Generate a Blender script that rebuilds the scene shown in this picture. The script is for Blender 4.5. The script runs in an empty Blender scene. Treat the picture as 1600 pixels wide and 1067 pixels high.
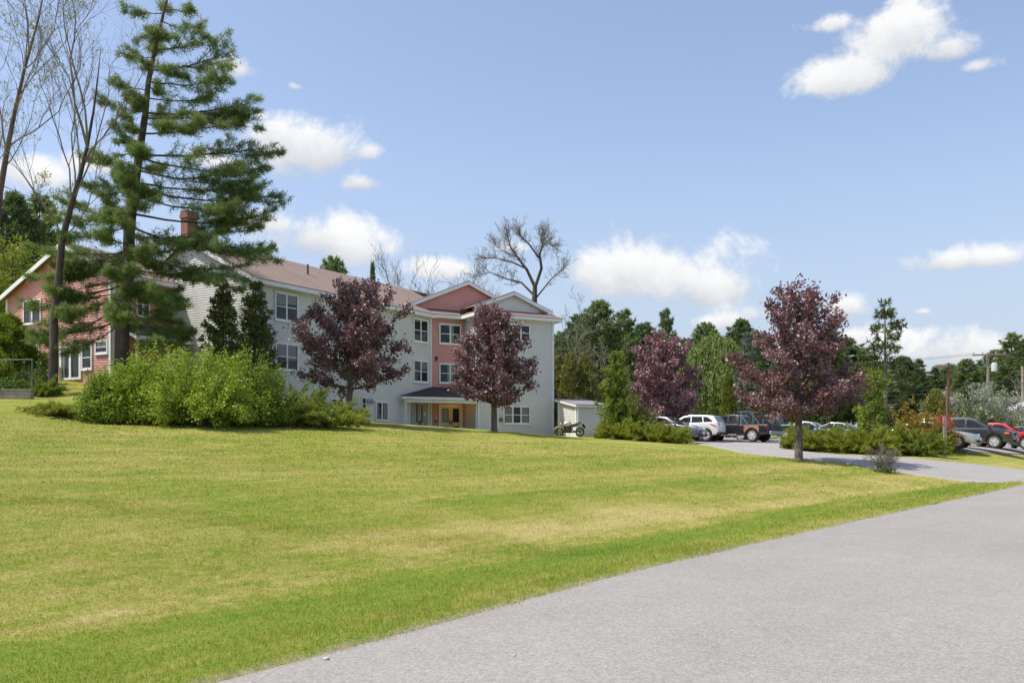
import bpy, bmesh, math, random
import numpy as np
from mathutils import Vector, Matrix, noise as mnoise

R = math.radians
SC = bpy.context.scene
COL = SC.collection

# ------------------------------------------------------------------ camera
EYE = 1.65
F, CX, HY = 1350.0, 800.0, 683.0            # measured focal length, centre and horizon of the photograph
cam_d = bpy.data.cameras.new('camera')
cam = bpy.data.objects.new('camera', cam_d)
COL.objects.link(cam)
cam.location = (0, 0, EYE)
cam.rotation_euler = (R(90), 0, 0)
cam_d.sensor_width = 36.0
cam_d.lens = 36.0 * F / 1600.0
cam_d.shift_y = (HY - 533.5) / 1600.0
cam_d.clip_start = 0.05
cam_d.clip_end = 3000
SC.camera = cam

# ------------------------------------------------------------------ exposure
SC.view_settings.view_transform = 'Standard'
SC.view_settings.look = 'None'
SC.view_settings.gamma = 1
SC.view_settings.use_curve_mapping = False
SC.view_settings.exposure = 0.69

# ------------------------------------------------------------------ sun
SUN_EL = R(58)
sun_vec = Vector((-1.0, -0.2, 0)).normalized()          # horizontal direction towards the sun
SUN_DIR = Vector((sun_vec.x * math.cos(SUN_EL), sun_vec.y * math.cos(SUN_EL), math.sin(SUN_EL)))
sd = bpy.data.lights.new('sun', 'SUN')
sd.energy = 3.2
sd.angle = R(0.5)
sd.color = (1.0, 0.94, 0.84)
sun = bpy.data.objects.new('sun', sd)
COL.objects.link(sun)
sun.location = (-40, -10, 60)
sun.rotation_euler = SUN_DIR.to_track_quat('Z', 'Y').to_euler()

# ------------------------------------------------------------------ node helpers
class NT:
    def __init__(s, tree): s.t = tree
    def n(s, typ, **kw):
        nd = s.t.nodes.new(typ)
        for k, v in kw.items(): setattr(nd, k, v)
        return nd
    def l(s, a, b): s.t.links.new(a, b)
    def setin(s, sock, v):
        if hasattr(v, 'is_output'): s.l(v, sock)
        elif isinstance(v, (tuple, list)) and sock.type == 'RGBA' and len(v) == 3: sock.default_value = (*v, 1)
        else: sock.default_value = v
    def math(s, op, a, b=None, c=None, clamp=False):
        nd = s.n('ShaderNodeMath', operation=op, use_clamp=clamp)
        s.setin(nd.inputs[0], a)
        if b is not None: s.setin(nd.inputs[1], b)
        if c is not None: s.setin(nd.inputs[2], c)
        return nd.outputs[0]
    def vmath(s, op, a, b=None):
        nd = s.n('ShaderNodeVectorMath', operation=op)
        s.setin(nd.inputs[0], a)
        if b is not None: s.setin(nd.inputs[1], b)
        return nd.outputs['Value'] if op in ('LENGTH', 'DOT_PRODUCT') else nd.outputs[0]
    def mix(s, fac, a, b, blend='MIX'):
        nd = s.n('ShaderNodeMix', data_type='RGBA', blend_type=blend)
        s.setin(nd.inputs[0], fac); s.setin(nd.inputs[6], a); s.setin(nd.inputs[7], b)
        return nd.outputs[2]
    def noise(s, vec, scale, detail=3, rough=0.5, dist=0.0):
        nd = s.n('ShaderNodeTexNoise')
        if vec is not None: s.l(vec, nd.inputs['Vector'])
        nd.inputs['Scale'].default_value = scale
        nd.inputs['Detail'].default_value = detail
        nd.inputs['Roughness'].default_value = rough
        nd.inputs['Distortion'].default_value = dist
        return nd.outputs['Fac']
    def ramp(s, fac, stops):
        nd = s.n('ShaderNodeValToRGB')
        e = nd.color_ramp.elements
        while len(e) < len(stops): e.new(0.5)
        for i, (p, c) in enumerate(stops):
            e[i].position = p; e[i].color = (*c, 1) if len(c) == 3 else c
        s.l(fac, nd.inputs[0])
        return nd.outputs[0]
    def smooth(s, v, lo, hi):
        nd = s.n('ShaderNodeMapRange', interpolation_type='SMOOTHSTEP')
        s.setin(nd.inputs[0], v)
        nd.inputs[1].default_value = lo; nd.inputs[2].default_value = hi
        nd.inputs[3].default_value = 0; nd.inputs[4].default_value = 1
        return nd.outputs[0]

# ------------------------------------------------------------------ world: clear spring sky with cumulus
W = bpy.data.worlds.new('World'); SC.world = W; W.use_nodes = True
w = NT(W.node_tree); W.node_tree.nodes.clear()
sky = w.n('ShaderNodeTexSky', sky_type='NISHITA')
sky.sun_disc = False
sky.sun_elevation = SUN_EL
sky.sun_rotation = math.atan2(sun_vec.x, sun_vec.y)
sky.altitude = 100; sky.air_density = 1.0; sky.dust_density = 1.2; sky.ozone_density = 1.2
geo = w.n('ShaderNodeTexCoord')
sep = w.n('ShaderNodeSeparateXYZ'); w.l(geo.outputs['Generated'], sep.inputs[0])
az = w.math('ARCTAN2', sep.outputs[0], sep.outputs[1])
el = w.math('ARCSINE', sep.outputs[2])
# wind-torn edges: the lookup position is shifted by noise of the direction
pos0 = w.n('ShaderNodeCombineXYZ'); w.l(az, pos0.inputs[0]); w.l(el, pos0.inputs[1])
CLOUDS = [  # azimuth, elevation, half width, half height in image-measured units, density
 (492, 238, 120, 66, 1.0), (425, 212, 62, 36, .9), (562, 288, 52, 24, .8), (575, 242, 40, 30, .8),
 (500, 380, 118, 56, 1.0), (428, 352, 72, 32, .85), (378, 112, 48, 28, .8), (462, 136, 26, 14, .65), (408, 182, 30, 16, .5),
 (1010, 432, 165, 72, 1.0), (1110, 456, 130, 56, .9), (940, 425, 88, 48, .9), (1200, 490, 90, 34, .6),
 (1405, 62, 105, 72, .95), (1330, 118, 85, 46, .9), (1480, 80, 78, 34, .8), (1300, 38, 70, 26, .55), (1525, 105, 60, 22, .5),
 (1492, 412, 112, 32, .95), (1560, 405, 60, 22, .7), (1312, 484, 55, 34, .8), (1445, 487, 28, 12, .4),
 (1530, 550, 190, 56, .85), (1350, 530, 140, 34, .6), (40, 272, 120, 44, .6), (150, 262, 80, 28, .5),
 (690, 422, 95, 30, .5), (800, 388, 80, 22, .3), (330, 250, 70, 30, .5), (1130, 505, 80, 28, .7),
 (-260, 200, 220, 80, .9), (1950, 300, 220, 70, .9), (1800, 120, 150, 60, .8), (-500, 420, 260, 70, .9), (2500, 420, 300, 80, .9)]
dmax = None; wsum = None; ysum = None
nz = w.noise(geo.outputs['Generated'], 12.0, 12, 0.66, 0.25)
nz2 = w.noise(geo.outputs['Generated'], 4.2, 3, 0.5, 0.3)
for (px, py, hw, hh, dn) in CLOUDS:
    a = math.atan2(px - CX, F); k = 1 / F * math.cos(a)
    e_ = math.atan2(HY - py, math.hypot(F, px - CX))
    dx = w.math('MULTIPLY', w.math('SUBTRACT', az, a), 1 / (hw * k * math.cos(a)))
    dy = w.math('MULTIPLY', w.math('SUBTRACT', el, e_), 1 / (hh * k))
    dy2 = w.math('MAXIMUM', dy, w.math('MULTIPLY', dy, -1.55))
    r2 = w.math('ADD', w.math('MULTIPLY', dx, dx), w.math('MULTIPLY', dy2, dy2))
    d = w.math('MULTIPLY', w.math('SUBTRACT', 1.0, w.math('SQRT', r2)), 1.0)
    d = w.math('SUBTRACT', d, (1 - dn) * 0.62)
    wt = w.math('POWER', w.math('MAXIMUM', w.math('ADD', d, 0.35), 0.0), 2.0)
    wy = w.math('MULTIPLY', wt, dy)
    dmax = d if dmax is None else w.math('SMOOTH_MAX', dmax, d, 0.25)
    wsum = wt if wsum is None else w.math('ADD', wsum, wt)
    ysum = wy if ysum is None else w.math('ADD', ysum, wy)
dens = w.math('ADD', dmax, w.math('MULTIPLY', w.math('SUBTRACT', nz, 0.5), 2.5))
dens = w.math('ADD', dens, w.math('MULTIPLY', w.math('SUBTRACT', nz2, 0.5), 0.7))
cov = w.smooth(dens, 0.0, 0.58)
rely = w.math('DIVIDE', ysum, w.math('ADD', wsum, 0.02))
shade = w.smooth(w.math('ADD', rely, w.math('MULTIPLY', w.math('SUBTRACT', nz, 0.5), 1.6)), -0.85, 0.55)
ccol = w.mix(shade, (2.25, 2.4, 2.65), (4.3, 4.27, 4.22))
skyc = w.mix(1.0, sky.outputs[0], (0.96, 0.89, 0.88), 'MULTIPLY')
# thin bright haze towards the horizon is part of the air itself
hz = w.smooth(el, 0.36, 0.02)
skyh = w.mix(w.math('ADD', w.math('MULTIPLY', hz, 0.62), 0.17), skyc, (2.02, 2.36, 2.92))
allc = w.mix(w.math('MULTIPLY', cov, 0.93), skyh, ccol)
bg = w.n('ShaderNodeBackground'); bg.inputs[1].default_value = 0.148
w.l(allc, bg.inputs[0])
wo = w.n('ShaderNodeOutputWorld'); w.l(bg.outputs[0], wo.inputs[0])

# ------------------------------------------------------------------ materials
def new_mat(name):
    m = bpy.data.materials.new(name); m.use_nodes = True
    m.node_tree.nodes.clear()
    return m, NT(m.node_tree)

def out(t, sh):
    o = t.n('ShaderNodeOutputMaterial'); t.l(sh, o.inputs[0]); return o

def pbsdf(t, col, rough=0.6, metal=0.0, spec=0.5, coat=0.0, normal=None):
    p = t.n('ShaderNodeBsdfPrincipled')
    t.setin(p.inputs['Base Color'], col); t.setin(p.inputs['Roughness'], rough)
    p.inputs['Metallic'].default_value = metal
    p.inputs['Specular IOR Level'].default_value = spec
    p.inputs['Coat Weight'].default_value = coat
    p.inputs['Coat Roughness'].default_value = 0.06
    if normal is not None: t.l(normal, p.inputs['Normal'])
    return p

def bump(t, h, strength, dist):
    b = t.n('ShaderNodeBump'); b.inputs['Strength'].default_value = strength
    b.inputs['Distance'].default_value = dist; t.l(h, b.inputs['Height'])
    return b.outputs[0]

def worn(name, c1, c2=None, rough=0.6, scale=2.0, metal=0.0, spec=0.4, coat=0.0, bumpd=0.0, stretch=(1, 1, 1)):
    """paint, board or metal with broad weathering between two of its own colours"""
    m, t = new_mat(name)
    if c2 is None: c2 = tuple(x * 0.82 for x in c1)
    tc = t.n('ShaderNodeTexCoord')
    mp = t.n('ShaderNodeMapping'); mp.inputs['Scale'].default_value = stretch
    t.l(tc.outputs['Object'], mp.inputs[0])
    f = t.noise(mp.outputs[0], scale, 5, 0.6)
    fs = t.smooth(f, 0.32, 0.68)
    rn = t.math('ADD', rough - 0.06, t.math('MULTIPLY', f, 0.12))
    nrm = bump(t, t.noise(mp.outputs[0], scale * 14, 3, 0.6), 0.6, bumpd) if bumpd else None
    p = pbsdf(t, t.mix(fs, c1, c2), rn, metal, spec, coat, nrm)
    out(t, p.outputs[0])
    return m

def leafmat(name, stops, trans=(.1, .2, .02), tfac=0.3, rough=0.5, clump=0.8, spec=0.35, amt=0.45):
    """leaves: colour varies leaf by leaf and clump by clump, some light passes through"""
    m, t = new_mat(name)
    g = t.n('ShaderNodeNewGeometry'); tc = t.n('ShaderNodeTexCoord')
    cl = t.smooth(t.noise(tc.outputs['Object'], clump, 3, 0.6), 0.3, 0.7)
    f = t.math('ADD', t.math('MULTIPLY', g.outputs['Random Per Island'], 1 - amt), t.math('MULTIPLY', cl, amt))
    c = t.ramp(f, stops)
    p = pbsdf(t, c, rough, 0, spec)
    tr = t.n('ShaderNodeBsdfTranslucent'); t.setin(tr.inputs[0], trans)
    mx = t.n('ShaderNodeMixShader'); mx.inputs[0].default_value = tfac
    t.l(p.outputs[0], mx.inputs[1]); t.l(tr.outputs[0], mx.inputs[2])
    out(t, mx.outputs[0])
    return m

def bark(name, c1, c2, scale=3.0):
    m, t = new_mat(name)
    tc = t.n('ShaderNodeTexCoord')
    mp = t.n('ShaderNodeMapping'); mp.inputs['Scale'].default_value = (1, 1, .25)
    t.l(tc.outputs['Object'], mp.inputs[0])
    f = t.noise(mp.outputs[0], scale * 3, 5, 0.65, 0.3)
    f2 = t.noise(tc.outputs['Object'], scale * .3, 3, 0.5)
    c = t.mix(t.smooth(t.math('ADD', t.math('MULTIPLY', f, .6), t.math('MULTIPLY', f2, .4)), .35, .65), c1, c2)
    p = pbsdf(t, c, 0.9, 0, 0.2, 0, bump(t, f, 0.9, 0.03))
    out(t, p.outputs[0])
    return m

M = {}
M['siding_white'] = worn('white_clapboard', (.69, .68, .65), (.61, .602, .575), .55, .35, bumpd=.002)
M['siding_red'] = worn('brick_red_clapboard', (.67, .325, .285), (.60, .285, .25), .55, .5, bumpd=.002)
M['trim'] = worn('white_trim_paint', (.80, .81, .82), (.72, .73, .74), .5, 1.2)
M['grey_door'] = worn('grey_door_paint', (.36, .37, .36), (.32, .33, .32), .5, 2)
M['yellow_door'] = worn('yellow_door_paint', (.66, .55, .30), (.60, .49, .26), .5, 3)
M['brick'] = worn('chimney_brick', (.36, .11, .07), (.25, .075, .05), .85, 6, bumpd=.01)
M['dark_metal'] = worn('dark_metal', (.05, .05, .052), (.035, .035, .037), .45, 5)
M['grey_metal'] = worn('galvanised_metal', (.42, .44, .46), (.33, .35, .37), .42, 3, metal=.6)
M['steel'] = worn('bright_steel', (.62, .62, .62), (.5, .5, .5), .3, 8, metal=.9)
M['pole_wood'] = worn('weathered_pole_wood', (.33, .27, .22), (.23, .18, .145), .9, 2, stretch=(6, 6, .5), bumpd=.004)
M['brown_post'] = worn('brown_stained_post', (.21, .115, .075), (.15, .085, .06), .8, 3, stretch=(6, 6, .5), bumpd=.003)
M['grey_post'] = worn('grey_weathered_post', (.36, .31, .27), (.25, .21, .18), .9, 3, stretch=(6, 6, .5), bumpd=.004)
M['sign_red'] = worn('faded_red_sign', (.64, .06, .05), (.55, .06, .05), .45, 4)
M['tyre'] = worn('tyre_rubber', (.035, .034, .033), (.075, .068, .06), .85, 5)
M['rubber'] = worn('black_plastic', (.022, .022, .023), (.03, .03, .031), .6, 5)
M['rim'] = worn('alloy_rim', (.62, .62, .63), (.5, .5, .51), .3, 4, metal=.25)
M['plate'] = worn('number_plate', (.7, .72, .7), (.62, .65, .66), .4, 9)
M['stone'] = worn('pale_stone', (.5, .48, .43), (.4, .38, .34), .9, 30, bumpd=.003)
M['concrete'] = worn('old_concrete', (.33, .30, .26), (.22, .19, .16), .9, 2, bumpd=.006)
M['wire'] = worn('black_wire', (.03, .03, .035), (.045, .045, .05), .6, 1)
M['blind'] = worn('window_blind', (.20, .20, .20), (.15, .15, .155), .3, 4, stretch=(.5, .5, 30), spec=.5)
M['curtain'] = worn('window_curtain', (.22, .24, .20), (.12, .15, .11), .3, 5, stretch=(8, 8, .6), spec=.5)
M['chair_plastic'] = worn('green_plastic', (.16, .25, .22), (.13, .21, .19), .45, 4)
M['bone'] = worn('dry_twig', (.25, .17, .10), (.18, .12, .07), .9, 30)

def glass_mat(name, c=(.016, .018, .02), rough=.03):
    m, t = new_mat(name)
    tc = t.n('ShaderNodeTexCoord')
    f = t.noise(tc.outputs['Object'], 1.3, 3, .6)
    nrm = bump(t, t.noise(tc.outputs['Object'], .9, 1, .5), .25, .02)
    p = pbsdf(t, t.mix(t.smooth(f, .35, .7), c, tuple(x * 2.2 for x in c)), rough, 0, .36, 0, nrm)
    out(t, p.outputs[0]); return m
M['glass'] = glass_mat('window_glass')
M['car_glass'] = glass_mat('tinted_car_glass', (.012, .014, .015), .02)
M['lens'] = glass_mat('clear_lamp_lens', (.28, .29, .3), .05)
M['red_lens'] = worn('red_lamp_lens', (.5, .012, .012), (.36, .01, .01), .15, 6, coat=.6)
M['amber_lens'] = worn('amber_lamp_lens', (.8, .25, .03), (.6, .18, .02), .15, 6, coat=.6)

def paint(name, c, metal=.25, rough=.35, dirt=(.2, .17, .14)):
    m, t = new_mat(name)
    tc = t.n('ShaderNodeTexCoord')
    sp = t.n('ShaderNodeSeparateXYZ'); t.l(tc.outputs['Object'], sp.inputs[0])
    low = t.smooth(t.math('ADD', sp.outputs[2], t.math('MULTIPLY', t.noise(tc.outputs['Object'], 3, 4, .6), .5)), .95, .35)
    c_ = t.mix(t.math('MULTIPLY', low, .38), c, dirt)
    p = pbsdf(t, c_, t.math('ADD', rough, t.math('MULTIPLY', low, .25)), metal, .5, .8)
    out(t, p.outputs[0]); return m

def roof_mat(name, c1, c2, c3):
    """asphalt shingles: courses and tabs in staggered rows, streaked by age"""
    m, t = new_mat(name)
    uv = t.n('ShaderNodeUVMap'); uv.uv_map = 'UVMap'
    bt = t.n('ShaderNodeTexBrick', offset=.5)
    t.l(uv.outputs[0], bt.inputs[0])
    bt.inputs['Color1'].default_value = (0, 0, 0, 1); bt.inputs['Color2'].default_value = (1, 1, 1, 1)
    bt.inputs['Mortar'].default_value = (.2, .2, .2, 1)
    bt.inputs['Scale'].default_value = 1.0; bt.inputs['Mortar Size'].default_value = .012
    bt.inputs['Brick Width'].default_value = .32; bt.inputs['Row Height'].default_value = .15
    bw = t.n('ShaderNodeRGBToBW'); t.l(bt.outputs[0], bw.inputs[0])
    big = t.noise(uv.outputs[0], .5, 5, .6)
    mp = t.n('ShaderNodeMapping'); mp.inputs['Scale'].default_value = (2.2, .18, 1); t.l(uv.outputs[0], mp.inputs[0])
    st = t.noise(mp.outputs[0], 1.0, 4, .6)
    c = t.mix(t.smooth(big, .3, .7), c1, c2)
    c = t.mix(t.math('MULTIPLY', t.smooth(st, .45, .75), .6), c, c3)
    c = t.mix(.22, c, t.mix(bw.outputs[0], tuple(x * .72 for x in c1), c1))
    c = t.mix(t.math('MULTIPLY', bt.outputs['Fac'], .45), c, tuple(x * .5 for x in c3))
    p = pbsdf(t, c, .9, 0, .2, 0, bump(t, bw.outputs[0], .5, .012))
    out(t, p.outputs[0]); return m
M['roof'] = roof_mat('pinkish_brown_shingles', (.315, .235, .195), (.27, .20, .168), (.205, .157, .135))
M['roof_dark'] = roof_mat('dark_brown_shingles', (.095, .075, .075), (.07, .055, .058), (.05, .042, .045))
M['roof_grey'] = roof_mat('grey_shingles', (.30, .29, .30), (.25, .24, .25), (.2, .19, .2))

M['bark_dark'] = bark('dark_bark', (.062, .050, .043), (.125, .102, .086))
M['bark_grey'] = bark('grey_bark', (.16, .14, .12), (.28, .25, .21))
M['bark_pale'] = bark('pale_bark', (.30, .27, .23), (.42, .38, .32))
M['bark_maple'] = bark('maple_bark', (.095, .08, .068), (.19, .165, .14))
M['bark_brown'] = bark('brown_bark', (.10, .07, .05), (.17, .12, .09))

M['leaf_purple'] = leafmat('purple_maple_leaves', [(0, (.062, .034, .041)), (.42, (.165, .092, .104)), (.8, (.32, .205, .222)), (1, (.50, .38, .40))],
                           (.26, .085, .08), .25, .44, .9, .6)
M['leaf_red_purple'] = leafmat('reddish_purple_maple_leaves', [(0, (.11, .058, .068)), (.4, (.25, .138, .155)), (.8, (.39, .255, .275)), (1, (.53, .40, .41))],
                           (.37, .12, .12), .24, .44, .9, .6)
M['needle_pine'] = leafmat('white_pine_needles', [(0, (.07, .112, .040)), (.5, (.14, .205, .062)), (1, (.25, .32, .09))], (.24, .33, .08), .36, .55, .5, amt=.55)
M['needle_dark'] = leafmat('dark_pine_needles', [(0, (.056, .092, .042)), (.5, (.112, .166, .063)), (1, (.205, .265, .098))], (.15, .21, .06), .3, .6, .35, amt=.55)
M['needle_wood'] = leafmat('wood_pine_needles', [(0, (.07, .112, .044)), (.5, (.145, .20, .070)), (1, (.26, .315, .105))], (.20, .27, .07), .34, .6, .35, amt=.55)
M['needle_blue'] = leafmat('blue_spruce_needles', [(0, (.09, .13, .10)), (.5, (.17, .22, .16)), (1, (.28, .33, .24))], (.1, .15, .08), .2, .6, .5)
M['needle_olive'] = leafmat('olive_pine_needles', [(0, (.04, .06, .018)), (.5, (.09, .115, .03)), (1, (.17, .19, .055))], (.12, .15, .03), .25, .6, .5)
M['leaf_bright'] = leafmat('bright_spring_leaves', [(0, (.11, .16, .015)), (.45, (.26, .35, .035)), (.8, (.40, .50, .065)), (1, (.54, .60, .13))], (.30, .42, .03), .35, .5, .7)
M['leaf_spring'] = leafmat('yellow_green_leaves', [(0, (.07, .10, .008)), (.5, (.17, .22, .015)), (1, (.33, .36, .03))], (.3, .36, .03), .35, .5, .6)
M['leaf_mid'] = leafmat('mid_green_leaves', [(0, (.03, .065, .012)), (.5, (.075, .14, .02)), (1, (.15, .23, .04))], (.15, .25, .03), .3, .5, .6)
M['leaf_willow'] = leafmat('willow_leaves', [(0, (.10, .14, .035)), (.5, (.19, .25, .065)), (1, (.31, .37, .11))], (.22, .3, .05), .3, .55, .4)
M['juniper'] = leafmat('juniper_sprays', [(0, (.085, .10, .014)), (.4, (.22, .255, .028)), (.85, (.38, .42, .055)), (1, (.42, .29, .11))], (.34, .38, .04), .3, .6, 1.2)
M['juniper_green'] = leafmat('green_juniper_sprays', [(0, (.055, .085, .016)), (.45, (.15, .205, .03)), (1, (.33, .40, .06))], (.26, .33, .04), .3, .6, .9, amt=.55)
M['arborvitae'] = leafmat('arborvitae_sprays', [(0, (.11, .12, .028)), (.5, (.23, .24, .055)), (1, (.36, .34, .10))], (.14, .14, .03), .2, .6, 1.0)
M['arborvitae_dark'] = leafmat('dark_arborvitae_sprays', [(0, (.042, .062, .020)), (.5, (.115, .15, .042)), (1, (.25, .28, .08))], (.08, .1, .02), .15, .6, .8)
M['arborvitae_bright'] = leafmat('bright_arborvitae_sprays', [(0, (.06, .085, .008)), (.5, (.13, .165, .015)), (1, (.22, .25, .025))], (.18, .2, .02), .2, .6, 1.0)
M['leaf_orange'] = leafmat('orange_green_spring_leaves', [(0, (.13, .10, .015)), (.4, (.26, .19, .025)), (.7, (.38, .22, .05)), (1, (.22, .26, .03))], (.35, .25, .03), .3, .55, 1.2, amt=.3)
M['blossom'] = leafmat('white_blossom', [(0, (.12, .17, .06)), (.55, (.24, .28, .16)), (.75, (.42, .41, .37)), (1, (.60, .58, .56))], (.5, .5, .45), .3, .7, .8, amt=.25)
M['rhodo'] = leafmat('rhododendron_leaves', [(0, (.03, .06, .015)), (.6, (.08, .13, .03)), (1, (.2, .24, .12))], (.1, .18, .03), .2, .4, .9)
M['bud'] = leafmat('opening_leaf_buds', [(0, (.2, .22, .02)), (1, (.38, .40, .05))], (.35, .4, .05), .35, .5, .5)

# ------------------------------------------------------------------ mesh builder
class MB:
    def __init__(s): s.v = []; s.f = []; s.uv = None
    def add(s, vs, fs):
        o = len(s.v); s.v += [tuple(p) for p in vs]; s.f += [tuple(i + o for i in f) for f in fs]
        return s
    def box(s, c, size, M4=None, bev=0.0):
        x, y, z = (k / 2 for k in size)
        if bev > 0:
            b = min(bev, x * .9, y * .9, z * .9)
            vs = []
            for sx in (-1, 1):
                for sy in (-1, 1):
                    for sz in (-1, 1):
                        vs += [(sx * x, sy * (y - b), sz * (z - b)), (sx * (x - b), sy * y, sz * (z - b)), (sx * (x - b), sy * (y - b), sz * z)]
            bm = bmesh.new(); bv = [bm.verts.new(v) for v in vs]
            bmesh.ops.convex_hull(bm, input=bv)
            bm.verts.index_update()
            vs = [v.co.copy() for v in bm.verts]; fs = [[v.index for v in f.verts] for f in bm.faces]
            bm.free()
        else:
            vs = [Vector((sx * x, sy * y, sz * z)) for sx in (-1, 1) for sy in (-1, 1) for sz in (-1, 1)]
            fs = [(0, 1, 3, 2), (4, 6, 7, 5), (0, 4, 5, 1), (2, 3, 7, 6), (0, 2, 6, 4), (1, 5, 7, 3)]
        vs = [Vector(v) for v in vs]
        if M4 is not None: vs = [M4 @ (v + Vector(c)) for v in vs]
        else: vs = [v + Vector(c) for v in vs]
        return s.add(vs, fs)
    def bar(s, a, b, wd, ht, up=(0, 0, 1)):
        a, b = Vector(a), Vector(b); d = (b - a); L = d.length; d.normalize()
        up = Vector(up); sd_ = d.cross(up)
        if sd_.length < 1e-4: sd_ = d.cross(Vector((1, 0, 0)))
        sd_.normalize(); u = sd_.cross(d).normalized()
        vs = [p + sd_ * (i * wd / 2) + u * (j * ht / 2) for p in (a, b) for i in (-1, 1) for j in (-1, 1)]
        return s.add(vs, [(0, 1, 3, 2), (4, 6, 7, 5), (0, 4, 5, 1), (2, 3, 7, 6), (0, 2, 6, 4), (1, 5, 7, 3)])
    def tube(s, pts, rad, n=8, cap=True):
        pts = [Vector(p) for p in pts]
        if not hasattr(rad, '__len__'): rad = [rad] * len(pts)
        vs, fs = [], []
        t0 = (pts[1] - pts[0]).normalized()
        a = t0.cross(Vector((0, 0, 1)))
        if a.length < .05: a = t0.cross(Vector((1, 0, 0)))
        a.normalize()
        for i, p in enumerate(pts):
            t = (pts[min(i + 1, len(pts) - 1)] - pts[max(i - 1, 0)])
            t = t.normalized() if t.length > 1e-9 else t0
            a = (a - t * a.dot(t))
            a = a.normalized() if a.length > 1e-6 else t.orthogonal().normalized()
            b = t.cross(a)
            for k in range(n):
                an = 2 * math.pi * k / n
                vs.append(p + (a * math.cos(an) + b * math.sin(an)) * rad[i])
        for i in range(len(pts) - 1):
            for k in range(n):
                k2 = (k + 1) % n
                fs.append((i * n + k, i * n + k2, (i + 1) * n + k2, (i + 1) * n + k))
        if cap:
            fs.append(tuple(reversed(range(n)))); fs.append(tuple(range((len(pts) - 1) * n, len(pts) * n)))
        return s.add(vs, fs)
    def prism(s, outline, M4, depth, z0=0.0):
        """outline (u,v) in the plane of M4's x,y; extruded along its z from z0 to z0+depth"""
        n = len(outline)
        vs = [M4 @ Vector((u, v, z0)) for u, v in outline] + [M4 @ Vector((u, v, z0 + depth)) for u, v in outline]
        fs = [tuple(reversed(range(n))), tuple(range(n, 2 * n))] + [(i, (i + 1) % n, n + (i + 1) % n, n + i) for i in range(n)]
        return s.add(vs, fs)
    def lathe(s, prof, M4, n=20, ring=False):
        """profile (radius, axial) turned about M4's z axis"""
        vs = []; m = len(prof)
        for r_, z_ in prof:
            for k in range(n):
                an = 2 * math.pi * k / n
                vs.append(M4 @ Vector((r_ * math.cos(an), r_ * math.sin(an), z_)))
        fs = [(i * n + k, i * n + (k + 1) % n, (i + 1) * n + (k + 1) % n, (i + 1) * n + k) for i in range(m - 1) for k in range(n)]
        if ring: fs += [((m - 1) * n + k, (m - 1) * n + (k + 1) % n, (k + 1) % n, k) for k in range(n)]
        else: fs.append(tuple(reversed(range(n)))); fs.append(tuple(range((m - 1) * n, m * n)))
        return s.add(vs, fs)
    def build(s, name, mat, parent=None, smooth=False, bevel=0.0, loc=None):
        me = bpy.data.meshes.new(name)
        o = bpy.data.objects.new(name, me); COL.objects.link(o)
        org = Vector((0, 0, 0))
        if parent is not None:
            o.parent = parent
            org = ABS.get(parent.name, Vector((0, 0, 0)))
        if loc is not None: o.location = loc; org = org + Vector(loc)
        me.from_pydata([tuple(Vector(v) - org) for v in s.v] if org.length > 0 else s.v, [], s.f)
        ABS[o.name] = org
        bm = bmesh.new(); bm.from_mesh(me)
        bmesh.ops.recalc_face_normals(bm, faces=bm.faces)
        if bevel > 0:
            es = [e for e in bm.edges if len(e.link_faces) == 2 and e.calc_face_angle(0) > R(30)]
            bmesh.ops.bevel(bm, geom=es, offset=bevel, segments=2, affect='EDGES', profile=.6)
        bm.to_mesh(me); bm.free()
        me.materials.append(mat)
        if smooth:
            me.polygons.foreach_set('use_smooth', [True] * len(me.polygons))
            try: me.set_sharp_from_angle(angle=R(38))
            except Exception: pass
        return o
ABS = {}

def tag(o, label=None, cat=None, group=None, kind=None):
    if label: o['label'] = label
    if cat: o['category'] = cat
    if group: o['group'] = group
    if kind: o['kind'] = kind
    return o

def empty(name, loc, label, cat, group=None, rz=0.0, absolute=False):
    o = bpy.data.objects.new(name, None); COL.objects.link(o)
    o.location = loc; o.rotation_euler = (0, 0, rz); o.empty_display_size = .3
    if absolute: ABS[o.name] = Vector(loc)          # children given in world coordinates
    return tag(o, label, cat, group)

def np_mesh(name, V, k, mat, parent=None, attrs=None, smooth=False):
    """V: (n*k,3) array, n faces of k corners each"""
    V = np.asarray(V, dtype=np.float32).reshape(-1, 3); nf = len(V) // k
    me = bpy.data.meshes.new(name)
    me.vertices.add(len(V)); me.vertices.foreach_set('co', V.ravel())
    me.loops.add(len(V)); me.loops.foreach_set('vertex_index', np.arange(len(V), dtype=np.int32))
    me.polygons.add(nf); me.polygons.foreach_set('loop_start', np.arange(0, len(V), k, dtype=np.int32))
    me.update(calc_edges=True)
    if attrs:
        for an, av in attrs.items():
            a = me.attributes.new(an, 'FLOAT', 'POINT'); a.data.foreach_set('value', np.asarray(av, dtype=np.float32))
    me.materials.append(mat)
    o = bpy.data.objects.new(name, me); COL.objects.link(o)
    if parent is not None: o.parent = parent
    return o

def copy_tree(o, parent=None):
    c = o.copy(); COL.objects.link(c)
    if parent is not None: c.parent = parent
    for ch in o.children: copy_tree(ch, c)
    return c

def P(px, py, Y):
    return Vector(((px - CX) / F * Y, Y, EYE - (py - HY) / F * Y))

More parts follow.
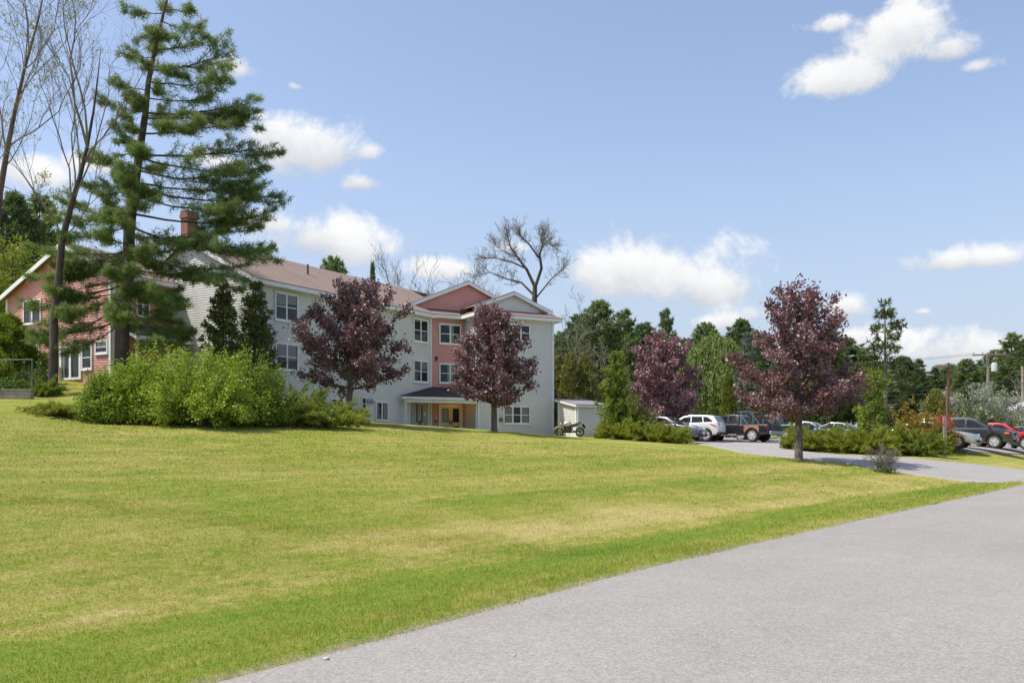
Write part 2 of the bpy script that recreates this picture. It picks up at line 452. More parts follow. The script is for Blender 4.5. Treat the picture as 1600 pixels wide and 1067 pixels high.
# ------------------------------------------------------------------ terrain
EDGE = np.array([(-45, -53), (-30, -32.5), (-14, -10.7), (-6, .3), (-2, 5.8), (-.57, 7.76), (1.59, 10.76), (5.93, 16.0),
                 (11.6, 22.7), (17.8, 30.0), (31, 45.2), (60, 79), (120, 150), (300, 365)], float)
def _densify(p, n=12):
    o = []
    for i in range(len(p) - 1):
        for t in np.linspace(0, 1, n, endpoint=False):
            p0 = p[max(i - 1, 0)]; p1 = p[i]; p2 = p[i + 1]; p3 = p[min(i + 2, len(p) - 1)]
            m1 = (p2 - p0) * .5 * np.linalg.norm(p2 - p1) * 2 / (np.linalg.norm(p2 - p1) + np.linalg.norm(p1 - p0) + 1e-9)
            m2 = (p3 - p1) * .5 * np.linalg.norm(p2 - p1) * 2 / (np.linalg.norm(p3 - p2) + np.linalg.norm(p2 - p1) + 1e-9)
            h = (2*t**3-3*t*t+1)*p1 + (t**3-2*t*t+t)*m1 + (-2*t**3+3*t*t)*p2 + (t**3-t*t)*m2
            o.append(h)
    o.append(p[-1]); return np.array(o)
EDGED = _densify(EDGE)
_A = EDGED[:-1]; _D = EDGED[1:] - EDGED[:-1]; _L2 = (_D ** 2).sum(1)
def edge_dist(x, y):
    """signed distance from the road's edge, positive on the lawn side"""
    x = np.atleast_1d(np.asarray(x, float)).ravel(); y = np.atleast_1d(np.asarray(y, float)).ravel()
    best = np.full(len(x), 1e9); sg = np.ones(len(x))
    for i in range(len(_A)):
        rx = x - _A[i, 0]; ry = y - _A[i, 1]
        t = np.clip((rx * _D[i, 0] + ry * _D[i, 1]) / _L2[i], 0, 1)
        d = np.hypot(rx - t * _D[i, 0], ry - t * _D[i, 1])
        s_ = np.where(-_D[i, 1] * rx + _D[i, 0] * ry >= 0, 1, -1)
        m = d < best
        best = np.where(m, d, best); sg = np.where(m, s_, sg)
    return best * sg
_C = []
def cp(px, py, Y): p = P(px, py, Y); _C.append((p.x, p.y, p.z))
for a in [(0, 640, 31), (80, 616, 38), (20, 606, 42), (110, 596, 46), (40, 592, 48.5), (0, 588, 52), (290, 664, 31), (150, 660, 31), (205, 618, 39.5), (300, 630, 40),
          (580, 659, 53), (640, 664.5, 46), (560, 661, 42), (470, 663, 34), (690, 668.5, 44), (772, 673.5, 43), (860, 680.5, 45), (940, 685.5, 48), (905, 683.5, 56),
          (1040, 691, 50), (1095, 691, 56), (1200, 693, 55), (1180, 709, 43), (1248, 719, 36), (1385, 736, 32.5), (1476, 713, 44.5), (1350, 711, 43), (1490, 700.5, 47), (1545, 702, 50),
          (1590, 699, 53), (1600, 721, 40), (1540, 740, 30.5)]: cp(*a)
_C += [(-13, 44, 3.2), (-9.5, 50, 2.75), (-4, 58.2, 1.72), (-6.2, 55.5, 1.95), (0, 57.6, 1.8), (2.7, 59.7, 1.82), (10, 80, 1.4), (40, 80, 1.2), (80, 110, 1.2), (0, 110, 2.5), (-40, 60, 5.2), (-50, 100, 6.5), (-15, 75, 3.5),
       (-30, 20, 2.75), (-45, 10, 2.9), (-25, 38, 3.3), (-60, 40, 5.0)]
_C = np.array(_C)
_sC = edge_dist(_C[:, 0], _C[:, 1])
_Kc = np.hypot(_C[:, None, 0] - _C[None, :, 0], _C[:, None, 1] - _C[None, :, 1]) * -1
def _base(s): return np.where(s > 0, np.minimum(.088 * s, 2.4), 0)
_res = _C[:, 2] - _base(_sC)
_wts = np.linalg.solve(_Kc - np.eye(len(_C)) * 0.15, _res - 0)
def _fbm(x, y):
    return (np.sin(x * .71 + 1.3 * np.sin(y * .33)) * np.sin(y * .83 + 1.7 * np.sin(x * .29 + 1)) * .5
            + np.sin(x * 1.9 + y * .7 + 2) * np.sin(y * 2.3 - x * .4) * .25)
def height(x, y):
    sh = np.shape(x)
    x = np.asarray(x, float).ravel(); y = np.asarray(y, float).ravel()
    s = edge_dist(x, y)
    z = _base(s)
    for i in range(len(_C)): z = z - _wts[i] * np.hypot(x - _C[i, 0], y - _C[i, 1])
    far = np.clip((np.hypot(x, y - 40) - 75) / 80, 0, 1)
    z = z * (1 - far) + 1.6 * far
    lawn = z + .035 * _fbm(x, y)
    k = np.clip((s - .2) / 7.0, 0, 1); k = k * k * (3 - 2 * k)
    near = np.where(s < .3, .16 * s, .048 - .10 * np.clip((s - .3) / 1.6, 0, 1)) + .03 * np.clip(s - 2, 0, 10)
    zz = near * (1 - k) + lawn * k
    zz = np.where(s < 0, np.maximum(.16 * s, -.35), zz)
    zz = np.where(s < -7.2, np.minimum(-.35 + .16 * (-7.2 - s) , -.02), zz)
    return zz.reshape(sh)
def gz(x, y): return float(height(np.array([x]), np.array([y]))[0])
def G(px, Y):
    x = (px - CX) / F * Y
    return Vector((x, Y, gz(x, Y)))

def lawn_group():
    g = bpy.data.node_groups.new('lawn_colour', 'ShaderNodeTree')
    g.interface.new_socket('Color', in_out='OUTPUT', socket_type='NodeSocketColor')
    t = NT(g)
    o = t.n('NodeGroupOutput')
    gm = t.n('ShaderNodeNewGeometry')
    at = t.n('ShaderNodeAttribute'); at.attribute_name = 'edge'
    s = at.outputs['Fac']
    mp = t.n('ShaderNodeMapping', vector_type='POINT'); mp.inputs['Rotation'].default_value = (0, 0, R(-50)); t.l(gm.outputs['Position'], mp.inputs[0])
    sx_ = t.n('ShaderNodeSeparateXYZ'); t.l(mp.outputs[0], sx_.inputs[0])
    st = t.n('ShaderNodeCombineXYZ'); t.l(t.math('MULTIPLY', sx_.outputs[0], .10), st.inputs[0]); t.l(t.math('MULTIPLY', s, 1.15), st.inputs[1])
    stripe = t.noise(st.outputs[0], 1.0, 5, .62, .4)
    patch = t.noise(gm.outputs['Position'], .33, 5, .65, .3)
    fine = t.noise(gm.outputs['Position'], 5.5, 4, .7)
    micro = t.noise(gm.outputs['Position'], 38, 3, .7)
    green, lush, straw, bare = (.255, .305, .040), (.175, .272, .030), (.53, .455, .175), (.52, .37, .24)
    f = t.math('ADD', t.math('MULTIPLY', stripe, .52), t.math('MULTIPLY', patch, .48))
    f = t.math('ADD', f, t.math('MULTIPLY', t.math('SUBTRACT', fine, .5), .42))
    f = t.math('ADD', f, t.math('MULTIPLY', t.math('SUBTRACT', micro, .5), .26))
    st3 = t.n('ShaderNodeCombineXYZ'); t.l(t.math('MULTIPLY', sx_.outputs[0], .9), st3.inputs[0]); t.l(t.math('MULTIPLY', s, 5.0), st3.inputs[1])
    strk = t.noise(st3.outputs[0], 1.0, 4, .65, .5)
    f = t.math('ADD', f, t.math('MULTIPLY', t.math('SUBTRACT', strk, .5), .34))
    sn = t.math('ADD', s, t.math('MULTIPLY', t.math('SUBTRACT', stripe, .5), 1.6))
    sn = t.math('ADD', sn, t.math('MULTIPLY', t.math('SUBTRACT', fine, .5), .5))
    band = t.math('MULTIPLY', t.smooth(sn, 1.6, 2.8), t.smooth(sn, 5.2, 3.2))
    up = t.smooth(sn, 5.5, 13.0)
    f = t.math('ADD', f, t.math('MULTIPLY', t.math('MULTIPLY', band, t.math('ADD', t.math('MULTIPLY', t.smooth(sx_.outputs[0], 4.5, 10.5), .8), t.math('MULTIPLY', t.smooth(patch, .42, .62), .4))), .17))
    band2 = t.math('MULTIPLY', t.smooth(sn, 5.6, 6.3), t.smooth(sn, 8.2, 7.2))
    f = t.math('ADD', f, t.math('MULTIPLY', t.math('MULTIPLY', band2, t.smooth(sx_.outputs[0], 8, 16)), .10))
    f = t.math('ADD', f, t.math('MULTIPLY', up, .03))
    ditch = t.math('MULTIPLY', t.smooth(sn, .45, .95), t.smooth(sn, 2.3, 1.8))
    f = t.math('SUBTRACT', f, t.math('MULTIPLY', ditch, .09))
    c = t.ramp(f, [(.30, lush), (.46, green), (.58, (.375, .355, .085)), (.77, straw)])
    bf = t.math('MULTIPLY', t.smooth(t.noise(gm.outputs['Position'], .55, 8, .78, .6), .57, .68), up)
    c = t.mix(t.math('MULTIPLY', bf, .7), c, bare)
    rim = t.math('MULTIPLY', t.smooth(s, .16, .02), t.smooth(fine, .38, .55))
    c = t.mix(t.math('MULTIPLY', rim, .75), c, (.42, .37, .24))
    t.l(c, o.inputs[0])
    return g
LG = lawn_group()
def mat_lawn():
    m, t = new_mat('mown_lawn')
    gr = t.n('ShaderNodeGroup'); gr.node_tree = LG
    gm = t.n('ShaderNodeNewGeometry')
    n1 = t.noise(gm.outputs['Position'], 24, 5, .75); n2 = t.noise(gm.outputs['Position'], 90, 2, .7)
    h = t.math('ADD', n1, t.math('MULTIPLY', n2, .6))
    c = t.mix(t.smooth(h, .62, .95), t.mix(1, gr.outputs[0], (.64, .68, .62), 'MULTIPLY'), t.mix(1, gr.outputs[0], (1.2, 1.16, 1.22), 'MULTIPLY'))
    p = pbsdf(t, c, .9, 0, .12, 0, bump(t, h, .8, .05))
    out(t, p.outputs[0]); return m
def mat_blades():
    m, t = new_mat('grass_blades')
    gr = t.n('ShaderNodeGroup'); gr.node_tree = LG
    g = t.n('ShaderNodeNewGeometry')
    v = t.math('ADD', .84, t.math('MULTIPLY', g.outputs['Random Per Island'], .72))
    cb = t.n('ShaderNodeCombineXYZ')
    for i in range(3): t.l(v, cb.inputs[i])
    c = t.mix(1, gr.outputs[0], cb.outputs[0], 'MULTIPLY')
    dry = t.math('MULTIPLY', t.math('GREATER_THAN', g.outputs['Random Per Island'], .93), .7)
    c = t.mix(dry, c, (.55, .46, .22))
    p = pbsdf(t, c, .6, 0, .25)
    tr = t.n('ShaderNodeBsdfTranslucent'); t.l(c, tr.inputs[0])
    mx = t.n('ShaderNodeMixShader'); mx.inputs[0].default_value = .4
    t.l(p.outputs[0], mx.inputs[1]); t.l(tr.outputs[0], mx.inputs[2]); out(t, mx.outputs[0]); return m
def mat_asphalt(name, lo, hi, tint):
    m, t = new_mat(name)
    g = t.n('ShaderNodeNewGeometry'); pos = g.outputs['Position']
    v = t.n('ShaderNodeTexVoronoi', feature='F1'); t.l(pos, v.inputs['Vector']); v.inputs['Scale'].default_value = 95
    bw = t.n('ShaderNodeRGBToBW'); t.l(v.outputs['Color'], bw.inputs[0])
    v2 = t.n('ShaderNodeTexVoronoi', feature='F1'); t.l(pos, v2.inputs['Vector']); v2.inputs['Scale'].default_value = 40
    bw2 = t.n('ShaderNodeRGBToBW'); t.l(v2.outputs['Color'], bw2.inputs[0])
    big = t.noise(pos, .28, 5, .6, .3); mid = t.noise(pos, 2.2, 5, .65)
    st = t.n('ShaderNodeMapping'); st.inputs['Rotation'].default_value = (0, 0, R(-50)); t.l(pos, st.inputs[0])
    st2 = t.n('ShaderNodeMapping'); st2.inputs['Scale'].default_value = (.05, .7, 1); t.l(st.outputs[0], st2.inputs[0])
    track = t.noise(st2.outputs[0], 1, 3, .5)
    f = t.math('ADD', t.math('MULTIPLY', bw.outputs[0], .34), t.math('MULTIPLY', bw2.outputs[0], .22))
    f = t.math('ADD', f, t.math('MULTIPLY', mid, .14))
    f = t.math('ADD', f, t.math('MULTIPLY', big, .2))
    f = t.math('ADD', f, t.math('MULTIPLY', track, .16))
    c = t.ramp(f, [(.24, lo), (.76, hi)])
    c = t.mix(t.math('MULTIPLY', t.smooth(t.noise(pos, .9, 6, .7, .8), .58, .72), .25), c, tint)
    wv = t.n('ShaderNodeTexVoronoi', feature='DISTANCE_TO_EDGE')
    ad = t.vmath('ADD', pos, t.vmath('SCALE', pos, None)) if False else pos
    nz_ = t.n('ShaderNodeTexNoise'); t.l(pos, nz_.inputs['Vector']); nz_.inputs['Scale'].default_value = 1.1; nz_.inputs['Detail'].default_value = 4
    wp = t.vmath('ADD', pos, nz_.outputs['Color']); t.l(wp, wv.inputs['Vector']); wv.inputs['Scale'].default_value = .16
    crack = t.math('MULTIPLY', t.smooth(wv.outputs['Distance'], .006, .001), t.smooth(t.noise(pos, .2, 2, .5), .5, .6))
    c = t.mix(t.math('MULTIPLY', crack, .0), c, (.06, .06, .06))
    p = pbsdf(t, c, .88, 0, .25, 0, bump(t, t.math('ADD', bw.outputs[0], bw2.outputs[0]), .5, .012))
    out(t, p.outputs[0]); return m
M['lawn'] = mat_lawn(); M['blades'] = mat_blades()
M['road'] = mat_asphalt('weathered_road_asphalt', (.175, .165, .150), (.41, .388, .358), (.34, .318, .285))
M['lot'] = mat_asphalt('pale_lot_asphalt', (.24, .23, .22), (.42, .40, .385), (.36, .34, .31))

def grid_mesh(name, X, Y, Z, mat, attrs=None, smooth=True):
    ny, nx = X.shape
    me = bpy.data.meshes.new(name)
    V = np.stack([X, Y, Z], -1).reshape(-1, 3).astype(np.float32)
    i = np.arange((ny - 1) * (nx - 1)); r, c = i // (nx - 1), i % (nx - 1)
    a = r * nx + c
    Fc = np.stack([a, a + 1, a + nx + 1, a + nx], -1).astype(np.int32)
    me.vertices.add(len(V)); me.vertices.foreach_set('co', V.ravel())
    me.loops.add(Fc.size); me.loops.foreach_set('vertex_index', Fc.ravel())
    me.polygons.add(len(Fc)); me.polygons.foreach_set('loop_start', np.arange(0, Fc.size, 4, dtype=np.int32))
    me.update(calc_edges=True)
    me.polygons.foreach_set('use_smooth', [smooth] * len(Fc))
    if attrs:
        for k, v in attrs.items():
            at = me.attributes.new(k, 'FLOAT', 'POINT'); at.data.foreach_set('value', np.asarray(v, np.float32).ravel())
    me.materials.append(mat)
    o = bpy.data.objects.new(name, me); COL.objects.link(o); return o

def with_skirt(X, Y, Z):
    """turns the rim of a paved sheet down into the ground"""
    def ext(A): return np.pad(A, 1, mode='edge')
    X2, Y2, Z2 = ext(X), ext(Y), ext(Z)
    X2[0] = X2[1] + (X2[1] - X2[2]) * .02; Y2[0] = Y2[1] + (Y2[1] - Y2[2]) * .02; X2[-1] = X2[-2] + (X2[-2] - X2[-3]) * .02; Y2[-1] = Y2[-2] + (Y2[-2] - Y2[-3]) * .02
    X2[:, 0] = X2[:, 1] + (X2[:, 1] - X2[:, 2]) * .2; Y2[:, 0] = Y2[:, 1] + (Y2[:, 1] - Y2[:, 2]) * .2; X2[:, -1] = X2[:, -2] + (X2[:, -2] - X2[:, -3]) * .2; Y2[:, -1] = Y2[:, -2] + (Y2[:, -2] - Y2[:, -3]) * .2
    Z2[0] -= .3; Z2[-1] -= .3; Z2[1:-1, 0] -= .3; Z2[1:-1, -1] -= .3
    return X2, Y2, Z2
u = np.linspace(-1, 1, 420); xs = 34 * np.sinh(u * 3.1) / math.sinh(1) * .92
v_ = np.linspace(0, 1, 440); ys = -40 + 0 * v_
v_ = np.linspace(-.55, 1, 460); ys = 22 + 24 * np.sinh(v_ * 3.6) / math.sinh(1) * .95
XX, YY = np.meshgrid(xs, ys)
SS = edge_dist(XX, YY).reshape(XX.shape)
tag(grid_mesh('ground', XX, YY, height(XX, YY), M['lawn'], {'edge': SS}), kind='structure')

# road sheet
tt = np.linspace(0, 1, 7)
nrm = np.stack([np.gradient(EDGED[:, 1]), -np.gradient(EDGED[:, 0])], -1); nrm /= np.linalg.norm(nrm, axis=1)[:, None]
rng = np.random.default_rng(5)
jag = .02 * np.sin(np.arange(len(EDGED)) * 1.7) * 0
RX = EDGED[:, 0][:, None] + nrm[:, 0][:, None] * (tt[None, :] * 7.3 - .12)
RY = EDGED[:, 1][:, None] + nrm[:, 1][:, None] * (tt[None, :] * 7.3 - .12)
RZ = np.zeros_like(RX)
tag(grid_mesh('road', RX, RY, RZ, M['road']), kind='structure')

def resample(p, n):
    p = np.array(p, float); d = np.r_[0, np.cumsum(np.hypot(*np.diff(p, axis=0).T))]
    # smooth by repeated corner cutting, then even spacing
    for _ in range(3):
        q = [p[0]]
        for i in range(len(p) - 1): q += [p[i] * .75 + p[i + 1] * .25, p[i] * .25 + p[i + 1] * .75]
        q.append(p[-1]); p = np.array(q)
    d = np.r_[0, np.cumsum(np.hypot(*np.diff(p, axis=0).T))]
    t = np.linspace(0, d[-1], n)
    return np.stack([np.interp(t, d, p[:, 0]), np.interp(t, d, p[:, 1])], -1)
near_e = resample([(20.2, 31.0), (17.6, 30.8), (15.6, 32.8), (13.2, 35.8), (12.1, 38.5), (11.5, 42), (11.2, 46), (10.4, 51), (8.4, 55), (6.5, 58)], 90)
far_e = resample([(28.2, 41.2), (25.5, 40.6), (22, 40.9), (19, 41), (16.8, 41.8), (15.5, 44), (14.9, 47), (15.6, 50), (18, 54), (21, 58)], 90)
ss = np.linspace(0, 1, 40)
DX = near_e[:, 0][:, None] * (1 - ss) + far_e[:, 0][:, None] * ss
DY = near_e[:, 1][:, None] * (1 - ss) + far_e[:, 1][:, None] * ss
DZ = np.maximum(height(DX, DY) + .045, .006)
tag(grid_mesh('driveway', *with_skirt(DX, DY, DZ), M['lot']), kind='structure')
def quad_sheet(name, a, b, c, d, n, dz):
    s1, t1 = np.meshgrid(np.linspace(0, 1, n), np.linspace(0, 1, n))
    f = lambda k: (a[k] * (1 - s1) + b[k] * s1) * (1 - t1) + (d[k] * (1 - s1) + c[k] * s1) * t1
    X, Y = f(0), f(1)
    return tag(grid_mesh(name, *with_skirt(X, Y, height(X, Y) + dz), M['lot']), kind='structure')
quad_sheet('parking_lot', (6, 54.5), (15.0, 48.5), (34, 66), (14, 76), 50, .052)
quad_sheet('parking_lot', (24.5, 46.3), (46, 64.5), (35, 74), (13.3, 54.8), 50, .058)
# ------------------------------------------------------------------ plants
def unit(a): return a / (np.linalg.norm(a, axis=-1, keepdims=True) + 1e-9)
def rvec(rng, n): return unit(rng.normal(size=(n, 3)))
def rhombs(c, u, L, Wd, rng, fold=0.0):
    n = len(c); u = unit(u); v = unit(np.cross(u, rvec(rng, n)))
    L = np.broadcast_to(L, n)[:, None]; Wd = np.broadcast_to(Wd, n)[:, None]
    w_ = np.cross(u, v) * fold * Wd
    return np.stack([c, c + u * L * .45 + v * Wd * .5 + w_, c + u * L, c + u * L * .45 - v * Wd * .5 + w_], 1)
def spikes(c, u, L, Wd, rng):
    n = len(c); u = unit(u); v = unit(np.cross(u, rvec(rng, n)))
    L = np.broadcast_to(L, n)[:, None]; Wd = np.broadcast_to(Wd, n)[:, None]
    return np.stack([c + v * Wd * .5, c + u * L, c - v * Wd * .5], 1)
def bez(a, b, c, n):
    t = np.linspace(0, 1, n)[:, None]
    return (1 - t) ** 2 * a + 2 * t * (1 - t) * b + t * t * c
def wiggle(p, rng, amp):
    q = p.copy(); n = len(p)
    if n > 2: q[1:] += np.cumsum(rng.normal(0, amp, (n - 1, 3)), 0) * np.linspace(.3, 1, n - 1)[:, None]
    return q
A3 = np.array

def tree_parts(parent, mb, tris, k, mat_leaf, mat_bark, leafname='crown', trunkname='trunk'):
    if mb is not None and mb.v: mb.build(trunkname, mat_bark, parent, smooth=True)
    if tris is not None and len(tris): np_mesh(leafname, np.concatenate(tris) if isinstance(tris, list) else tris, k, mat_leaf, parent)

def broadleaf(parent, seed, H, trunk_h, env, r0, n_limb, n_sub, per, leaf, mats, lean=(0, 0), up=(.25, .75), jit=.16, spikes_out=.25, top_leaf=1.0, sq=1.0):
    """env(h in 0..1 above trunk_h) -> radius. Limbs rise from the trunk and fill the envelope."""
    rng = np.random.default_rng(seed)
    mb = MB()
    nT = 9
    z = np.linspace(0, H * .9, nT)
    tr = np.stack([lean[0] * (z / H) ** 1.3, lean[1] * (z / H) ** 1.3, z], 1)
    tr[1:, :2] += np.cumsum(rng.normal(0, .014 * H / nT, (nT - 1, 2)), 0)
    rad = r0 * (1 - z / H) ** .8 + .012; rad[0] *= 1.35
    trd = np.insert(tr, 1, tr[0] * .85 + tr[1] * .15, 0); rdd = np.insert(rad, 1, r0 * 1.02)
    mb.tube(trd, rdd, 9)
    L = []
    def leaves_along(p, n):
        t = rng.uniform(.12, 1.02, n); idx = np.clip(t * (len(p) - 1), 0, len(p) - 1.001)
        i0 = idx.astype(int); fr = (idx - i0)[:, None]
        c = p[i0] * (1 - fr) + p[np.minimum(i0 + 1, len(p) - 1)] * fr
        c = c + rng.normal(0, jit, (n, 3)) * A3([1, 1, .8])
        d = p[-1] - p[0]
        uu = unit(unit(np.broadcast_to(d, (n, 3))) * .5 + rvec(rng, n) * .9 + A3([0, 0, -.35]))
        ll = leaf[0] * rng.uniform(.7, 1.25, n)
        L.append(rhombs(c, uu, ll, ll * leaf[1], rng, .18))
    ga = rng.uniform(0, 6.28)
    for i in range(n_limb):
        fr = (i + .5) / n_limb
        hb = trunk_h * rng.uniform(.95, 1.08) + (H * .80 - trunk_h) * fr ** 1.15
        ga += 2.39996 + rng.uniform(-.35, .35)
        upk = up[0] + (up[1] - up[0]) * fr + rng.uniform(-.08, .08)
        # walk out until the envelope is met
        base = A3([np.interp(hb, tr[:, 2], tr[:, 0]), np.interp(hb, tr[:, 2], tr[:, 1]), hb])
        dr = A3([math.cos(ga), math.sin(ga) * sq, upk * 1.15])
        s_ = .2
        while s_ < H:
            q = base + dr * s_
            hn = (q[2] - trunk_h) / (H - trunk_h)
            cx_ = np.interp(min(q[2], H * .9), tr[:, 2], tr[:, 0]); cy_ = np.interp(min(q[2], H * .9), tr[:, 2], tr[:, 1])
            if hn > 1 or math.hypot(q[0] - cx_, (q[1] - cy_) / max(sq, .01)) > env(max(min(hn, 1), 0)): break
            s_ += .12
        s_ *= rng.uniform(.84, 1.0 + spikes_out)
        tip = base + dr * s_
        mid = base + dr * s_ * .5 + A3([0, 0, -.10 * s_ * (1 - fr)]) + rng.normal(0, .05 * s_, 3)
        p = wiggle(bez(base, mid, tip, 8), rng, .02 * s_ / 3)
        rl = max(.012, np.interp(hb, z, rad) * .55)
        mb.tube(p, np.linspace(rl, .007, 8), 5)
        ns = max(4, int(n_sub * (s_ / 2.2) ** .8))
        for j in range(ns):
            t = .18 + .82 * (j + rng.uniform(0, 1)) / ns
            k_ = t * 7; i0 = min(int(k_), 6); b = p[i0] + (p[i0 + 1] - p[i0]) * (k_ - i0)
            dd = unit(unit(p[-1] - p[0]) * .55 + rvec(rng, 1)[0] * A3([1, 1, .75]) + A3([0, 0, .2]))
            sl = s_ * rng.uniform(.18, .40) * (1.15 - .55 * t)
            sl = max(sl, .30)
            e = b + dd * sl
            q = bez(b, b + dd * sl * .5 + rng.normal(0, .04, 3), e, 5)
            mb.tube(q, np.linspace(max(.006, rl * .3), .004, 5), 3, cap=False)
            leaves_along(q, int(per * rng.uniform(.6, 1.35) * (sl / .5) ** .7))
        leaves_along(p[4:], per)
    lead = tr[5:] if len(tr) > 6 else tr
    leaves_along(np.vstack([lead, lead[-1] + A3([0.05, 0, H * .10])]), int(per * 3 * top_leaf))
    tree_parts(parent, mb, L, 4, mats[0], mats[1])

def conifer(parent, seed, H, r_fn, nwh, nbr, ntw, ntuft, nl, mats, trunk_r, z0=.12, droop=-.15, uptip=.12, bare=.25, flat=.35, wid=.10, lean=(0, 0), gapp=0.08, leafname='crown'):
    rng = np.random.default_rng(seed); mb = MB(); L = []
    z = np.linspace(0, H, 9)
    tr = np.stack([lean[0] * (z / H) ** 1.2, lean[1] * (z / H) ** 1.2, z], 1)
    tr[1:, :2] += np.cumsum(rng.normal(0, .006 * H / 3, (8, 2)), 0)
    mb.tube(tr, trunk_r * (1 - z / H) ** .85 + .015, 7)
    for wI in range(nwh):
        f = z0 + (1 - z0) * ((wI + rng.uniform(0, .7)) / nwh)
        if f > .995: f = .99
        hb = f * H
        ga = rng.uniform(0, 6.28)
        for b in range(nbr):
            if rng.random() < gapp: continue
            an = ga + 6.283 * b / nbr + rng.uniform(-.3, .3)
            Lb = r_fn((f - z0) / (1 - z0)) * rng.uniform(.62, 1.12)
            if Lb < .15: Lb = .15
            base = A3([np.interp(hb, z, tr[:, 0]), np.interp(hb, z, tr[:, 1]), hb])
            d = A3([math.cos(an), math.sin(an), 0])
            rise = (f - .45) * .7
            tip = base + d * Lb + A3([0, 0, Lb * (droop + rise * .8 + uptip)])
            mid = base + d * Lb * .55 + A3([0, 0, Lb * (droop * .9 + rise * .4)])
            p = wiggle(bez(base, mid, tip, 6), rng, .015 * Lb)
            mb.tube(p, np.linspace(max(.012, trunk_r * .22 * (1 - f) + .01), .006, 6), 4, cap=False)
            n = max(2, int(ntw * (Lb / max(r_fn(.2), .3)) ** .8))
            t = bare + (1 - bare) * (np.arange(n) + rng.uniform(0, 1, n)) / n
            idx = t * 4.999; i0 = idx.astype(int); fr = (idx - i0)[:, None]
            c = p[i0] * (1 - fr) + p[i0 + 1] * fr
            sd_ = np.where(rng.random(n) < .5, 1, -1)[:, None] * A3([-d[1], d[0], 0])
            tl = (Lb * .34 * (1.15 - t) + .12)[:, None]
            off = (sd_ * rng.uniform(.1, 1, (n, 1)) + d * .55 + rng.normal(0, flat, (n, 3)) * A3([.4, .4, 1]))
            tipc = c + off * tl
            # tufts spread along the twig
            for q in range(ntuft):
                s_ = rng.uniform(.2, 1.05, n)[:, None]
                cc = c * (1 - s_) + tipc * s_
                for _ in range(1):
                    cc2 = np.repeat(cc, 4, 0) + rng.normal(0, .05, (n * 4, 3))
                    uu = np.repeat(unit(off), 4, 0) * .6 + rvec(rng, n * 4) * .85 + A3([0, 0, .18])
                    ll = nl * rng.uniform(.65, 1.25, n * 4)
                    L.append(spikes(cc2, uu, ll, ll * wid * 2, rng))
    tree_parts(parent, mb, L, 3, mats[0], mats[1], leafname)

def bare_tree(parent, seed, H, base_r, first, spread, levels, mat, lean=(0, 0), buds=None, rmin=.0045, twig=True, upw=.35, nch=(4, 6), forks=None, budp=.5, decay=.60):
    rng = np.random.default_rng(seed); mb = MB(); tips = []
    def grow(p0, d, L, r, lev):
        n = 6 if lev < 2 else 4
        pts = [p0]; dd = d.copy()
        for i in range(n):
            dd = unit(dd + rng.normal(0, .10 + .05 * lev, 3) + A3([0, 0, upw * .18]))
            pts.append(pts[-1] + dd * L / n)
        pts = A3(pts)
        r1 = r * (.42 if lev < levels else .35)
        mb.tube(pts, np.linspace(r, max(r1, rmin * .8), n + 1), 7 if lev == 0 else (5 if lev < 3 else 3), cap=False)
        if lev < levels: grow(pts[-1], dd, L * decay * .85, max(r1, rmin), lev + 1)
        if lev >= levels:
            tips.append(pts[-1]); tips.append(pts[-2]); return
        k = rng.integers(nch[0], nch[1] + 1) + (2 if lev == 0 else 0)
        for j in range(k):
            t = (first if lev == 0 else .25) + (1 - (first if lev == 0 else .25)) * (j + rng.uniform(.1, .9)) / k
            x = t * n; i0 = min(int(x), n - 1); b = pts[i0] + (pts[i0 + 1] - pts[i0]) * (x - i0)
            ax = unit(pts[i0 + 1] - pts[i0])
            side = rvec(rng, 1)[0]; side = unit(side - ax * side.dot(ax) if hasattr(side, 'dot') else side)
            sp = spread * rng.uniform(.7, 1.3)
            nd = unit(ax * math.cos(sp) + side * math.sin(sp) + A3([0, 0, upw * .5]))
            rr = (r + (r1 - r) * t) * rng.uniform(.5, .72)
            grow(b, nd, L * decay * rng.uniform(.7, 1.2) * (1.15 - .45 * t), max(rr, rmin), lev + 1)
    d0 = unit(A3([lean[0], lean[1], H]))
    if forks:
        for (bx, by, bz, dx, dy, dz, L, r) in forks: grow(A3([bx, by, bz]), unit(A3([dx, dy, dz])), L, r, 1 if r < base_r * .8 else 0)
    else:
        grow(A3([0., 0, -.1]), d0, H * .68, base_r, 0)
    mb.build('trunk', mat, parent, smooth=True)
    if buds:
        tp = A3(tips); tp = tp[rng.random(len(tp)) < budp]
        if len(tp):
            c = np.repeat(tp, 3, 0) + rng.normal(0, .05, (len(tp) * 3, 3))
            L = rhombs(c, rvec(rng, len(c)) + A3([0, 0, .3]), .11 * rng.uniform(.5, 1.3, len(c)), .07, rng)
            np_mesh('leaf_buds', L, 4, buds, parent)
    return A3(tips)

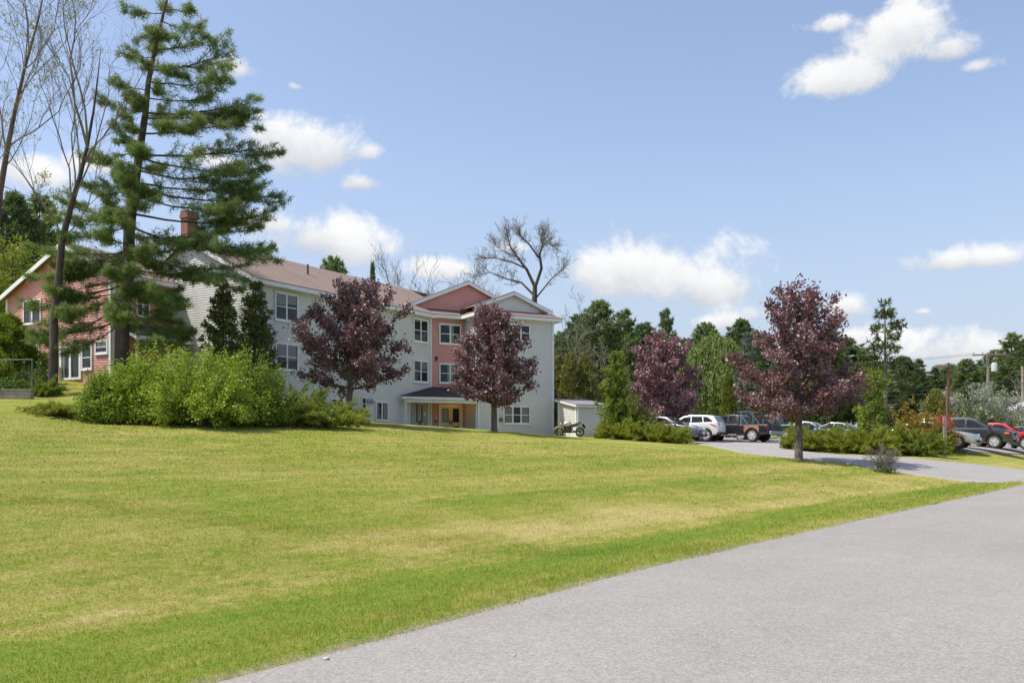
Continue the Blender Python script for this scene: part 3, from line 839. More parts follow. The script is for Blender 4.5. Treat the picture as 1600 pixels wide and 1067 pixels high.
def shoots(parent, seed, n_sh, rad, hgt, ang, mats, per, leaf, kind='spike', arch=.5, inner=.25, jit=.05, ell=(1, 1), uneven=.25, tipbias=.0, leafname='foliage', stemname='stems', nstem=999, thick=.012):
    """a shrub of arching shoots: ang = (min,max) rise of the shoots in degrees"""
    rng = np.random.default_rng(seed); mb = MB(); L = []
    ph = rng.uniform(0, 6.28, 4)
    for i in range(n_sh):
        an = i * 2.39996 + rng.uniform(-.4, .4)
        f = math.sqrt((i + .5) / n_sh)
        rise = R(ang[1] + (ang[0] - ang[1]) * f + rng.uniform(-7, 7))
        lob = 1 + uneven * (math.sin(an * 3 + ph[0]) * .5 + math.sin(an * 5 + ph[1]) * .5 + rng.uniform(-1, .9) * .6)
        ext = 1 / math.sqrt((math.cos(rise) / rad) ** 2 + (math.sin(rise) / hgt) ** 2) * lob
        b = A3([math.cos(an) * rad * ell[0] * .12 * f, math.sin(an) * rad * ell[1] * .12 * f, 0.0])
        d = A3([math.cos(an) * ell[0] * math.cos(rise), math.sin(an) * ell[1] * math.cos(rise), math.sin(rise)])
        tip = b + d * ext
        mid = b + d * ext * .5 + A3([0, 0, arch * ext * .22 * math.cos(rise)])
        p = wiggle(bez(b, mid, tip, 7), rng, .018 * ext)
        if i < nstem: mb.tube(p, np.linspace(thick * (1 + ext * .3), .003, 7), 4, cap=False)
        # side sprays
        m = max(3, int(per * ext / max(rad, hgt)))
        t = inner + (1 - inner) * rng.uniform(0, 1, m) ** (1 - tipbias)
        idx = t * 5.999; i0 = idx.astype(int); fr = (idx - i0)[:, None]
        c = p[i0] * (1 - fr) + p[i0 + 1] * fr
        ax = unit(p[i0 + 1] - p[i0])
        if kind == 'spike':        # feathery spray: several spikelets leaving a twig
            tw = unit(ax * 1.15 + rvec(rng, m) * .62 + A3([0, 0, .18])) * (leaf[0] * 1.5 * (1.25 - t * .7))[:, None]
            for q in range(7):
                s_ = rng.uniform(0, 1, (m, 1))
                cc = c + tw * s_ + rng.normal(0, jit * .4, (m, 3))
                uu = unit(tw) * .75 + rvec(rng, m) * .6
                ll = leaf[0] * rng.uniform(.5, 1.15, m)
                L.append(spikes(cc, uu, ll, ll * leaf[1], rng))
        else:
            cc = np.repeat(c, 3, 0) + rng.normal(0, jit, (m * 3, 3))
            uu = np.repeat(ax, 3, 0) * .5 + rvec(rng, m * 3) * .9
            ll = leaf[0] * rng.uniform(.6, 1.25, m * 3)
            L.append(rhombs(cc, uu, ll, ll * leaf[1], rng, .15))
    tree_parts(parent, mb, L, 3 if kind == 'spike' else 4, mats[0], mats[1], leafname, stemname)

def columnar(parent, seed, H, r_fn, n, leaf, mats, trunk_r=.08, up=.8, shell=.55, twigs=1):
    """arborvitae: upright flattened sprays set through the outer half of a column"""
    rng = np.random.default_rng(seed); mb = MB(); L = []
    mb.tube([(0, 0, -.1), (0.02, 0, H * .5), (0, .02, H * .93)], [trunk_r, trunk_r * .6, .01], 6)
    h = rng.uniform(.02, 1, n) ** .9
    an = rng.uniform(0, 6.283, n)
    ph = rng.uniform(0, 6.28, 6)
    lob = 1 + .17 * np.sin(an * 3 + h * 11 + ph[0]) + .16 * np.sin(an * 5 - h * 17 + ph[1]) + .14 * np.sin(h * 31 + ph[2] + an * 2)
    r = np.array([r_fn(q) for q in h]) * lob * (shell + (1.03 - shell) * rng.uniform(0, 1, n) ** .6) * rng.normal(1, .09, n)
    c = np.stack([np.cos(an) * r, np.sin(an) * r, h * H * .97], 1)
    dirs = np.stack([np.cos(an) * (1 - up), np.sin(an) * (1 - up), np.full(n, up)], 1) + rng.normal(0, .22, (n, 3))
    for q in range(6):
        cc = c + rng.normal(0, leaf[0] * .4, (n, 3))
        ll = leaf[0] * rng.uniform(.6, 1.3, n)
        L.append(spikes(cc, dirs + rng.normal(0, .3, (n, 3)), ll, ll * leaf[1], rng))
    for k in range(0, n, max(1, n // 60)):
        mb.tube([(0, 0, c[k][2] * .85), tuple(c[k])], [.015, .004], 3, cap=False)
    tree_parts(parent, mb, L, 3, mats[0], mats[1])

def willow(parent, seed, H, rad, n_str, leaf, mats):
    rng = np.random.default_rng(seed); mb = MB(); L = []
    mb.tube([(0, 0, -.2), (.1, .05, H * .3), (0, 0, H * .75)], [.38, .3, .08], 8)
    for i in range(n_str):
        an = rng.uniform(0, 6.283); f = rng.uniform(0, 1) ** .6
        ht = H * (1.0 - .48 * f ** 2.2) * rng.uniform(.90, 1.03)
        r_ = rad * f * (1 + .15 * math.sin(an * 4 + 1) + .1 * math.sin(an * 7))
        top = A3([math.cos(an) * r_ * .85, math.sin(an) * r_ * .85, ht])
        if i % 5 == 0: mb.tube(bez(A3([0, 0, H * .32]), A3([math.cos(an) * r_ * .35, math.sin(an) * r_ * .35, ht * .85]), top, 6), np.linspace(.09, .012, 6), 4, cap=False)
        ln = min(rng.uniform(.22, .62) * H, ht - .5)
        end = top + A3([math.cos(an) * rad * .12, math.sin(an) * rad * .12, -ln])
        p = wiggle(bez(top, top + A3([math.cos(an) * rad * .12, math.sin(an) * rad * .12, .08 * ln]), end, 9), rng, .05)
        m = int(34 * ln / H * 2)
        t = rng.uniform(0, .999, m) * 8; i0 = t.astype(int); fr = (t - i0)[:, None]
        c = p[i0] * (1 - fr) + p[i0 + 1] * fr
        for q in range(3):
            cc = c + rng.normal(0, .10, (m, 3))
            ll = leaf * rng.uniform(.6, 1.3, m)
            L.append(rhombs(cc, rvec(rng, m) * .45 + A3([0, 0, -.9]), ll, ll * .3, rng))
    tree_parts(parent, mb, L, 4, mats[0], mats[1])

# --- the big white pine in front of the red wing: its branches are one by one those of the tree in the photograph
def big_pine():
    Y0 = 39.5
    base = G(204, Y0)
    root = empty('white_pine', base, 'tall dark-trunked white pine with long wind-swept branches standing before the red house wing', 'tree', absolute=False)
    rng = np.random.default_rng(77); mb = MB(); L = []
    def Q(px, py, dy=0.0):
        p = P(px, py, Y0 + dy); return A3(p - base)
    tk = [(188, 622), (190, 560), (192, 500), (198, 430), (203, 360), (206, 320), (212, 280), (219, 230), (226, 180), (233, 130), (245, 70), (258, 10), (270, -30)]
    tp = A3([Q(a, b) for a, b in tk]); tp[0][2] -= .3
    tp[1:-1, 1] += rng.normal(0, .05, len(tp) - 2)
    tr_ = np.interp(np.linspace(0, 1, len(tk)), [0, .12, .5, 1], [.37, .31, .20, .03])
    mb.tube(tp, tr_, 11)
    zt = tp[:, 2]
    def at_z(z): return A3([np.interp(z, zt, tp[:, 0]), np.interp(z, zt, tp[:, 1]), z])
    NL, NW = .235, .026
    def foliage(p, Lb, dens, bare):
        n = max(3, int(dens * Lb))
        t = bare + (1 - bare) * rng.uniform(0, 1, n) ** .85
        idx = t * (len(p) - 1.001); i0 = idx.astype(int); fr = (idx - i0)[:, None]
        c = p[i0] * (1 - fr) + p[i0 + 1] * fr
        ax = unit(p[i0 + 1] - p[i0])
        sd_ = unit(np.cross(ax, A3([0, 0, 1.0]))) * np.where(rng.random(n) < .5, 1, -1)[:, None]
        tl = (.22 + .26 * Lb * (1.1 - t) * .55)
        off = unit(sd_ * rng.uniform(.1, 1, (n, 1)) + ax * .75 + rng.normal(0, .26, (n, 3)) + A3([0, 0, .04])) * tl[:, None]
        for j in range(n):
            if rng.random() < .6:
                mb.tube([c[j], c[j] + off[j] * .95], [.011, .004], 3, cap=False)
        k = 3
        for s_ in (.3, .65, 1.0):
            cc = np.repeat(c + off * s_, 11, 0) + rng.normal(0, .055, (n * 11, 3)) + A3([0, 0, -.03])
            uu = np.repeat(unit(off), 11, 0) * .55 + rvec(rng, n * 11) * .95 + A3([0, 0, .12])
            ll = NL * rng.uniform(.6, 1.2, n * 11)
            L.append(spikes(cc, uu, ll, NW * rng.uniform(.7, 1.3, n * 11), rng))
    def branch(sz_px, tip, dens=11, bare=.30, dy=0.0, sag=.06, sx=None):
        a = at_z(EYE - (sz_px - HY) / F * Y0 - base.z)
        b = Q(tip[0], tip[1], dy)
        Lb = np.linalg.norm(b - a)
        mid = a * .42 + b * .58 + A3([0, 0, -(sag + rng.uniform(-.01, .07)) * Lb]) + rng.normal(0, .05, 3)
        p = bez(a, mid, b, 10); p[1:-1] += np.cumsum(rng.normal(0, .035, (8, 3)), 0) * .8
        p[-1] = b
        mb.tube(p, np.linspace(.016 + .0065 * Lb, .006, 10), 6, cap=False)
        foliage(p, Lb, dens, bare)
        # forks in the outer half
        for q in range(int(1 + Lb * .8)):
            t = rng.uniform(.35, .8); i0 = int(t * 9)
            d = unit((p[-1] - p[0]) / Lb + A3([0, rng.choice([-1, 1]) * rng.uniform(.3, .9), rng.uniform(-.2, .42)]))
            fl = Lb * (1 - t) * rng.uniform(.6, 1.0) + .3
            pp = wiggle(bez(p[i0], p[i0] + d * fl * .5 + A3([0, 0, -.05 * fl]), p[i0] + d * fl + A3([0, 0, .06 * fl]), 6), rng, .015)
            mb.tube(pp, np.linspace(.022, .006, 6), 4, cap=False)
            foliage(pp, fl, dens, .15)
    right = [(30, (318, 32), .5), (10, (300, 8), -.6), (75, (322, 58), -.8), (108, (368, 76), .6), (125, (352, 122), -1.0), (150, (330, 150), .8), (172, (400, 155), -.3), (180, (405, 176), 1.0),
             (205, (352, 196), -1.4), (238, (428, 226), .2), (242, (414, 262), 1.2), (262, (380, 262), -1.6), (290, (442, 306), 0), (282, (400, 292), 1.4), (300, (372, 318), -1.8), (330, (427, 328), .5),
             (350, (434, 385), -.4), (366, (405, 352), 1.5), (385, (383, 438), -.8), (398, (330, 372), -1.6), (415, (300, 420), -1.5), (436, (286, 468), -1.3), (462, (284, 505), .3), (470, (270, 540), -.9), (500, (300, 520), 1.0)]
    for s_, tip, dy in right: branch(s_ + 4, tip, 8, (.34 if 316 < tip[1] < 330 else .10) if 285 < tip[1] < 395 else .08, dy, .08)
    left = [(20, (212, 25), .4), (45, (216, 62), -.5), (90, (204, 95), .6), (140, (172, 132), -.6), (172, (163, 162), .7), (205, (188, 178), -1.1), (235, (140, 250), -.5), (262, (148, 240), 1.0), (288, (130, 288), -.8),
            (300, (160, 305), .9), (335, (74, 340), -.5), (345, (110, 318), 1.2), (352, (98, 372), -1.2), (392, (72, 392), .9), (402, (45, 432), -.6), (440, (35, 482), .1), (430, (80, 455), -1.4), (478, (48, 532), -.5), (505, (98, 552), -1.1), (498, (70, 520), 1.3)]
    for s_, tip, dy in left: branch(s_ + 2, tip, 9, .14, dy, .04)
    # the branches that come towards and go away from the street
    for i in range(38):
        py = 12 + 525 * (i / 38) ** .85 + rng.uniform(-8, 8)
        ln = np.interp(py, [0, 150, 330, 540], [1.2, 2.0, 3.0, 2.6]) * rng.uniform(.6, 1.1)
        sgn = -1 if i % 3 else 1
        px0 = np.interp(py, [b for a, b in tk[::-1]], [a for a, b in tk[::-1]])
        dxp = rng.uniform(-60, 85) * (ln / 3)
        branch(py + 6, (px0 + dxp, py + rng.uniform(-10, 16)), 16 if py < 170 else 11, .3, sgn * ln, .05)
    # low boughs spreading in front of the red wing
    for i in range(7):
        py = rng.uniform(365, 505); side = -1 if i % 5 < 3 else 1
        px0 = 196
        reach = rng.uniform(55, 150) if side < 0 else rng.uniform(40, 92)
        branch(py, (px0 + side * reach, py + rng.uniform(-5, 42)), 15, .22, rng.uniform(-2.2, 2.0), .05)
    # dead stubs under the crown
    for i in range(7):
        z_ = rng.uniform(2.6, 5.2); a = at_z(z_); an = rng.uniform(0, 6.28)
        mb.tube([a, a + A3([math.cos(an), math.sin(an), .1]) * rng.uniform(.3, .9)], [.02, .006], 4, cap=False)
    tree_parts(root, mb, L, 3, M['needle_pine'], M['bark_dark'])
    return root
# ------------------------------------------------------------------ the apartment building
B0 = Vector((-5.0, 55.0, 1.67))
bld = empty('apartment_building', B0, 'long three storey white clapboard apartment building with brick red gabled wing and pinkish roof', 'building', absolute=True)
FZ = 1.67                                     # ground floor level
EZ = 9.95                                     # wall top under the eaves
dM = Vector((.515, .857, 0)).normalized(); nM = Vector((dM.y, -dM.x, 0))        # main front direction and its outward normal
eR = Vector((.88, .476, 0)).normalized(); nR = Vector((eR.y, -eR.x, 0))         # entrance end direction and outward normal
A_main = Vector((-13.3, 44.6, 0)); L_main = 15.3
C_red = A_main + dM * L_main
C_side = C_red + eR * 2.49
C_right = C_side + nR * 1.95
L_right = 5.9
D_right = C_right + eR * L_right
UPV = Vector((0, 0, 1))

def tx(A, d, px):
    k = (px - CX) / F
    return -(A.x - k * A.y) / (d.x - k * d.y)
def zz(A, d, px, py):
    p = A + d * tx(A, d, px); return EYE - (py - HY) / F * p.y

def clap(mb, A, d, n, spans, z0, z1, course=.13):
    """clapboards lapping one over the next; spans(z) gives the [(t0,t1)] of the wall at height z"""
    k = int(math.ceil((z1 - z0) / course))
    for i in range(k):
        za = z0 + i * course; zb = min(za + course, z1)
        sa, sb = spans(za + .002), spans(zb - .002)
        for (a0, a1), (b0, b1) in zip(sa, sb):
            if a1 - a0 < .01: continue
            o1, o0 = n * .034, n * .003
            pts = [A + d * a0 + UPV * za + o1, A + d * a1 + UPV * za + o1, A + d * b1 + UPV * zb + o0, A + d * b0 + UPV * zb + o0,
                   A + d * a0 + UPV * za + n * .002, A + d * a1 + UPV * za + n * .002]
            mb.add(pts, [(0, 1, 2, 3), (4, 5, 1, 0)])
def wall(name, mat, A, d, n, t0, t1, z0, z1, gable=None, thick=.16):
    """gable = (t_apex, z_apex) above z1"""
    mb = MB()
    def spans(z):
        if z <= z1 or gable is None: return [(t0, t1)]
        f = (z - z1) / (gable[1] - z1)
        return [(t0 + (gable[0] - t0) * f, t1 + (gable[0] - t1) * f)]
    clap(mb, A, d, n, spans, z0, gable[1] if gable else z1)
    mt = Matrix(((d.x, 0, -n.x, A.x), (d.y, 0, -n.y, A.y), (0, 1, 0, 0), (0, 0, 0, 1)))
    ol = [(t0 + .002, z0), (t1 - .002, z0), (t1 - .002, z1)] + ([(gable[0], gable[1] - .002)] if gable else []) + [(t0 + .002, z1)]
    mb.prism(ol, mt, thick)
    return mb.build(name, mat, bld)
def wbox(mb, A, d, n, t0, t1, z0, z1, o0, o1):
    """a board on the wall plane between offsets o0 and o1 along the normal, standing clear of the laps"""
    if o0 > .005: o0 += .032
    o1 += .032
    vs = [A + d * t + UPV * z + n * o for o in (o0, o1) for t in (t0, t1) for z in (z0, z1)]
    mb.add(vs, [(0, 1, 3, 2), (4, 6, 7, 5), (0, 4, 5, 1), (2, 3, 7, 6), (0, 2, 6, 4), (1, 5, 7, 3)])
RW = random.Random(4)
def window(A, d, n, t0, t1, z0, z1, lights=2, sash=True, blinds=None, fw=.085, rail=.5, label=None, name='window'):
    mb = MB(); o0, o1 = .0, .062
    wbox(mb, A, d, n, t0 - fw, t0, z0 - fw, z1 + fw, o0, o1); wbox(mb, A, d, n, t1, t1 + fw, z0 - fw, z1 + fw, o0, o1)
    wbox(mb, A, d, n, t0, t1, z1, z1 + fw, o0, o1 - .004); wbox(mb, A, d, n, t0, t1, z0 - fw, z0, o0, o1 - .004)
    wbox(mb, A, d, n, t0 - fw - .02, t1 + fw + .02, z0 - fw - .035, z0 - fw - .001, o0, o1 + .03)
    wd = (t1 - t0) / lights
    for i in range(lights):
        a, b = t0 + wd * i, t0 + wd * (i + 1)
        if i: wbox(mb, A, d, n, a - .05, a + .05, z0, z1, o0, o1 - .008)
        if sash:
            zm = z0 + (z1 - z0) * rail
            wbox(mb, A, d, n, a + .05, b - .05, zm - .024, zm + .024, o0, .050)
            for (q0, q1) in ((z0, z0 + .035), (z1 - .03, z1)): wbox(mb, A, d, n, a + .05, b - .05, q0, q1, o0, .046)
    fr = mb.build(name, M['trim'], bld)
    if label: fr['label'] = label
    for i in range(lights):
        a, b = t0 + wd * i, t0 + wd * (i + 1)
        p = MB(); wbox(p, A, d, n, a + .01, b - .01, z0 + .005, z1 - .005, .012, .030)
        p.build('pane', M['glass'], fr)
        bl = blinds[i] if blinds else None
        if bl:
            q = MB()
            lo = z1 - (z1 - z0) * bl[1]
            if bl[0] == 'curtain':
                wq = (b - a - .1) * bl[1]
                s0 = a + .05 if bl[2] else b - .05 - wq
                wbox(q, A, d, n, s0, s0 + wq, z0 + .04, z1 - .035, .0305, .034)
            else: wbox(q, A, d, n, a + .055, b - .055, lo, z1 - .035, .0305, .034)
            q.build('curtain' if bl[0] == 'curtain' else 'blind', M['curtain' if bl[0] == 'curtain' else 'blind'], fr)
    return fr
def trimboard(A, d, n, t, z0, z1, wd=.14, o=.05, name='corner_board'):
    mb = MB(); wbox(mb, A, d, n, t - wd / 2, t + wd / 2, z0, z1, -.02, o); return mb.build(name, M['trim'], bld)

# --- walls
nEnd = -dM                                    # end gable of the long wing faces the street
dEnd = -nM                                    # runs from the front corner to the back
wall('wall', M['siding_white'], A_main, dM, nM, 0, L_main, .6, EZ)
wall('wall', M['siding_white'], A_main, dEnd, nEnd, 0.0, 10.0, 1.5, EZ, (5.0, 12.42))
wall('wall', M['siding_red'], C_red, eR, nR, 0, 2.49, .6, EZ)
wall('wall', M['siding_white'], C_side, nR, -eR, 0, 1.95, .6, EZ)
wall('wall', M['siding_white'], C_right, eR, nR, 0, L_right, .6, EZ)
wall('wall', M['siding_white'], D_right, -nR, eR, 0, 12.0, .6, EZ)
B_back = A_main + dEnd * 10.0
wall('wall', M['siding_white'], B_back, dM, -nM, 0, 24, .6, EZ)
# foundation board of the end wing
mb = MB(); wbox(mb, C_right, eR, nR, .0, L_right, FZ - .02, FZ + .22, 0, .045); mb.build('base_board', M['trim'], bld)
# --- corner boards
for (A, d, n, t) in ((A_main, dM, nM, .07), (A_main, dM, nM, L_main - .07), (C_right, eR, nR, .08), (C_right, eR, nR, L_right - .08), (C_side, nR, -eR, 1.95 - .08)):
    trimboard(A, d, n, t, .7, EZ)
trimboard(A_main, dEnd, nEnd, .08, 2, EZ)

# --- windows of the long front
tm = lambda px: tx(A_main, dM, px)
zt1, zt0 = zz(A_main, dM, 446, 460), zz(A_main, dM, 446, 500.5)
zs1, zs0 = zz(A_main, dM, 448, 538.5), zz(A_main, dM, 448, 577)
for k, (p0, p1) in enumerate([(430, 462.5), (535, 560), (646, 666.5)]):
    window(A_main, dM, nM, tm(p0), tm(p1), zt0, zt1, 2, True, [('blind', .42), ('blind', .36)] if k == 0 else ([('blind', .3), None] if k == 1 else None), rail=.5)
for k, (p0, p1) in enumerate([(431, 463), (535, 560), (646, 666.5)]):
    window(A_main, dM, nM, tm(p0), tm(p1), zs0, zs1, 2, True, [('blind', .5), ('blind', .62)] if k == 0 else ([None, ('blind', .4)] if k == 2 else None))
zg1, zg0 = zz(A_main, dM, 595, 629.5), zz(A_main, dM, 595, 655)
window(A_main, dM, nM, tm(587), tm(604), zg0, zg1, 2, False, [('curtain', .4, True), ('curtain', .75, False)])
window(A_main, dM, nM, tm(517), tm(534), zg0 + .15, zg1 + .05, 2, False)
window(A_main, dM, nM, tm(480), tm(497), zg0 + .15, zg1 + .05, 2, False)
window(A_main, dM, nM, tm(565), tm(570), zg0 + .55, zg1 + .25, 1, True, None, .05, name='window')
for px in (574, 580):
    t_ = tm(px); z_ = zz(A_main, dM, 577, 626)
    m_ = MB(); wbox(m_, A_main, dM, nM, t_ - .11, t_ + .11, z_ - .17, z_ + .08, .0, .05)
    vs = [A_main + dM * (t_ + a) + UPV * (z_ + b) + nM * o for (a, b, o) in ((-.13, .12, .02), (.13, .12, .02), (.13, -.10, .22), (-.13, -.10, .22), (-.13, -.12, .02), (.13, -.12, .02))]
    m_.add(vs, [(0, 1, 2, 3), (4, 3, 2, 5), (0, 3, 4), (1, 5, 2), (0, 4, 5, 1)]); m_.build('vent_hood', M['grey_metal'], bld)
# --- entrance bay
tr_ = lambda px: tx(C_red, eR, px)
zr = lambda px, py: zz(C_red, eR, px, py)
window(C_red, eR, nR, tr_(687.5), tr_(718), zr(702, 536.5), zr(702, 508), 2, True, [None, ('curtain', .35, True)])
window(C_red, eR, nR, tr_(687.5), tr_(718), zr(702, 597.5), zr(702, 569.5), 2, True, [('curtain', .25, False), ('curtain', .3, True)])
mb = MB(); c = C_red + eR * tr_(681) + UPV * zr(681, 559) + nR * .08
mb.lathe([(.10, -.09), (.10, -.03), (.05, .03), (.02, .05)], Matrix.Translation(c) @ Matrix.Rotation(R(90), 4, 'X'), 12)
mb.box(c + UPV * -.16, (.12, .1, .1)); mb.build('alarm_bell', M['dark_metal'], bld, smooth=True)
# --- end wing windows
t2 = lambda px: tx(C_right, eR, px)
z2 = lambda px, py: zz(C_right, eR, px, py)
window(C_right, eR, nR, t2(787.5), t2(826), z2(806, 661), z2(806, 635.5), 3, True, [('blind', .95), None, ('blind', .95)])
window(C_right, eR, nR, t2(787.5), t2(826), z2(806, 595), z2(806, 567), 3, True, [None, ('blind', .4), ('blind', .4)])
window(C_right, eR, nR, t2(787.5), t2(826), z2(806, 532), z2(806, 508), 3, True, [None, None, None])
mb = MB(); wbox(mb, C_side, nR, -eR, .55, .95, zz(C_side, nR, 735, 526), zz(C_side, nR, 735, 517), 0, .07); mb.build('wall_vent', M['trim'], bld)
mb = MB(); p = C_right + eR * t2(782) + nR * .1 + UPV * z2(782, 652)
mb.lathe([(.05, -.28), (.13, -.25), (.11, -.1), (.04, 0), (.015, .05)], Matrix.Translation(p), 10); mb.tube([p + UPV * .04, p + UPV * .4 + nR * -.06], .008, 4)
mb.build('hanging_bell', worn('rusty_bell', (.30, .10, .05), (.2, .07, .04), .6, 6), bld, smooth=True)

# --- roofs
def uvroof(name, quads, mat, thick=.16):
    """solid roof slab from a list of convex polygons; uv in metres along the eave and up the slope"""
    mb = MB(); uvs = []
    for q in quads:
        q = [Vector(p) for p in q]
        n_ = (q[1] - q[0]).cross(q[2] - q[0]).normalized()
        if n_.z < 0: q = q[::-1]; n_ = -n_
        k = len(q)
        lo = [p - UPV * thick for p in q]
        mb.add(q + lo, [tuple(range(k)), tuple(reversed(range(k, 2 * k)))] + [(i, k + i, k + (i + 1) % k, (i + 1) % k) for i in range(k)])
    o = mb.build(name, mat, bld)
    me = o.data; uvl = me.uv_layers.new(name='UVMap')
    for pl in me.polygons:
        n_ = pl.normal; h = Vector((-n_.y, n_.x, 0))
        h = h.normalized() if h.length > 1e-3 else Vector((1, 0, 0))
        u2 = n_.cross(h).normalized()
        for li in pl.loop_indices:
            v = me.vertices[me.loops[li].vertex_index].co
            uvl.data[li].uv = (v.dot(h), v.dot(u2))
    return o
OV = .48
SLP = (12.42 - EZ) / 5.0
def main_pt(t, s, z): return A_main + dM * t + dEnd * s + UPV * z
eave_z = EZ + .10 - OV * SLP
rz = 12.42 + .13
TE = 19.5
uvroof('roof', [[main_pt(-.38, -OV, eave_z), main_pt(L_main + .15, -OV, eave_z), main_pt(TE, 1.8, EZ + .1 + 1.8 * SLP), main_pt(TE, 5, rz), main_pt(-.38, 5, rz)],
                [main_pt(-.38, 5, rz + .002), main_pt(24.4, 5, rz + .002), main_pt(24.4, 10 + OV, eave_z), main_pt(-.38, 10 + OV, eave_z)]], M['roof'], .06)
mb = MB()                                    # eave fascia, soffit and rake boards of the long wing
mb.bar(main_pt(-.40, -OV + .015, eave_z - .16), main_pt(L_main + .10, -OV + .015, eave_z - .16), .035, .21)
mb.bar(main_pt(-.36, -OV * .5, eave_z - .235), main_pt(L_main, -OV * .5, eave_z - .235), OV - .05, .02)
mb.build('fascia', M['trim'], bld)
mb = MB()
mb.bar(main_pt(-.36, -OV - .01, eave_z - .17), main_pt(-.36, 5.0, rz - .17), .04, .22)
mb.bar(main_pt(-.36, 10 + OV, eave_z - .17), main_pt(-.36, 5.0, rz - .17), .042, .22)
mb.bar(main_pt(-.02, .3, EZ - .12), main_pt(-.02, 5.0, 12.42 - .11), .05, .2)
mb.build('rake_board', M['trim'], bld)
# skirt roofs along the entrance bay and end wing
SK = .40
def skirt(A, d, n, t0, t1, inn, t0i=None, t1i=None):
    t0i = t0 if t0i is None else t0i; t1i = t1 if t1i is None else t1i
    z0_ = EZ + .10 - OV * SK
    return [A + d * t0 + n * OV + UPV * z0_, A + d * t1 + n * OV + UPV * z0_, A + d * t1i - n * inn + UPV * (z0_ + (OV + inn) * SK), A + d * t0i - n * inn + UPV * (z0_ + (OV + inn) * SK)]
sk_z = EZ + .10 - OV * SK
uvroof('skirt_roof', [skirt(C_red, eR, nR, -.25, 2.49 - OV, 1.7, -1.5, 2.6), skirt(C_right, eR, nR, -OV, L_right + OV, .75, 0.2, L_right - .3),
                      skirt(C_side, nR, -eR, .02, 1.95 + OV, 1.2, -1.0, 1.6), skirt(D_right, -nR, eR, -OV, 12, 1.0, .6, 12)], M['roof'], .055)
mb = MB()
def fas(A, d, n, t0, t1, dz=0.0):
    mb.bar(A + d * t0 + n * (OV - .015) + UPV * (sk_z - .155 + dz), A + d * t1 + n * (OV - .015) + UPV * (sk_z - .155 + dz), .034, .20)
    mb.bar(A + d * t0 + n * (OV * .5 - .03) + UPV * (sk_z - .232 + dz), A + d * t1 + n * (OV * .5 - .03) + UPV * (sk_z - .232 + dz), OV - .08, .02)
fas(C_red, eR, nR, -.2, 2.49 - OV, .002); fas(C_side, nR, -eR, OV - .3, 1.95 + OV, .004); fas(C_right, eR, nR, -OV + .02, L_right + OV - .02, .0); fas(D_right, -nR, eR, -OV + .03, 12, .006)
mb.build('fascia', M['trim'], bld)
# the two front gables
def front_gable(A, d, n, tc, half, zb, zap, setback, depth, mat):
    A2 = A - n * setback
    wall('gable_wall', mat, A2, d, n, tc - half, tc + half, zb - .25, zb, (tc, zap))
    p = (zap - zb) / half
    o = .30; h2 = half + .28
    zl = zap + .12 - h2 * p; zr_ = zap + .12
    f0 = A2 + n * o; b0 = A2 - n * depth
    uvroof('gable_roof', [[f0 + d * (tc - h2) + UPV * zl, f0 + d * tc + UPV * zr_, b0 + d * tc + UPV * zr_, b0 + d * (tc - h2) + UPV * zl],
                          [f0 + d * tc + UPV * (zr_ + .001), f0 + d * (tc + h2) + UPV * (zl + .001), b0 + d * (tc + h2) + UPV * (zl + .001), b0 + d * tc + UPV * (zr_ + .001)]], M['roof'], .055)
    m_ = MB()
    fo = A2 + n * (o - .02)
    m_.bar(fo + d * (tc - h2) + UPV * (zl - .15), fo + d * (tc + .02) + UPV * (zr_ - .15), .04, .22)
    m_.bar(fo + d * (tc + h2) + UPV * (zl - .152), fo + d * (tc - .02) + UPV * (zr_ - .152), .042, .22)
    m_.build('rake_board', M['trim'], bld)
tA, tB = tr_(650), tr_(735)
front_gable(C_red, eR, nR, tB, tB - tA, EZ + .62, zz(C_red, eR, 735, 440), .55, 7.0, M['siding_red'])
front_gable(C_right, eR, nR, 2.95, 2.75, EZ + .45, EZ + 1.52, .55, 9.0, M['siding_white'])

# --- chimney and vent pipe
ch = main_pt(4.2, 4.6, 0)
cx_ = A_main + dM * .9 + dEnd * tx(A_main + dM * .9, dEnd, 296)
mb = MB(); rot = Matrix.Translation(cx_) @ Matrix.Rotation(math.atan2(dM.y, dM.x), 4, 'Z')
mb.box((0, 0, 12.9), (.72, .56, 2.1), rot); mb.box((0, 0, 14.0), (.82, .66, .22), rot); mb.box((0, 0, 14.2), (.76, .60, .18), rot)
cm = roof_mat('red_chimney_bricks', (.33, .165, .125), (.27, .13, .10), (.2, .1, .08))
nt = cm.node_tree
for nd in nt.nodes:
    if nd.type == 'TEX_BRICK': nd.inputs['Brick Width'].default_value = .22; nd.inputs['Row Height'].default_value = .075
chm = mb.build('chimney', cm, bld)
uvl = chm.data.uv_layers.new(name='UVMap')
for pl in chm.data.polygons:
    n_ = pl.normal; h = Vector((-n_.y, n_.x, 0)); h = h.normalized() if h.length > .1 else Vector((1, 0, 0))
    for li in pl.loop_indices:
        v = chm.data.vertices[chm.data.loops[li].vertex_index].co; uvl.data[li].uv = (v.dot(h), v.z)
mb = MB(); p = main_pt(tx(A_main + dEnd * 2.6, dM, 481), 2.6, 0); zb = EZ + .1 + 2.6 * SLP
mb.tube([p + UPV * (zb - .1), p + UPV * (zb + .62)], .055, 10); mb.tube([p + UPV * (zb - .05), p + UPV * (zb + .05)], [.11, .07], 10); mb.build('vent_pipe', M['dark_metal'], bld, smooth=True)

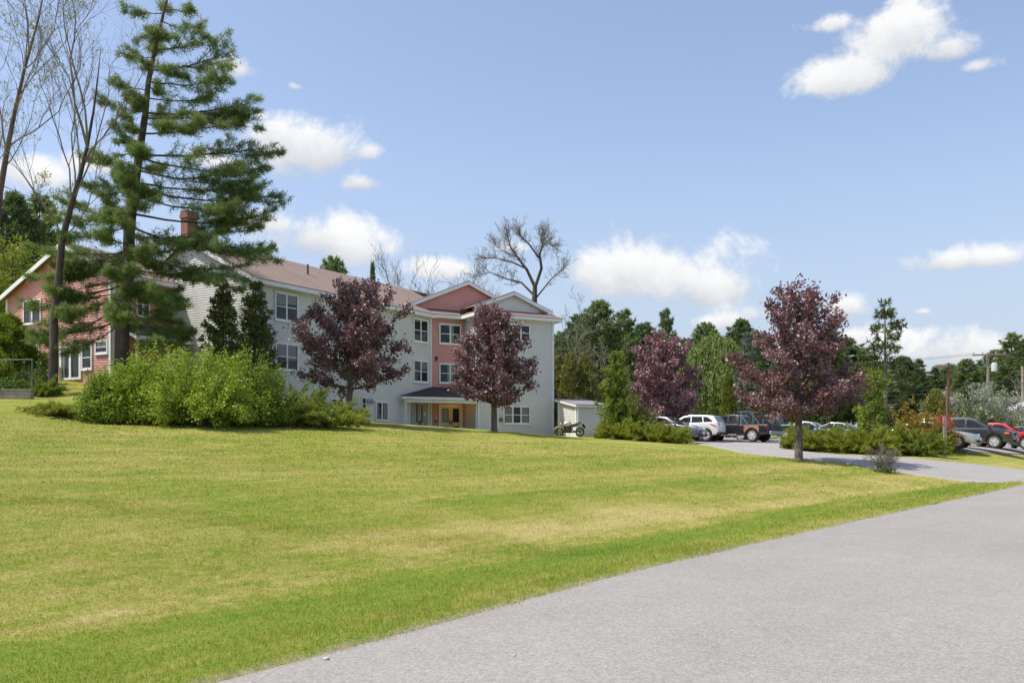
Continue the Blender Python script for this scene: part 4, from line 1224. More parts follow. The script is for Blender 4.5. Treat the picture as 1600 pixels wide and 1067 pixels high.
# --- entrance canopy
LC = 5.17
Cq0 = C_right - eR * LC
cz = z2(690, 620); cz2 = zz(C_red, eR, 700, 605)
mb = MB()
outl = [Cq0 - eR * .28 + nR * .35 + UPV * (cz + .02), C_right + eR * .0 + nR * .35 + UPV * (cz + .02), C_side + nR * .0 + UPV * cz2, C_red + eR * .05 + UPV * cz2]
can = uvroof('canopy', [outl], M['roof_dark'], .06)
mb.bar(Cq0 - eR * .25 + nR * .33 + UPV * (cz - .11), C_right + nR * .33 + UPV * (cz - .11), .04, .17)
mb.build('fascia', M['trim'], can)
mb = MB()
mb.add([Cq0 - eR * .2 + nR * .3 + UPV * (cz - .19), C_right + nR * .3 + UPV * (cz - .19), C_side + UPV * (cz - .19), C_red + UPV * (cz - .19)] + [p_ + UPV * .03 for p_ in (Cq0 - eR * .2 + nR * .3 + UPV * (cz - .19), C_right + nR * .3 + UPV * (cz - .19), C_side + UPV * (cz - .19), C_red + UPV * (cz - .19))],
       [(0, 1, 2, 3), (4, 5, 6, 7), (0, 1, 5, 4), (1, 2, 6, 5), (2, 3, 7, 6), (3, 0, 4, 7)])
mb.build('soffit', M['trim'], can)
mb = MB()                                          # header beam
mb.bar(Cq0 + nR * .12 + UPV * (cz - .3), C_right + nR * .12 + UPV * (cz - .3), .12, .2); mb.build('beam', M['trim'], can)
for q_ in (.09,):
    mb = MB(); mb.bar(Cq0 + eR * q_ + nR * .12 + UPV * .8, Cq0 + eR * q_ + nR * .12 + UPV * (cz - .2), .13, .13, (1, 0, 0)); mb.build('post', M['trim'], can)
# the side of the porch on the long front: small louvre, boards and double door
mb = MB(); t_a, t_b = tm(631), tm(636)
wbox(mb, A_main, dM, nM, tm(637.2), tm(639.2), .8, cz - .2, 0, .08); mb.build('corner_board', M['trim'], bld)
window(A_main, dM, nM, tm(630.5), tm(635.0), zz(A_main, dM, 633, 634.5), zz(A_main, dM, 633, 628), 1, False, [('blind', .95)], .06, name='louvre')
d0, d1 = tm(640.8), tm(666.5)
dt_ = zz(A_main, dM, 653, 626)
mb = MB(); wbox(mb, A_main, dM, nM, d0, d1, FZ - .1, dt_, 0, .05); dr = mb.build('double_door', M['grey_door'], bld); dr['label'] = 'plain grey double door with two narrow vertical lights'
dm = (d0 + d1) / 2
mb = MB(); wbox(mb, A_main, dM, nM, dm - .006, dm + .006, FZ, dt_, .0505, .053)
for s_ in (-1, 1): wbox(mb, A_main, dM, nM, dm + s_ * .27 - .06, dm + s_ * .27 + .06, FZ + .95, dt_ - .18, .0505, .056)
mb.build('pane', M['glass'], dr)
mb = MB()
for s_ in (-1, 1): wbox(mb, A_main, dM, nM, dm + s_ * .07 - .02, dm + s_ * .07 + .02, FZ + .82, FZ + 1.06, .051, .10)
mb.build('handle', M['dark_metal'], dr)
mb = MB(); wbox(mb, A_main, dM, nM, dm + .48, dm + .68, FZ + 1.35, FZ + 1.62, .0507, .054); mb.build('notice', M['plate'], dr)
mb = MB(); wbox(mb, A_main, dM, nM, tm(667.0), tm(668.6), FZ, cz - .2, 0.02, .07); mb.build('door_casing', M['trim'], bld)
# yellow double door in the red bay
y0, y1 = tr_(687), tr_(719.5); ztop = zr(702, 634.5)
mb = MB()
wbox(mb, C_red, eR, nR, y0 - .10, y0, FZ, ztop + .1, 0, .075); wbox(mb, C_red, eR, nR, y1, y1 + .10, FZ, ztop + .1, 0, .075); wbox(mb, C_red, eR, nR, y0, y1, ztop, ztop + .1, 0, .072)
mb.build('door_frame', M['trim'], bld)
ym = (y0 + y1) / 2
for s_, (a, b) in enumerate(((y0, ym - .008), (ym + .008, y1))):
    mb = MB(); st_ = .14
    wbox(mb, C_red, eR, nR, a, a + st_, FZ, ztop, 0, .055); wbox(mb, C_red, eR, nR, b - st_, b, FZ, ztop, 0, .055)
    for (q0, q1) in ((FZ, FZ + .22), (FZ + .72, FZ + .98), (ztop - .16, ztop)): wbox(mb, C_red, eR, nR, a + st_, b - st_, q0, q1, 0, .052)
    dr = mb.build('door', M['yellow_door'], bld); dr['label'] = 'pale yellow panelled entrance door with two glass lights'
    mb = MB(); wbox(mb, C_red, eR, nR, a + st_, b - st_, FZ + .22, FZ + .72, .01, .034); wbox(mb, C_red, eR, nR, a + st_, b - st_, FZ + .98, ztop - .16, .01, .034)
    mb.build('pane', M['glass'], dr)
    mb = MB(); hx = b - .07 if s_ == 0 else a + .07
    wbox(mb, C_red, eR, nR, hx - .03, hx + .03, FZ + .86, FZ + 1.14, .056, .11); mb.build('handle', M['dark_metal'], dr)
    if s_ == 0:
        mb = MB(); wbox(mb, C_red, eR, nR, a + st_ + .05, b - st_ - .05, FZ + 1.0, ztop - .2, .0345, .037); mb.build('curtain', M['curtain'], dr)
for (px, py, cl) in ((680, 653.5, 'grey_metal'), (680.5, 658, 'dark_metal')):
    mb = MB(); t_ = tr_(px); z_ = zr(px, py); wbox(mb, C_red, eR, nR, t_ - .06, t_ + .06, z_ - .08, z_ + .08, .02, .09); mb.build('intercom' if cl == 'grey_metal' else 'push_plate', M[cl], bld)
# lit lamp under the canopy
pl = C_red + eR * tr_(706) + nR * .9 + UPV * (cz - .24)
em, t = new_mat('lit_porch_lamp'); e_ = t.n('ShaderNodeEmission'); e_.inputs[0].default_value = (1, .42, .10, 1); e_.inputs[1].default_value = 5; out(t, e_.outputs[0])
mb = MB(); mb.lathe([(.13, .06), (.135, .0), (.11, -.06), (.05, -.10)], Matrix.Translation(pl), 14); mb.build('porch_lamp', em, can, smooth=True)
# concrete walk at the doors
# --- brick red wing with its own gable
K = Vector((-20.7, 44.7, 0)); nW = nEnd; dW = dEnd; dS = dM               # front corner on the right; front runs along dW, side along dM
zE_r, zE_l, z_ap, t_ap, t_l = 10.22, 9.62, 12.02, 3.9, 9.75
def spansR(z):
    lo = 0 if z <= zE_r else (z - zE_r) / (z_ap - zE_r) * t_ap
    hi = t_l if z <= zE_l else t_l + (z - zE_l) / (z_ap - zE_l) * (t_ap - t_l)
    return [(lo, hi)]
mb = MB(); clap(mb, K, dW, nW, spansR, 3.6, z_ap)
mt = Matrix(((dW.x, 0, -nW.x, K.x), (dW.y, 0, -nW.y, K.y), (0, 1, 0, 0), (0, 0, 0, 1)))
mb.prism([(0, 3.6), (t_l, 3.6), (t_l, zE_l), (t_ap, z_ap), (0, zE_r)], mt, .16); mb.build('wall', M['siding_red'], bld)
wall('wall', M['siding_red'], K, dS, nM, 0, 3.75, 3.0, zE_r)
wall('wall', M['siding_red'], K + dW * t_l, dS, -nM, 0, 14, 3.6, zE_l)
pr = (z_ap - zE_r) / t_ap; pl_ = (z_ap - zE_l) / (t_l - t_ap)
def kp(t, s, z): return K + dW * t + dS * s + UPV * z
uvroof('roof', [[kp(-.45, -.42, zE_r + .1 - .45 * pr), kp(-.45, 3.72, zE_r + .1 - .45 * pr), kp(t_ap, 3.72, z_ap + .1), kp(t_ap, -.42, z_ap + .1)],
                [kp(t_ap, -.42, z_ap + .101), kp(t_ap, 14, z_ap + .101), kp(t_l + .45, 14, zE_l + .1 - .45 * pl_), kp(t_l + .45, -.42, zE_l + .1 - .45 * pl_)]], M['roof'], .055)
mb = MB()
mb.bar(kp(-.47, -.40, zE_r - .04 - .45 * pr), kp(t_ap + .02, -.40, z_ap - .05), .04, .24); mb.bar(kp(t_l + .47, -.40, zE_l - .042 - .45 * pl_), kp(t_ap - .02, -.40, z_ap - .052), .042, .24)
mb.build('rake_board', M['trim'], bld)
mb = MB(); mb.bar(kp(-.45, -.38, zE_r - .05 - .45 * pr), kp(-.45, 3.7, zE_r - .05 - .45 * pr), .04, .2); mb.bar(kp(-.22, -.36, zE_r - .14 - .45 * pr), kp(-.22, 3.68, zE_r - .14 - .45 * pr), .4, .02); mb.build('fascia', M['trim'], bld)
trimboard(K, dW, nW, .08, 3.6, zE_r - .05, .16); trimboard(K, dW, nW, t_l - .08, 3.6, zE_l - .05, .16); trimboard(K, dS, nM, .08, 3.6, zE_r - .05, .14)
tk_ = lambda px: tx(K, dW, px); zk = lambda px, py: zz(K, dW, px, py)
def wk(p0, p1, y0_, y1_, **k):
    a, b = tk_(p1), tk_(p0); pm = (p0 + p1) / 2
    return window(K, dW, nW, min(a, b), max(a, b), zk(pm, y1_), zk(pm, y0_), **k)
wk(39.5, 64.5, 470.5, 504, lights=2, sash=False, blinds=[None, ('curtain', .3, True)])
wk(51.5, 62, 541, 566, lights=1, blinds=[('blind', .62)])
wk(131, 144, 542, 575.5, lights=1, blinds=[None])
wk(152, 168.5, 534, 551, lights=1, blinds=[('blind', .5)], name='louvre')
sd0, sd1 = tk_(127), tk_(97); zs_a, zs_b = zk(112, 593.5), zk(112, 543.5)
mb = MB()
for (a, b) in ((sd0 - .1, sd0 + .08), ((sd0 + sd1) / 2 - .09, (sd0 + sd1) / 2 + .09), (sd1 - .08, sd1 + .1)): wbox(mb, K, dW, nW, a, b, zs_a, zs_b + .12, 0, .07)
wbox(mb, K, dW, nW, sd0 + .08, sd1 - .08, zs_b, zs_b + .12, 0, .066); wbox(mb, K, dW, nW, sd0 + .08, sd1 - .08, zs_a, zs_a + .12, 0, .066)
dr = mb.build('sliding_door', M['trim'], bld); dr['label'] = 'white framed sliding patio door with dark glass'
mb = MB(); wbox(mb, K, dW, nW, sd0 + .08, sd1 - .08, zs_a + .1, zs_b, .01, .03); mb.build('pane', M['glass'], dr)
mb = MB(); wbox(mb, K, dW, nW, sd1 - .34, sd1 - .10, zs_a + .12, zs_b - .01, .0305, .034); mb.build('curtain', M['curtain'], dr)
ts = lambda px: tx(K, dS, px); zs_ = lambda px, py: zz(K, dS, px, py)
window(K, dS, nM, ts(214), ts(231), zs_(222, 494), zs_(222, 458), 2, True, None)
# side porch of the red wing, half hidden by the pine
pz0 = zz(K, dS, 240, 531); pz1 = zz(K, dS, 240, 510)
po = 1.7
def sp(s, o, z): return K + dS * s + nM * o + UPV * z
prf = uvroof('porch', [[sp(.2, po, pz0), sp(5.6, po, pz0), sp(5.6, .02, pz1), sp(.2, .02, pz1)]], M['roof_dark'], .06)
prf['label'] = 'dark shingled side porch with white posts'
mb = MB(); mb.bar(sp(.2, po - .02, pz0 - .16), sp(5.6, po - .02, pz0 - .16), .04, .2); mb.bar(sp(.22, po - .02, pz0 - .16), sp(.22, .05, pz1 - .16), .04, .2); mb.build('fascia', M['trim'], prf)
for s_ in (.35, 2.2, 4.0, 5.5):
    mb = MB(); mb.bar(sp(s_, po - .12, 3.0), sp(s_, po - .12, pz0 - .1), .13, .13, (1, 0, 0)); mb.build('post', M['trim'], prf)
mb = MB(); wbox(mb, K, dS, nM, 1.2, 2.1, 4.2, 6.2, 0, .05); dr = mb.build('door', worn('tan_door', (.45, .3, .14), (.38, .25, .12), .5, 3), bld)
mb = MB(); wbox(mb, K, dS, nM, 1.4, 1.9, 5.2, 6.0, .0505, .056); mb.build('pane', M['glass'], dr)
# ------------------------------------------------------------------ vehicles
def arch(cx, cz, r, n=9, a0=0.0):
    """points of a wheel arch, going forward along the underside"""
    return [(cx - r * math.cos(math.pi * k / (n - 1)), cz + r * math.sin(math.pi * k / (n - 1))) for k in range(n)]

def body_mesh(outline, W_, name, mat, parent, round_f=.16, round_r=.10, L=4.8, tumble=.035, belt=.85, bev=.07):
    """side outline (x forward, z up) extruded across the car, edges bevelled, nose and tail drawn in"""
    bm = bmesh.new()
    hw = W_ / 2
    layers = [-hw, -hw * .5, 0, hw * .5, hw]
    n = len(outline); rows = []
    for y in layers: rows.append([bm.verts.new((x, y, z)) for x, z in outline])
    bm.faces.new(rows[0]); bm.faces.new(list(reversed(rows[-1])))
    for a, b in zip(rows, rows[1:]):
        for i in range(n): bm.faces.new((a[i], b[i], b[(i + 1) % n], a[(i + 1) % n]))
    bmesh.ops.recalc_face_normals(bm, faces=bm.faces)
    rim = [e for e in bm.edges if len(e.link_faces) == 2 and abs(e.verts[0].co.y - e.verts[1].co.y) < 1e-5 and abs(abs(e.verts[0].co.y) - hw) < 1e-5]
    bmesh.ops.bevel(bm, geom=rim, offset=bev, segments=3, affect='EDGES', profile=.5)
    for xx in np.linspace(-L / 2 + .15, L / 2 - .15, 13):
        bmesh.ops.bisect_plane(bm, geom=bm.verts[:] + bm.edges[:] + bm.faces[:], plane_co=(xx, 0, 0), plane_no=(1, 0, 0), dist=1e-4)
    for zz_ in (.42, .62, .8):
        bmesh.ops.bisect_plane(bm, geom=bm.verts[:] + bm.edges[:] + bm.faces[:], plane_co=(0, 0, zz_), plane_no=(0, 0, 1), dist=1e-4)
    for v in bm.verts:
        x, y, z = v.co
        f = abs(x) / (L / 2)
        k = (round_f if x > 0 else round_r) * max(0, (f - .55) / .45) ** 2.2
        yr = abs(y) / hw
        v.co.y = y * (1 - k * .75)
        v.co.x = x * (1 - k * .42 * yr ** 2)
        # body side curves in above and below the widest line
        v.co.y *= 1 - tumble * abs(z - belt * .72) ** 1.5 * 1.6
    bmesh.ops.triangulate(bm, faces=[f for f in bm.faces if len(f.verts) > 4])
    me = bpy.data.meshes.new(name); bm.to_mesh(me); bm.free()
    me.materials.append(mat)
    me.polygons.foreach_set('use_smooth', [True] * len(me.polygons))
    try: me.set_sharp_from_angle(angle=R(32))
    except Exception: pass
    o = bpy.data.objects.new(name, me); COL.objects.link(o); o.parent = parent
    return o

def car(name, label, cat, loc, heading, group, W_, L, body, green, wins, wheels, col, wr=.33, gw=(.9, .70), mat_cab=None, features=(), rimcol='rim', round_f=.16, round_r=.12, belt=.95, lights=None, front_glass=True, trimcol='rubber', grille=None, plate_f=True, plate_r=True, grounded=True):
    root = empty(name, loc, label, cat, group, heading)
    hw = W_ / 2
    body_mesh(body, W_, 'body', col, root, round_f, round_r, L, belt=belt)
    # cabin
    zs = [p[1] for p in green]; zb, zt = min(zs), max(zs)
    def wy(z): return hw * (gw[0] + (gw[1] - gw[0]) * (z - zb) / (zt - zb))
    mb = MB(); n = len(green)
    vs = [(x, -wy(z), z) for x, z in green] + [(x, wy(z), z) for x, z in green]
    mb.add(vs, [tuple(range(n)), tuple(reversed(range(n, 2 * n)))] + [(i, n + i, n + (i + 1) % n, (i + 1) % n) for i in range(n)])
    cab = mb.build('cabin', mat_cab or col, root, smooth=True, bevel=.045)
    sl = (wy(zt) - wy(zb)) / (zt - zb)
    for (side) in (-1, 1):
        for poly in wins:
            mb = MB(); k = len(poly)
            a = [(x, side * (wy(z) + .007), z) for x, z in poly]; b = [(x, side * (wy(z) - .05), z) for x, z in poly]
            mb.add(a + b, [tuple(range(k)), tuple(reversed(range(k, 2 * k)))] + [(i, (i + 1) % k, k + (i + 1) % k, k + i) for i in range(k)])
            mb.build('side_window', M['car_glass'], root)
    def screen(p, q, nm, ins=.07):
        (x0, z0), (x1, z1) = p, q
        d = Vector((x1 - x0, 0, z1 - z0)); nn = Vector((d.z, 0, -d.x)).normalized()
        if nn.x * (1 if x0 > 0 or nm == 'windscreen' else -1) < 0: nn = -nn
        aa = Vector((x0, 0, z0)) + d * .07; bb = Vector((x1, 0, z1)) - d * .07
        y0_, y1_ = wy(aa.z) - ins, wy(bb.z) - ins
        vs = []
        for o in (.008, -.05):
            vs += [aa + nn * o + Vector((0, -y0_, 0)), aa + nn * o + Vector((0, y0_, 0)), bb + nn * o + Vector((0, y1_, 0)), bb + nn * o + Vector((0, -y1_, 0))]
        m_ = MB(); m_.add(vs, [(0, 1, 2, 3), (7, 6, 5, 4), (0, 4, 5, 1), (1, 5, 6, 2), (2, 6, 7, 3), (3, 7, 4, 0)])
        return m_.build(nm, M['car_glass'], root)
    if 'ws' in features or True:
        f = [p for p in green]
        screen(green[0], green[1], 'windscreen')
        screen(green[-1], green[-2], 'rear_window')
    # wheels
    for (wx) in wheels:
        for side in (-1, 1):
            c = Matrix.Translation((wx, side * (hw - .115), wr)) @ Matrix.Rotation(R(90) * (-side), 4, 'X')
            wroot = bpy.data.objects.new('wheel', None); COL.objects.link(wroot); wroot.parent = root
            wroot.location = (wx, side * (hw - .115), wr); wroot.empty_display_size = .2
            m4 = Matrix.Rotation(R(90) * (-side), 4, 'X')
            m_ = MB(); m_.lathe([(wr * .66, -.11), (wr * .93, -.115), (wr, -.085), (wr, .075), (wr * .94, .11), (wr * .68, .105)], m4, 28, True)
            m_.build('tyre', M['tyre'], wroot, smooth=True)
            m_ = MB(); m_.lathe([(wr * .70, .06), (wr * .69, .108), (wr * .62, .104), (wr * .60, .05)], m4, 24)
            for s_ in range(5):
                an = 2 * math.pi * s_ / 5
                a = m4 @ Vector((math.cos(an) * wr * .10, math.sin(an) * wr * .10, .085)); b = m4 @ Vector((math.cos(an) * wr * .64, math.sin(an) * wr * .64, .082))
                m_.bar(a, b, .13, .03, (0, side, 0))
            m_.lathe([(wr * .17, .06), (wr * .17, .1), (wr * .1, .112)], m4, 14)
            m_.build('rim', M[rimcol], wroot, smooth=False)
            # black disc standing in for the shade inside the arch behind the wheel
            m_ = MB(); m_.lathe([(wr * .6, -.18), (wr * 1.10, -.17), (wr * 1.10, -.05), (wr * .6, -.05)], m4, 20); m_.build('arch_shade_disc', M['rubber'], wroot)
    # lamps
    def pad(nm, mat_, poly3, th=.02, axis=(1, 0, 0)):
        ax = Vector(axis); a = [Vector(p) + ax * th for p in poly3]; b = [Vector(p) - ax * .12 for p in poly3]; k = len(a)
        m_ = MB(); m_.add(a + b, [tuple(range(k)), tuple(reversed(range(k, 2 * k)))] + [(i, (i + 1) % k, k + (i + 1) % k, k + i) for i in range(k)])
        return m_.build(nm, mat_, root, bevel=.008)
    if lights:
        for side in (-1, 1):
            (x0, z0, z1, yin, yout, wrap) = lights['head']
            pad('headlight', M['lens'], [(x0, side * yin * hw, z0), (x0 - wrap * .35, side * yout * hw, z0 + .03), (x0 - wrap * .45, side * yout * hw, z1), (x0 - .02, side * yin * hw, z1 - .02)], .02)
            if 'amber' in lights: 
                (ax, az) = lights['amber']; pad('indicator', M['amber_lens'], [(ax, side * .97 * hw, az), (ax - .12, side * 1.0 * hw, az + .01), (ax - .12, side * 1.0 * hw, az + .12), (ax, side * .97 * hw, az + .10)], .01)
            (x0, z0, z1, yin, yout, wrap) = lights['tail']
            pad('taillight', M['red_lens'], [(x0, side * yin * hw, z0 + .04), (x0 + wrap * .3, side * yout * hw, z0), (x0 + wrap, side * (yout + .005) * hw, z1 - .03), (x0 + .03, side * yin * hw, z1)], .02, (-1, 0, 0))
    if grille:
        x0, z0, z1, hwid = grille
        m_ = MB(); m_.box((x0, 0, (z0 + z1) / 2), (.06, hwid * 2, z1 - z0), None, .015)
        g_ = m_.build('grille', M['rubber'], root)
        m_ = MB()
        for k in range(3): m_.box((x0 + .031, 0, z0 + (z1 - z0) * (k + .5) / 3), (.012, hwid * 1.9, .02))
        m_.build('slat', M['steel'], g_)
    xf = max(p[0] for p in body); xr = min(p[0] for p in body)
    if plate_f: m_ = MB(); m_.box((xf + .012, 0, .47), (.02, .32, .16)); m_.build('number_plate', M['plate'], root)
    if plate_r: m_ = MB(); m_.box((xr - .012, 0, .62 if 'hiplate' not in features else .8), (.02, .32, .16)); m_.build('number_plate', M['plate'], root)
    # lower cladding / bumpers
    if 'clad' in features:
        m_ = MB(); m_.box((xr + .10, 0, .46), (.26, W_ * .93, .20), None, .05); m_.build('rear_bumper', M[trimcol], root)
        m_ = MB(); m_.box((xr + .03, 0, .37), (.14, W_ * .55, .10), None, .02); m_.build('skid_plate', M['grey_metal'], root)
    if 'lowgrille' in features:
        m_ = MB(); m_.box((xf - .015, 0, .36), (.06, W_ * .62, .16), None, .02); m_.build('lower_grille', M['rubber'], root)
    for side in (-1, 1):
        mx = green[0][0] - .18; m_ = MB(); m_.box((mx - .05, side * (hw * gw[0] + .12), zb + .12), (.12, .2, .14), None, .04); m_.build('mirror', col if 'bodymirror' in features else M['rubber'], root)
        for hx in (wins[0][0][0] * .1 - .35, -1.05):
            m_ = MB(); m_.box((hx, side * (hw * .992), zb - .10), (.17, .03, .03), None, .008); m_.build('door_handle', col, root)
    # shut lines of the doors
    for side in (-1, 1):
        m_ = MB()
        for hx in (green[0][0] - .30, (green[0][0] - .30 - 1.1)): m_.box((hx, side * hw * .985, .62), (.010, .03, .58))
        m_.build('door_gap', M['rubber'], root)
    return root

def place(px, Y, dz=.06):
    p = G(px, Y); return Vector((p.x, p.y, max(p.z, 0) + dz))
def hd(x, y): return math.atan2(y, x)

def sedan_body(L=4.85, wr=.33, wf=1.42, wb=-1.40, hood=.80, deck=1.0, nose=.68):
    h = L / 2
    return ([(-h + .12, .30)] + arch(wb, wr - .02, wr + .07) + arch(wf, wr - .02, wr + .07) + [(h - .12, .22), (h - .01, .34), (h, .52), (h - .07, nose), (h - .45, hood), (1.55, hood + .08), (.98, hood + .16),
            (-1.55, deck + .02), (-h + .25, deck), (-h + .03, deck - .10), (-h, .62), (-h + .04, .36)])
sedan_green = [(1.02, .93), (.22, 1.40), (-.2, 1.455), (-.75, 1.43), (-1.95, .99)]
sedan_win = [[(.62, .98), (.12, 1.33), (-.38, 1.38), (-.42, .99)], [(-.50, .99), (-.47, 1.38), (-.82, 1.35), (-1.42, 1.06), (-1.40, 1.0)]]
PG = 'vehicles in the parking lot'
pearl = paint('pearl_white_paint', (.72, .71, .69), .05, .3)
black_p = paint('faded_black_paint', (.016, .017, .02), .2, .35, (.16, .115, .08))
green_p = paint('dark_green_paint', (.03, .085, .075), .35, .3)
grey_p = paint('warm_grey_paint', (.13, .13, .132), .25, .36)
silver_p = paint('silver_paint', (.50, .51, .53), .65, .28)
char_p = paint('charcoal_paint', (.032, .034, .039), .2, .3)
red_p = paint('bright_red_paint', (.55, .02, .035), .2, .28)
blue_p = paint('slate_blue_paint', (.10, .125, .16), .15, .36)
navy_p = paint('navy_paint', (.02, .028, .06), .4, .28)

# grey hatchback nosing out from behind the juniper
LT = dict(head=(2.36, .60, .80, .52, .93, .9), tail=(-2.36, .72, .92, .5, .97, .35))
hb = [( -2.05, .30)] + arch(-1.30, .31, .39) + arch(1.32, .31, .39) + [(2.08, .22), (2.2, .36), (2.21, .54), (2.12, .70), (1.75, .84), (1.2, .95), (.85, 1.0), (-1.5, 1.05), (-2.0, 1.02), (-2.18, .9), (-2.2, .5)]
hbg = [(1.0, .96), (.15, 1.42), (-.3, 1.48), (-1.2, 1.43), (-2.0, 1.03)]
car('parked_hatchback', 'grey hatchback parked nose outwards at the edge of the low juniper by the shed', 'car', place(1046, 52.2), hd(.80, -.60), PG, 1.8, 4.4, hb, hbg,
    [[(.60, 1.0), (.05, 1.36), (-.42, 1.41), (-.45, 1.02)], [(-.53, 1.02), (-.50, 1.41), (-1.1, 1.37), (-1.55, 1.1), (-1.5, 1.05)]], (1.32, -1.30), grey_p, .32,
    lights=dict(head=(2.12, .62, .82, .50, .94, 1.1), tail=(-2.14, .75, .98, .6, .97, .3)), features=('lowgrille', 'bodymirror'), grille=(2.19, .50, .60, .42))
# white suv
sb = [(-2.15, .42)] + arch(-1.35, .36, .44) + arch(1.38, .36, .44) + [(2.16, .34), (2.27, .5), (2.26, .75), (2.12, .98), (1.3, 1.10), (1.0, 1.12), (-1.7, 1.18), (-2.12, 1.18), (-2.24, .98), (-2.25, .55)]
sg = [(1.05, 1.07), (.22, 1.56), (-.35, 1.67), (-1.45, 1.63), (-1.78, 1.58), (-2.12, 1.16)]
car('parked_suv', 'pearl white compact SUV between the grey hatchback and the black pickup', 'suv', place(1078, 56.4), hd(-.86, .51), PG, 1.86, 4.52, sb, sg,
    [[(.72, 1.12), (.12, 1.50), (-.30, 1.55), (-.32, 1.14)], [(-.39, 1.14), (-.37, 1.56), (-1.05, 1.54), (-1.12, 1.17)], [(-1.20, 1.18), (-1.12, 1.53), (-1.42, 1.51), (-1.76, 1.26), (-1.74, 1.21)]], (1.38, -1.35), pearl, .36, gw=(.93, .72),
    lights=dict(head=(2.2, .82, 1.0, .5, .95, 1.2), tail=(-2.18, .90, 1.10, .62, .975, .5)), features=('clad', 'hiplate', 'bodymirror'), belt=1.0, plate_f=False)

# pickups
def pickup(name, label, loc, heading, col, rack=False, patch=False, rimcol='rim'):
    L = 5.6; wr = .39
    b = [(-2.72, .50)] + arch(-1.62, .40, .49) + arch(1.75, .40, .49) + [(2.68, .40), (2.80, .55), (2.80, .85), (2.72, 1.02), (1.6, 1.12), (1.15, 1.14), (-.62, 1.14), (-.64, 1.10), (-2.74, 1.10), (-2.78, .95), (-2.78, .60)]
    g = [(1.25, 1.10), (.62, 1.66), (.2, 1.76), (-.42, 1.76), (-.62, 1.66), (-.70, 1.10)]
    root = car(name, label, 'pickup truck', loc, heading, PG, 1.96, L, b, g, [[(.98, 1.16), (.52, 1.62), (.22, 1.68), (.18, 1.16)], [(.08, 1.16), (.10, 1.68), (-.40, 1.68), (-.46, 1.16)]], (1.75, -1.62), col, wr, gw=(.93, .74),
        lights=dict(head=(2.74, .82, .98, .5, .93, .3), tail=(-2.745, .78, 1.04, .86, .985, .14)), features=('hiplate',), round_f=.08, round_r=.02, belt=1.15, rimcol=rimcol, grille=(2.79, .68, .98, .62), plate_f=False, plate_r=False)
    m_ = MB(); m_.box((-2.86, 0, .56), (.14, 1.86, .20), None, .03); m_.box((-2.80, 0, .50), (.2, .5, .06)); m_.build('rear_bumper', M['grey_metal'], root)
    m_ = MB(); m_.box((-2.80, 0, .86), (.02, 1.55, .40), None, .006); m_.build('tailgate', col, root)
    m_ = MB(); m_.box((-1.70, 0, 1.106), (1.96, 1.56, .012)); m_.build('bed_shade_sheet', M['rubber'], root)  # dark sheet at rail height painted in for the shaded open bed
    m_ = MB(); m_.box((-.66, .0, .85), (.035, 1.97, .58)); m_.build('bed_gap', M['rubber'], root)
    m_ = MB()
    for s_ in (-1, 1): m_.box((.3, s_ * .95, .42), (1.7, .14, .07), None, .015)
    m_.build('running_board', M['steel'], root)
    m_ = MB(); m_.box((-1.62, 0, .39), (.14, 1.6, .14)); m_.box((0, 0, .45), (4.2, .7, .12)); m_.build('axle', M['rubber'], root)
    if rack:
        m_ = MB()
        for s_ in (-1, 1):
            m_.bar((-.80, s_ * .86, 1.10), (-.80, s_ * .82, 1.92), .04, .04, (1, 0, 0)); m_.bar((-.80, s_ * .84, 1.72), (-1.25, s_ * .88, 1.12), .03, .03)
            m_.bar((-.55, s_ * .82, 1.92), (-1.35, s_ * .82, 1.92), .035, .035)
        m_.bar((-.80, -.95, 1.95), (-.80, .95, 1.95), .04, .04)
        m_.build('ladder_rack', M['grey_metal'], root)
    if patch:
        pm_ = worn('rust_primer', (.40, .20, .12), (.30, .15, .09), .8, 6)
        for s_ in (-1, 1):
            m_ = MB()
            mt_ = Matrix(((1, 0, 0, 0), (0, 0, s_, s_ * .955), (0, 1, 0, 0), (0, 0, 0, 1)))
            m_.prism([(-2.08, .915), (-1.06, .915), (-1.06, 1.02), (-2.08, 1.02)], mt_, .027); m_.prism([(-1.13, .62), (-1.06, .62), (-1.06, .914), (-1.13, .914)], mt_, .027)
            a_ = arch(-1.62, .40, .49, 11); b_ = [(x_, max(z_, .915) if .915 > z_ else z_) for x_, z_ in a_]
            m_.prism([(q[0], q[1]) for q in a_[1:-1]] + [(-1.14, .912), (-2.12, .912)], mt_, .026)
            m_.build('primer_panel', pm_, root)
    return root
pickup('pickup_truck', 'old black pickup with rust coloured fender panel and ladder rack over its bed', place(1150, 57.6), hd(-.74, .67), black_p, True, True)
gp = pickup('pickup_truck', 'dark green pickup parked beyond the black one, partly behind the hedge', place(1203, 60.4), hd(-.76, .65), green_p)
# silver sedan, minivan, red and navy cars of the street row
HR = hd(.79, -.61)
car('parked_sedan', 'silver sedan parked behind the red sign with its nose towards the street', 'car', place(1455, 47.4), HR, PG, 1.84, 4.85, sedan_body(), sedan_green, sedan_win, (1.42, -1.40), silver_p, .34,
    lights=dict(head=(2.30, .62, .76, .50, .95, 1.3), tail=(-2.36, .74, .94, .5, .97, .35)), features=('lowgrille', 'bodymirror'), grille=(2.41, .26, .44, .56))
vb = [(-2.45, .34)] + arch(-1.55, .34, .42) + arch(1.55, .34, .42) + [(2.46, .26), (2.56, .42), (2.56, .70), (2.45, .90), (2.05, 1.02), (1.5, 1.10), (1.2, 1.12), (-2.0, 1.12), (-2.46, 1.10), (-2.53, .9), (-2.54, .5)]
vg = [(1.55, 1.06), (.55, 1.60), (.1, 1.72), (-1.9, 1.72), (-2.25, 1.64), (-2.48, 1.10)]
